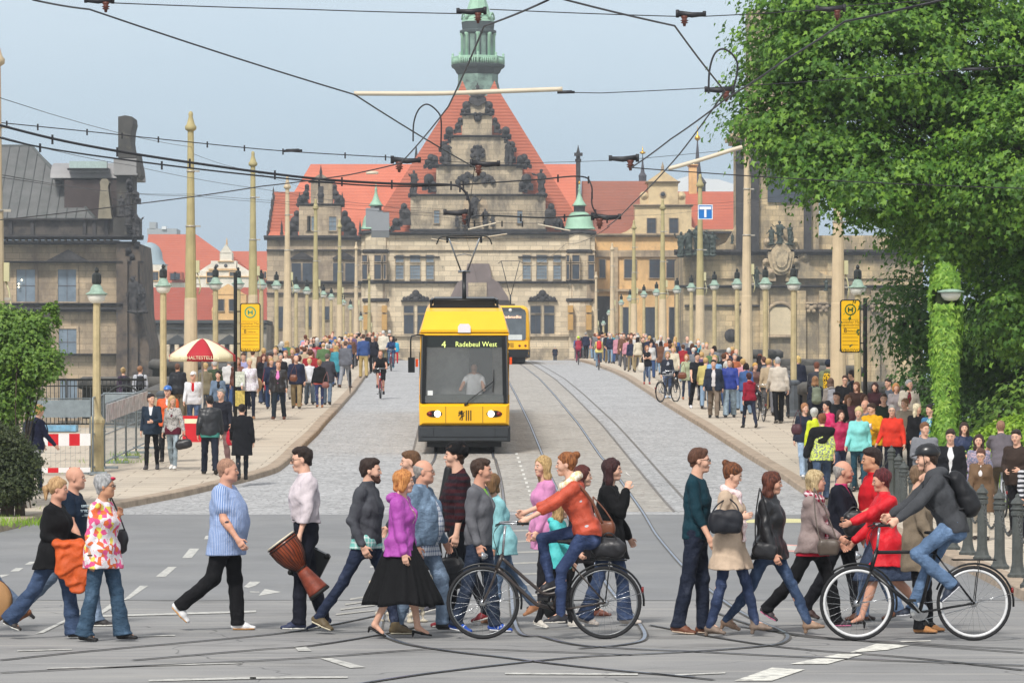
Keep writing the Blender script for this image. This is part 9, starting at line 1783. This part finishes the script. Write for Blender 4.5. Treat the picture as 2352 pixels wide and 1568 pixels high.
T_R=[('man in a black puffer jacket between the hooded grey coat and the duffle coat',1922,900,None,-70,'m',('short',(60,44,38)),[J('jacket','shell 34 34 38',hem=.12)],(S,D1)),
('woman in a plum coat right behind the yellow hoodie',1985,903,None,-95,'f',('bob',(110,70,50)),[J('coat','knit 84 50 70',hem=.2)],('slim',BK)),
('man in a dark green jacket behind the orange red sweater',2030,903,None,-85,'m',('short',(80,60,48)),[J('jacket','knit 52 66 54',hem=.12)],(S,D1)),
('woman in a beige jacket between the blue scarf and the black shawl',2078,914,None,-100,'f',('crop',(150,110,76)),[J('jacket','knit 186 170 150',hem=.12)],('slim',BK)),
('boy in a grey sweatshirt beside the black shawl',2124,968,None,-90,'m',('short',(120,84,58)),['knit 130 132 138'],(S,D2)),
('woman in a dark blue raincoat beyond the black jacket man',2214,968,None,-80,'f',('straight',(60,44,38)),[J('coat','shell 40 52 84',hem=.2)],('slim',BK)),
('man with folded arms in dark brown near the right edge of the hedge',2338,985,None,-92,'m',('short',(50,40,36)),[J('jacket','knit 62 50 44',hem=.12)],(S,BK)),
('young woman in a rose cardigan behind the turquoise cardigan',1948,905,None,-90,'f',('straight',(140,96,64)),[J('cardigan','knit 170 110 120',hem=.1)],('slim',D1)),
('woman in a black vest with white sleeves folding her arms',1486,792,883,-90,'f',('bob',(170,120,80)),[J('shirt','knit 230 230 232',hem=.02),J('vest','knit 26 26 30',sleeve='none',hem=.14)],('slim',D2),(150,50,44)),
('woman in a navy jacket over a grey t-shirt on the right pavement',1533,806,915,-90,'f',('bob',(190,150,104)),[J('t_shirt','knit 170 172 178'),J('jacket','knit 46 50 62',open_=.05,hem=.06)],('slim','denim 60 90 140'),(170,190,214)),
('woman in a pale green coat with a brown shoulder bag',1577,812,918,-90,'f',('bob',(186,130,80)),[J('coat','knit 176 184 150',hem=.2)],('slim',D1),(150,90,60)),
('man in a black t-shirt and black trousers holding white paper',1600,808,938,-90,'m',('short',(44,32,30)),[J('t_shirt','knit 30 32 38',sleeve='short',hem=.08)],(S,'knit 24 26 32'),(226,226,232)),
('moustached man in a white shirt, open navy jacket and brown trousers',1639,824,960,-92,'m',('short',(40,32,30)),[J('shirt','knit 226 222 222',hem=.0),J('jacket','knit 42 50 66',open_=.085,hem=.12,t=.04)],(S,'knit 134 120 106'),(30,28,28)),
('man in a bright blue jacket and pale jeans looking down',1676,821,959,-90,'m',('short',(80,56,44)),[J('jacket','shell 40 62 150',hem=.10,collar=.03)],('wide','denim 136 164 184'),(30,30,34)),
('woman with long hair in a turquoise and mustard jacket',1709,829,938,-90,'f',('long',(150,100,66)),[J('shirt','knit 30 30 32',hem=.1),J('jacket','shell 60 170 170',open_=.05,hem=.08)],('slim',BK)),
('woman in a dark red hoodie pushing a bicycle away from us',1721,854,984,94,'f',('crop',(70,36,36)),[J('hoodie','knit 150 30 52',hem=.06,hood=True)],('slim','knit 40 46 66'),(34,32,36)),
('grey haired man in a cream jacket and black trousers walking away',1788,818,972,90,'m',('grey',(170,170,170)),[J('jacket','knit 206 196 182',hem=.10,t=.036)],(S,'knit 24 24 28'),(120,114,106)),
('woman in a navy top and wide black trousers with blond hair',1834,814,952,92,'f',('bob',(222,190,120)),[J('blouse','knit 36 40 56',hem=.08,t=.03)],('wide','knit 26 28 38')),
('woman with curly blond hair in a brown jacket with white bag strap',1733,832,950,-70,'f',('curly',(206,160,84)),[J('jacket','leather 112 76 66',hem=.1)],('slim',D1)),
('man in dark grey behind the woman with the curly hair',1754,818,940,90,'m',('short',(90,60,50)),['knit 40 40 46'],(S,BK)),
('man with auburn hair in a dark grey coat by the parapet',1876,829,980,90,'m',('short',(110,62,44)),[J('coat','knit 58 60 68',hem=.22)],(S,BK)),
('young man in an olive parka and dark beanie with a yellow patterned bag',1903,812,985,88,'m',('short',blk),[J('parka','knit 124 130 100',hem=.2,hood=True,t=.036)],(S,BK)),
('woman with long light hair and a green rucksack waiting at the stop',1873,864,None,92,'f',('long',(150,110,76)),[J('jacket','knit 38 42 56',hem=.12)],('slim',BK)),
('woman in a hooded grey coat with a grey rucksack waiting at the stop',1908,868,None,80,'f',('straight',(104,80,66)),[J('coat','knit 150 142 136',hem=.2,hood=True)],('slim',BK)),
('man with glasses in a black duffle coat at the stop',1938,862,None,-60,'m',('short',(70,48,38)),[J('coat','knit 28 28 32',hem=.25,t=.036)],(S,D1)),
('dark haired man in profile looking left behind the duffle coat',1958,850,None,180,'m',('curly',(40,30,30)),[J('jacket','knit 46 48 60',hem=.12)],(S,BK)),
('woman with long brown hair in a dark brown coat at the stop',1967,876,None,-90,'f',('long',(110,72,50)),[J('coat','knit 62 42 36',hem=.2)],('slim',BK)),
('woman with dark hair in a burgundy coat holding a paper',2010,877,None,-100,'f',('long',(62,38,36)),[J('coat','knit 62 34 40',hem=.2,hood=True)],('slim',BK)),
('man with very short hair in grey looking left behind the blue scarf',2045,868,None,170,'m',('short',(50,38,34)),['knit 96 102 112'],(S,BK)),
('woman with wavy blond hair, a grey coat and bright blue scarf',2058,879,None,-110,'f',('bob',(190,134,84)),[J('coat','knit 150 142 144',hem=.2)],('slim',BK)),
('grey haired man in a cream jacket over a dark red shirt',2088,871,None,-88,'m',('grey',(160,160,160)),[J('shirt','knit 124 30 46',hem=.05),J('jacket','knit 204 194 178',open_=.07,hem=.12,t=.036)],(S,'knit 90 84 80')),
('woman in a navy jacket and pale jeans with a maroon crossbody bag',1848,923,1098,-78,'f',('crop',(170,118,80)),[J('jacket','knit 40 46 62',hem=.08)],(S,'denim 150 182 214'),(226,226,226)),
('woman from behind with a black sweater around her shoulders and lime print top',1888,946,1150,96,'f',('crop',(130,78,50)),[J('blouse','floral 206 220 100 120 124 130',hem=.12,t=.03,sleeve='34')],(S,'denim 60 88 124')),
('person in a bright yellow jacket behind the black shoulder sweater',1872,937,None,90,'f',('crop',wht),[J('jacket','shell 214 226 40',hem=.12)],(S,BK)),
('woman with black hair in a hot pink top among the waiting crowd',1900,920,None,-120,'f',('crop',(30,26,30)),['shell 224 40 110'],(S,BK)),
('woman in a magenta zip jacket and dark jeans',1929,938,1120,-88,'f',('bob',(74,46,40)),[J('jacket','shell 186 34 84',hem=.10,collar=.02)],('slim','denim 44 62 96')),
('blond woman in a light turquoise cardigan and teal trousers',1973,932,1130,-90,'f',('crop',(206,186,134)),[J('cardigan','knit 140 220 216',hem=.10)],('slim','knit 44 80 96')),
('bald man behind the yellow hoodie',1990,917,None,-90,'m',('balding',wht),['knit 110 108 120'],(S,BK)),
('stocky man in a mustard yellow hoodie holding a cup',2003,925,None,-98,'m',('short',(64,46,38)),[J('hoodie','knit 226 170 28',hem=.10,hood=True,t=.036,wr=.008)],(S,'denim 70 80 96')),
('older man with glasses in an orange red sweater',2050,930,None,-90,'m',('grey',(150,146,140)),[J('sweater','knit 226 62 44',hem=.08,collar=.012)],(S,'knit 30 32 44')),
('woman with white blond hair wrapped in a black shawl',2105,926,None,-96,'f',('straight',(222,208,176)),[J('shawl','knit 24 24 28',hem=.12,t=.04)],('slim',BK)),
('young man in a teal t-shirt with white print and open blue jacket',2138,928,None,-94,'m',('short',(44,38,36)),[J('t_shirt','floral 20 130 130 190 220 216',hem=.1),J('jacket','knit 70 120 160',open_=.10,hem=.10)],(S,D1)),
('man in a black t-shirt with a lime logo behind the teal t-shirt',2168,918,None,-90,'m',('short',(50,36,32)),[J('t_shirt','knit 28 30 34',sleeve='short',hem=.1)],(S,D1)),
('man in a black jacket over a white t-shirt behind the cyclist',2183,984,None,-92,'m',('short',(56,42,36)),[J('t_shirt','knit 230 230 232',hem=.08),J('jacket','knit 28 29 34',open_=.07,hem=.08)],(S,D1)),
('woman with long dark hair in a grey flowered top',2248,996,None,-90,'f',('long',(62,42,38)),['floral 110 116 140 170 150 160'],('slim',D1)),
('woman with glasses in an open brown trench coat and beige trousers',2253,1029,1240,-90,'f',('crop',(90,60,48)),[J('shirt','knit 230 226 226',hem=.06),J('coat','knit 116 92 70',open_=.06,hem=.40,t=.03,flare=.04)],(S,'knit 206 196 180'),(40,34,34)),
('woman with a dark ponytail in a white t-shirt walking away by the hedge',2288,944,None,90,'f',('pony',(52,36,34)),[J('t_shirt','knit 232 230 236',sleeve='short',hem=.08)],('slim',D1)),
('person in a striped shirt cut off by the right picture edge',2366,1040,1268,-92,'m',('short',blk),[J('shirt','hstripe 40 42 48 190 190 194',hem=.1)],(S,'knit 44 46 56'))]
for row in T_R:
    k={}
    if row[3] is None: k['pose']='stand'
    if 'glasses' in row[0]: k['glasses']=(40,34,34)
    if 'beanie' in row[0]: k['hatk']=('beanie',(40,46,60))
    if 'orange red' in row[0] and 'behind' not in row[0]: k.update(LA=(2,14,22,0),RA=(5,14,26,0),w=1.12,turn=10)
    if 'bald man' in row[0]: k['tone']='r'
    if 'cup' in row[0]: k.update(LA=(20,10,88,20),RA=(-4,26,40,0),w=1.25,nod=14,turn=-30)
    if 'folding' in row[0]: k.update(LA=(20,6,95,60),RA=(20,6,95,60))
    if 'pushing' in row[0]: k.update(RA=(40,16,20,0))
    if 'jumper' in row[0]: k['w']=1.2
    g,r=mid(*row,**k)
    if 'cup' in row[0]:
        a=g.arm[1]; c=world(r,a['w']+a['d']*.09+_v(0,0,.03)); b=MB(); b.lathe(c,[(.03,-.05),(.04,.06)],12); tag(b.build('paper_cup',plain((230,228,224),.6,.02,name='cup_white')),'white paper cup held by the man in the mustard hoodie','cup')
    if 'green rucksack' in row[0]: backpack('green rucksack worn by the waiting woman with long light hair',g,r,plain((110,118,100),.7,.2,8,name='bag_green'),.016)
    if 'grey rucksack' in row[0]: backpack('grey rucksack worn by the waiting woman in the hooded coat',g,r,plain((140,140,146),.7,.2,8,name='bag_grey'),.016)
    if 'yellow patterned' in row[0]: backpack('black and yellow patterned bag on the olive parka',g,r,cloth((226,180,30),'floral',(24,24,26)),.016,.8)
    if 'shoulder sweater' not in row[0] and 'around her shoulders' in row[0]:
        f=Fld(.016); f.seg(g.T(.46,-.05)+g.Sv*.17,g.T(.46,-.05)-g.Sv*.17,.09,.09,k=.05); f.seg(g.T(.42,-.10),g.T(.25,-.13),(.14,.05),(.10,.04),g.Sv,k=.05); f.seg(g.T(.40,-.08)+g.Sv*.2,g.T(.0,-.1)+g.Sv*.32,.07,.09,k=.05); f.noise(.012,26,3,1); f.obj('shoulder_sweater',cloth((26,26,28)),r)
    if 'dark brown trousers' in row[0]: pass
for (l,u,v,Y,sz,m,seed) in (('maroon crossbody bag at the hip of the woman in the navy jacket',1830,985,85.5,(.24,.14,.24),plain((76,40,50),.6,.1,6,name='bag_maroon'),31),('brown shoulder bag of the woman in the pale green coat',1567,862,131,(.30,.16,.24),LEAB,32),('brown crossbody bag on the cream hooded jacket',674,868,126,(.26,.16,.24),LEAB,33),('pinkish brown handbag beside the blue skinny jeans',748,884,125,(.24,.16,.20),plain((130,84,78),.6,.1,6,name='bag_rose'),34),('white shoulder bag by the woman with folded arms',1473,842,146,(.24,.14,.36),plain((214,206,192),.7,.1,6,name='bag_white'),35)):
    shoulder_bag(l,P(u,v,Y),sz,m,tuple(P(u+3,v-38*100/Y,Y)),seed=seed)
b=MB(); c=P(804,868,143.5); b.lathe((c.x,c.y,zr(143)+.18),[(.01,0),(.02,.1),(.05,.75),(.03,.85),(.01,1.0)],8); tag(b.build('folded_umbrella',M_TBLK),'black folded umbrella beside the man in the grey jacket','umbrella')
b=MB(); c=P(1588,858,128); b.box((c.x-.07,c.y-.3,c.z-.12),(c.x+.07,c.y-.29,c.z+.12)); tag(b.build('paper_sheet',plain((228,228,230),.7,.02,name='paper')),'white paper held by the man in the black t-shirt','paper')
bike('bicycle pushed by the woman in the dark red hoodie',(P(1752,980,116).x,115.6,zr(116)+.13),R(96),fine=False,frame=(30,32,36),rim=M_CHR)
bike('bicycle half hidden behind the pale green coat',(P(1566,920,131).x-.6,134,zr(134)+.13),R(60),fine=False)
bike('bicycle standing behind the couple on the left pavement',(P(372,1040,98).x,97.0,zr(97)+.13),R(-80),fine=False,frame=(40,40,44))
def rider(lb,lr,u,vf,hd,sex,hr,tops,bot,frame,hatk=None,shoe=(50,50,56),bp=None,H=1.74,sz=1.0,z=0.0,short=None,skirt_=False,tone='p'):
    p=G(u,vf,z); wz=zr(p.y)+z; dx,dy=math.cos(R(hd)),math.sin(R(hd)); bike(lb,(p.x-dx*.5,p.y-dy*.0,wz),R(hd),fine=False,frame=frame,rack=False,r=.34,wb=1.05,guard=False,scale=sz)
    hipx=.22; X=p.x-dx*.5+dx*hipx*sz; Yp=p.y-dy*.0+dy*hipx*sz
    fn=rider_ik(0,((.86-hipx,.25,1.10),(.86-hipx,-.25,1.10)),((.42-hipx,.11,.24),(.58-hipx,-.11,.48)),1.0,((1,0,-.1),(1,0,-.1)),(-.2,.0,-1))
    T=[(t if isinstance(t,tuple) else ('top',t)) for t in tops]
    g,r=who(lr,1176+X*F/Yp,0,H,hd,sex,1.02,Y=Yp,z=z,ground=False,hr=hr,hatk=hatk,tops=T,bot=bot,sh=('sneaker',shoe),lean=20,nod=-10,ikf=fn,h=max(.014,Yp*.00018),tone=tone)
    r.scale=(sz,)*3
    if bp: backpack(bp[0],g,r,plain(bp[1],.6,.1,6,name='bag_rider'),.02)
rider('red mountain bike coming down the left lane','cyclist in a black t-shirt and shorts coming towards us',875,915,-90,'m',('short',(130,90,60)),[J('t_shirt','knit 26 26 28',sleeve='short',hem=.08)],(S,'knit 30 30 34',dict(short='short')),(190,40,50),tone='r')
rider('red city bike following the mountain bike','cyclist in a blue jacket with a white collar',899,852,-90,'f',('crop',(170,120,80)),[J('jacket','knit 40 66 110',hem=.1,collar=.03)],(S,'denim 80 116 150'),(160,40,60),shoe=(60,150,170))
rider('bicycle of the child in the lime green helmet','cyclist in a red top with a lime green helmet riding away',1329,838,88,'f',('long',(190,150,100)),[J('jacket','knit 160 50 70',hem=.06)],('slim','knit 150 60 90'),(60,60,64),hatk=('helmet',(170,214,30)),sz=.95)
rider('bicycle ridden close to the right kerb','cyclist in a pale yellow top with an orange helmet riding away',1376,850,90,'f',('crop',(120,80,50)),[J('jacket','shell 230 214 130',hem=.1)],(S,'denim 120 150 180'),(120,30,36),hatk=('helmet',(214,110,60)),bp=('small red backpack on the pale yellow cyclist',(190,24,36)))
rider('bicycle far up on the crest of the bridge','cyclist in a dark blue jacket on the crest of the bridge',1275,827,90,'m',('crop',(206,196,176)),[J('jacket','knit 34 40 56',hem=.08)],(S,'denim 90 104 124'),(50,50,54))
rider('bicycle of the man in the grey polo shirt','bald man in a grey polo shirt cycling away along the hedge',2305,1188,92,'m',('buzz',(150,112,90)),[J('polo_shirt','knit 104 98 104',sleeve='short',hem=.08,t=.03)],(S,'knit 86 76 62'),(196,200,206),z=.13,H=1.8)
# -- the dense crowd on the bridge: copies of a few walkers
COLS={'red':(160,44,50),'navy':(40,46,70),'black':(32,32,36),'white':(210,208,206),'cream':(216,204,180),'blue':(66,98,150),'sky blue':(130,170,210),'pink':(200,140,154),'grey':(120,122,128),'brown':(112,78,60),'green':(92,120,80),'turquoise':(70,150,166),'yellow':(204,190,120),'purple':(96,76,112),'orange':(176,100,66),'beige':(184,164,136)}
HC={'dark':(44,34,32),'brown':(96,64,46),'blond':(200,164,110),'grey':(156,154,150),'auburn':(130,72,48),'white':(214,212,206)}
BC={'black trousers':(32,32,36),'blue jeans':(60,84,126),'pale jeans':(136,160,184),'khaki trousers':(160,142,108),'grey trousers':(110,110,114)}
PROTO=[]
for i,(sex,hs,hem,bot,st,w) in enumerate((('m','short',.08,S,1,1.0),('m','grey',.12,S,-1,1.2),('f','long',.10,'slim',1,.98),('f','bob',.16,S,-1,1.15),('m','short',.10,'slim',-1,.95),('f','crop',.08,S,1,1.2),('m','balding',.14,S,1,1.12),('f','straight',.30,'slim',-1,1.0))):
    a=14; L1=(a,6,0);R1=(-a,12,a); LL,RL=(L1,R1) if st>0 else (R1,L1)
    g,r=who('proto',1176,0,1.76 if sex=='m' else 1.67,0,sex,w,Y=200,h=.030,hr=(hs,brn),tops=[('top','knit 120 120 120',dict(hem=hem,t=.026))],bot=(bot,'knit 60 60 60'),sh=('shoe',(50,44,42)),LL=LL,RL=RL,LA=(-16*st,9,25,0),RA=(16*st,9,25,0),turn=rp_.uniform(-20,20),face=False); PROTO.append((r,sex))
used=set(); uproto=set(); cn=0
def crowd(X,Y,hd,side):
    global cn
    for _ in range(200):
        i=rp_.randrange(len(PROTO)); tc,hc,bc=rp_.choice(list(COLS)+['navy','black','grey','white','cream','beige','black','navy','brown','blue']*2),rp_.choice(list(HC)),rp_.choice(list(BC)); sex=PROTO[i][1]
        lab='%s haired %s in %s top, %s, far %s crowd, %s'%(hc,'man' if sex=='m' else 'woman',tc,bc,side,'facing us' if hd<0 else 'walking away')
        if lab not in used: break
    used.add(lab); r0=PROTO[i][0]
    if i in uproto: r=copy_tree(r0)
    else: r=r0; uproto.add(i)
    r.location=(X,Y,zr(Y)+.13); r.rotation_euler=(0,0,R(hd+rp_.uniform(-14,14))); s=rp_.uniform(.95,1.05); r.scale=(s*rp_.uniform(.95,1.08),s*rp_.uniform(.95,1.08),s); r['label']=lab; r['group']='people crowding the %s bridge pavement'%side
    for ch in r.children:
        nm=ch.name.split('.')[0]; m={'hair':cloth(HC[hc]),'top':cloth(COLS[tc]),'trousers':cloth(BC[bc])}.get(nm)
        if m: ch.material_slots[0].link='OBJECT'; ch.material_slots[0].material=m
pts=[]
for side,n,Ya,Yb in ((-1,92,126,300),(1,126,118,305)):
    k=0; tries=0
    while k<n and tries<4000:
        tries+=1; t=rp_.random()**1.15; Y=Ya+(Yb-Ya)*t; x0,x1=(lampL(Y)+.7,kl(Y)-.7) if side<0 else (kr(Y)+.6,lampR(Y)-.5)
        q=rp_.random(); X=x0+(x1-x0)*(q if Y>170 else (q**1.3 if side<0 else 1-q**1.5));
        if any((X-a)**2+((Y-b_)*.6)**2<.34 for a,b_ in pts): continue
        u=1176+X*F/Y
        if side<0 and Y<150 and u>760: continue
        if side>0 and Y<150 and u<1590: continue
        pts.append((X,Y)); crowd(X,Y,90 if rp_.random()<.5 else -90,'left' if side<0 else 'right'); k+=1
for i,(r,sx_) in enumerate(PROTO):
    if i not in uproto:
        for c in list(r.children): bpy.data.objects.remove(c)
        bpy.data.objects.remove(r)
HAZE=.00034
EXPO=.10
# -- camera, light, air
cam=bpy.data.objects.new('camera',bpy.data.cameras.new('camera')); link(cam); cam.location=(0,0,2.5); cam.rotation_euler=(R(90),0,0)
cd=cam.data; cd.sensor_width=36; cd.sensor_fit='HORIZONTAL'; cd.lens=36*F/2352; cd.shift_y=117/2352; cd.clip_start=.5; cd.clip_end=12000; SC.camera=cam
w=bpy.data.worlds.new('World'); SC.world=w; w.use_nodes=True; nt=w.node_tree; bg=nt.nodes['Background']
sky=nt.nodes.new('ShaderNodeTexSky'); sky.sky_type='NISHITA'; sky.sun_disc=False; SE,SR=R(48),R(200); sky.sun_elevation=SE; sky.sun_rotation=SR; sky.dust_density=2
tc=nt.nodes.new('ShaderNodeTexCoord'); sx=nt.nodes.new('ShaderNodeSeparateXYZ'); nt.links.new(tc.outputs['Generated'],sx.inputs[0])
mp=nt.nodes.new('ShaderNodeMapping'); mp.inputs['Scale'].default_value=(5,5,22); nt.links.new(tc.outputs['Generated'],mp.inputs[0])
no=nt.nodes.new('ShaderNodeTexNoise'); no.inputs['Scale'].default_value=1.0; no.inputs['Detail'].default_value=4; nt.links.new(mp.outputs[0],no.inputs[0])
ad=nt.nodes.new('ShaderNodeMath'); ad.operation='MULTIPLY_ADD'; nt.links.new(no.outputs['Fac'],ad.inputs[0]); ad.inputs[1].default_value=.045; nt.links.new(sx.outputs['Z'],ad.inputs[2])
rp=nt.nodes.new('ShaderNodeValToRGB'); nt.links.new(ad.outputs[0],rp.inputs[0]); e=rp.color_ramp.elements
SKYC=[(.0,(166,180,196)),(.045,(154,178,202)),(.085,(168,189,208)),(.125,(190,204,216)),(.30,(206,210,214)),(.6,(208,208,208))]
while len(e)<len(SKYC): e.new(.5)
for i,(p,c) in enumerate(SKYC): e[i].position=p; c=lin(c); e[i].color=(c[0],c[1],c[2],1)
mu=nt.nodes.new('ShaderNodeMix'); mu.data_type='RGBA'; mu.blend_type='ADD'; mu.inputs['Factor'].default_value=.035
nt.links.new(rp.outputs['Color'],mu.inputs['A']); nt.links.new(sky.outputs['Color'],mu.inputs['B']); nt.links.new(mu.outputs['Result'],bg.inputs['Color']); bg.inputs['Strength'].default_value=1.0
sun=bpy.data.objects.new('sun',bpy.data.lights.new('sun','SUN')); link(sun); sun.data.energy=3.3; sun.data.angle=R(9); sun.data.color=(1,.965,.91)
d=Vector((math.sin(SR)*math.cos(SE),math.cos(SR)*math.cos(SE),math.sin(SE))); sun.rotation_euler=d.to_track_quat('Z','Y').to_euler()
b=MB(); b.box((-1250,-80,-10),(1250,1600,75)); hz=b.build('haze',[]); tag(hz,kind='stuff'); m=bpy.data.materials.new('haze_air'); m.use_nodes=True; n_=m.node_tree; n_.nodes.remove(n_.nodes['Principled BSDF']); pv=n_.nodes.new('ShaderNodeVolumePrincipled'); pv.inputs['Color'].default_value=(.86,.91,.96,1); pv.inputs['Density'].default_value=HAZE; pv.inputs['Anisotropy'].default_value=.2; n_.links.new(pv.outputs[0],n_.nodes['Material Output'].inputs['Volume']); hz.data.materials.append(m)
vs=SC.view_settings; vs.view_transform='Standard'; vs.look='None'; vs.gamma=1; vs.exposure=EXPO if 'EXPO' in globals() else 0.0
SC.cycles.volume_step_rate=4; SC.cycles.max_bounces=5; SC.cycles.diffuse_bounces=3; SC.cycles.transparent_max_bounces=6
print('scene built in',round(time.time()-T00,1))
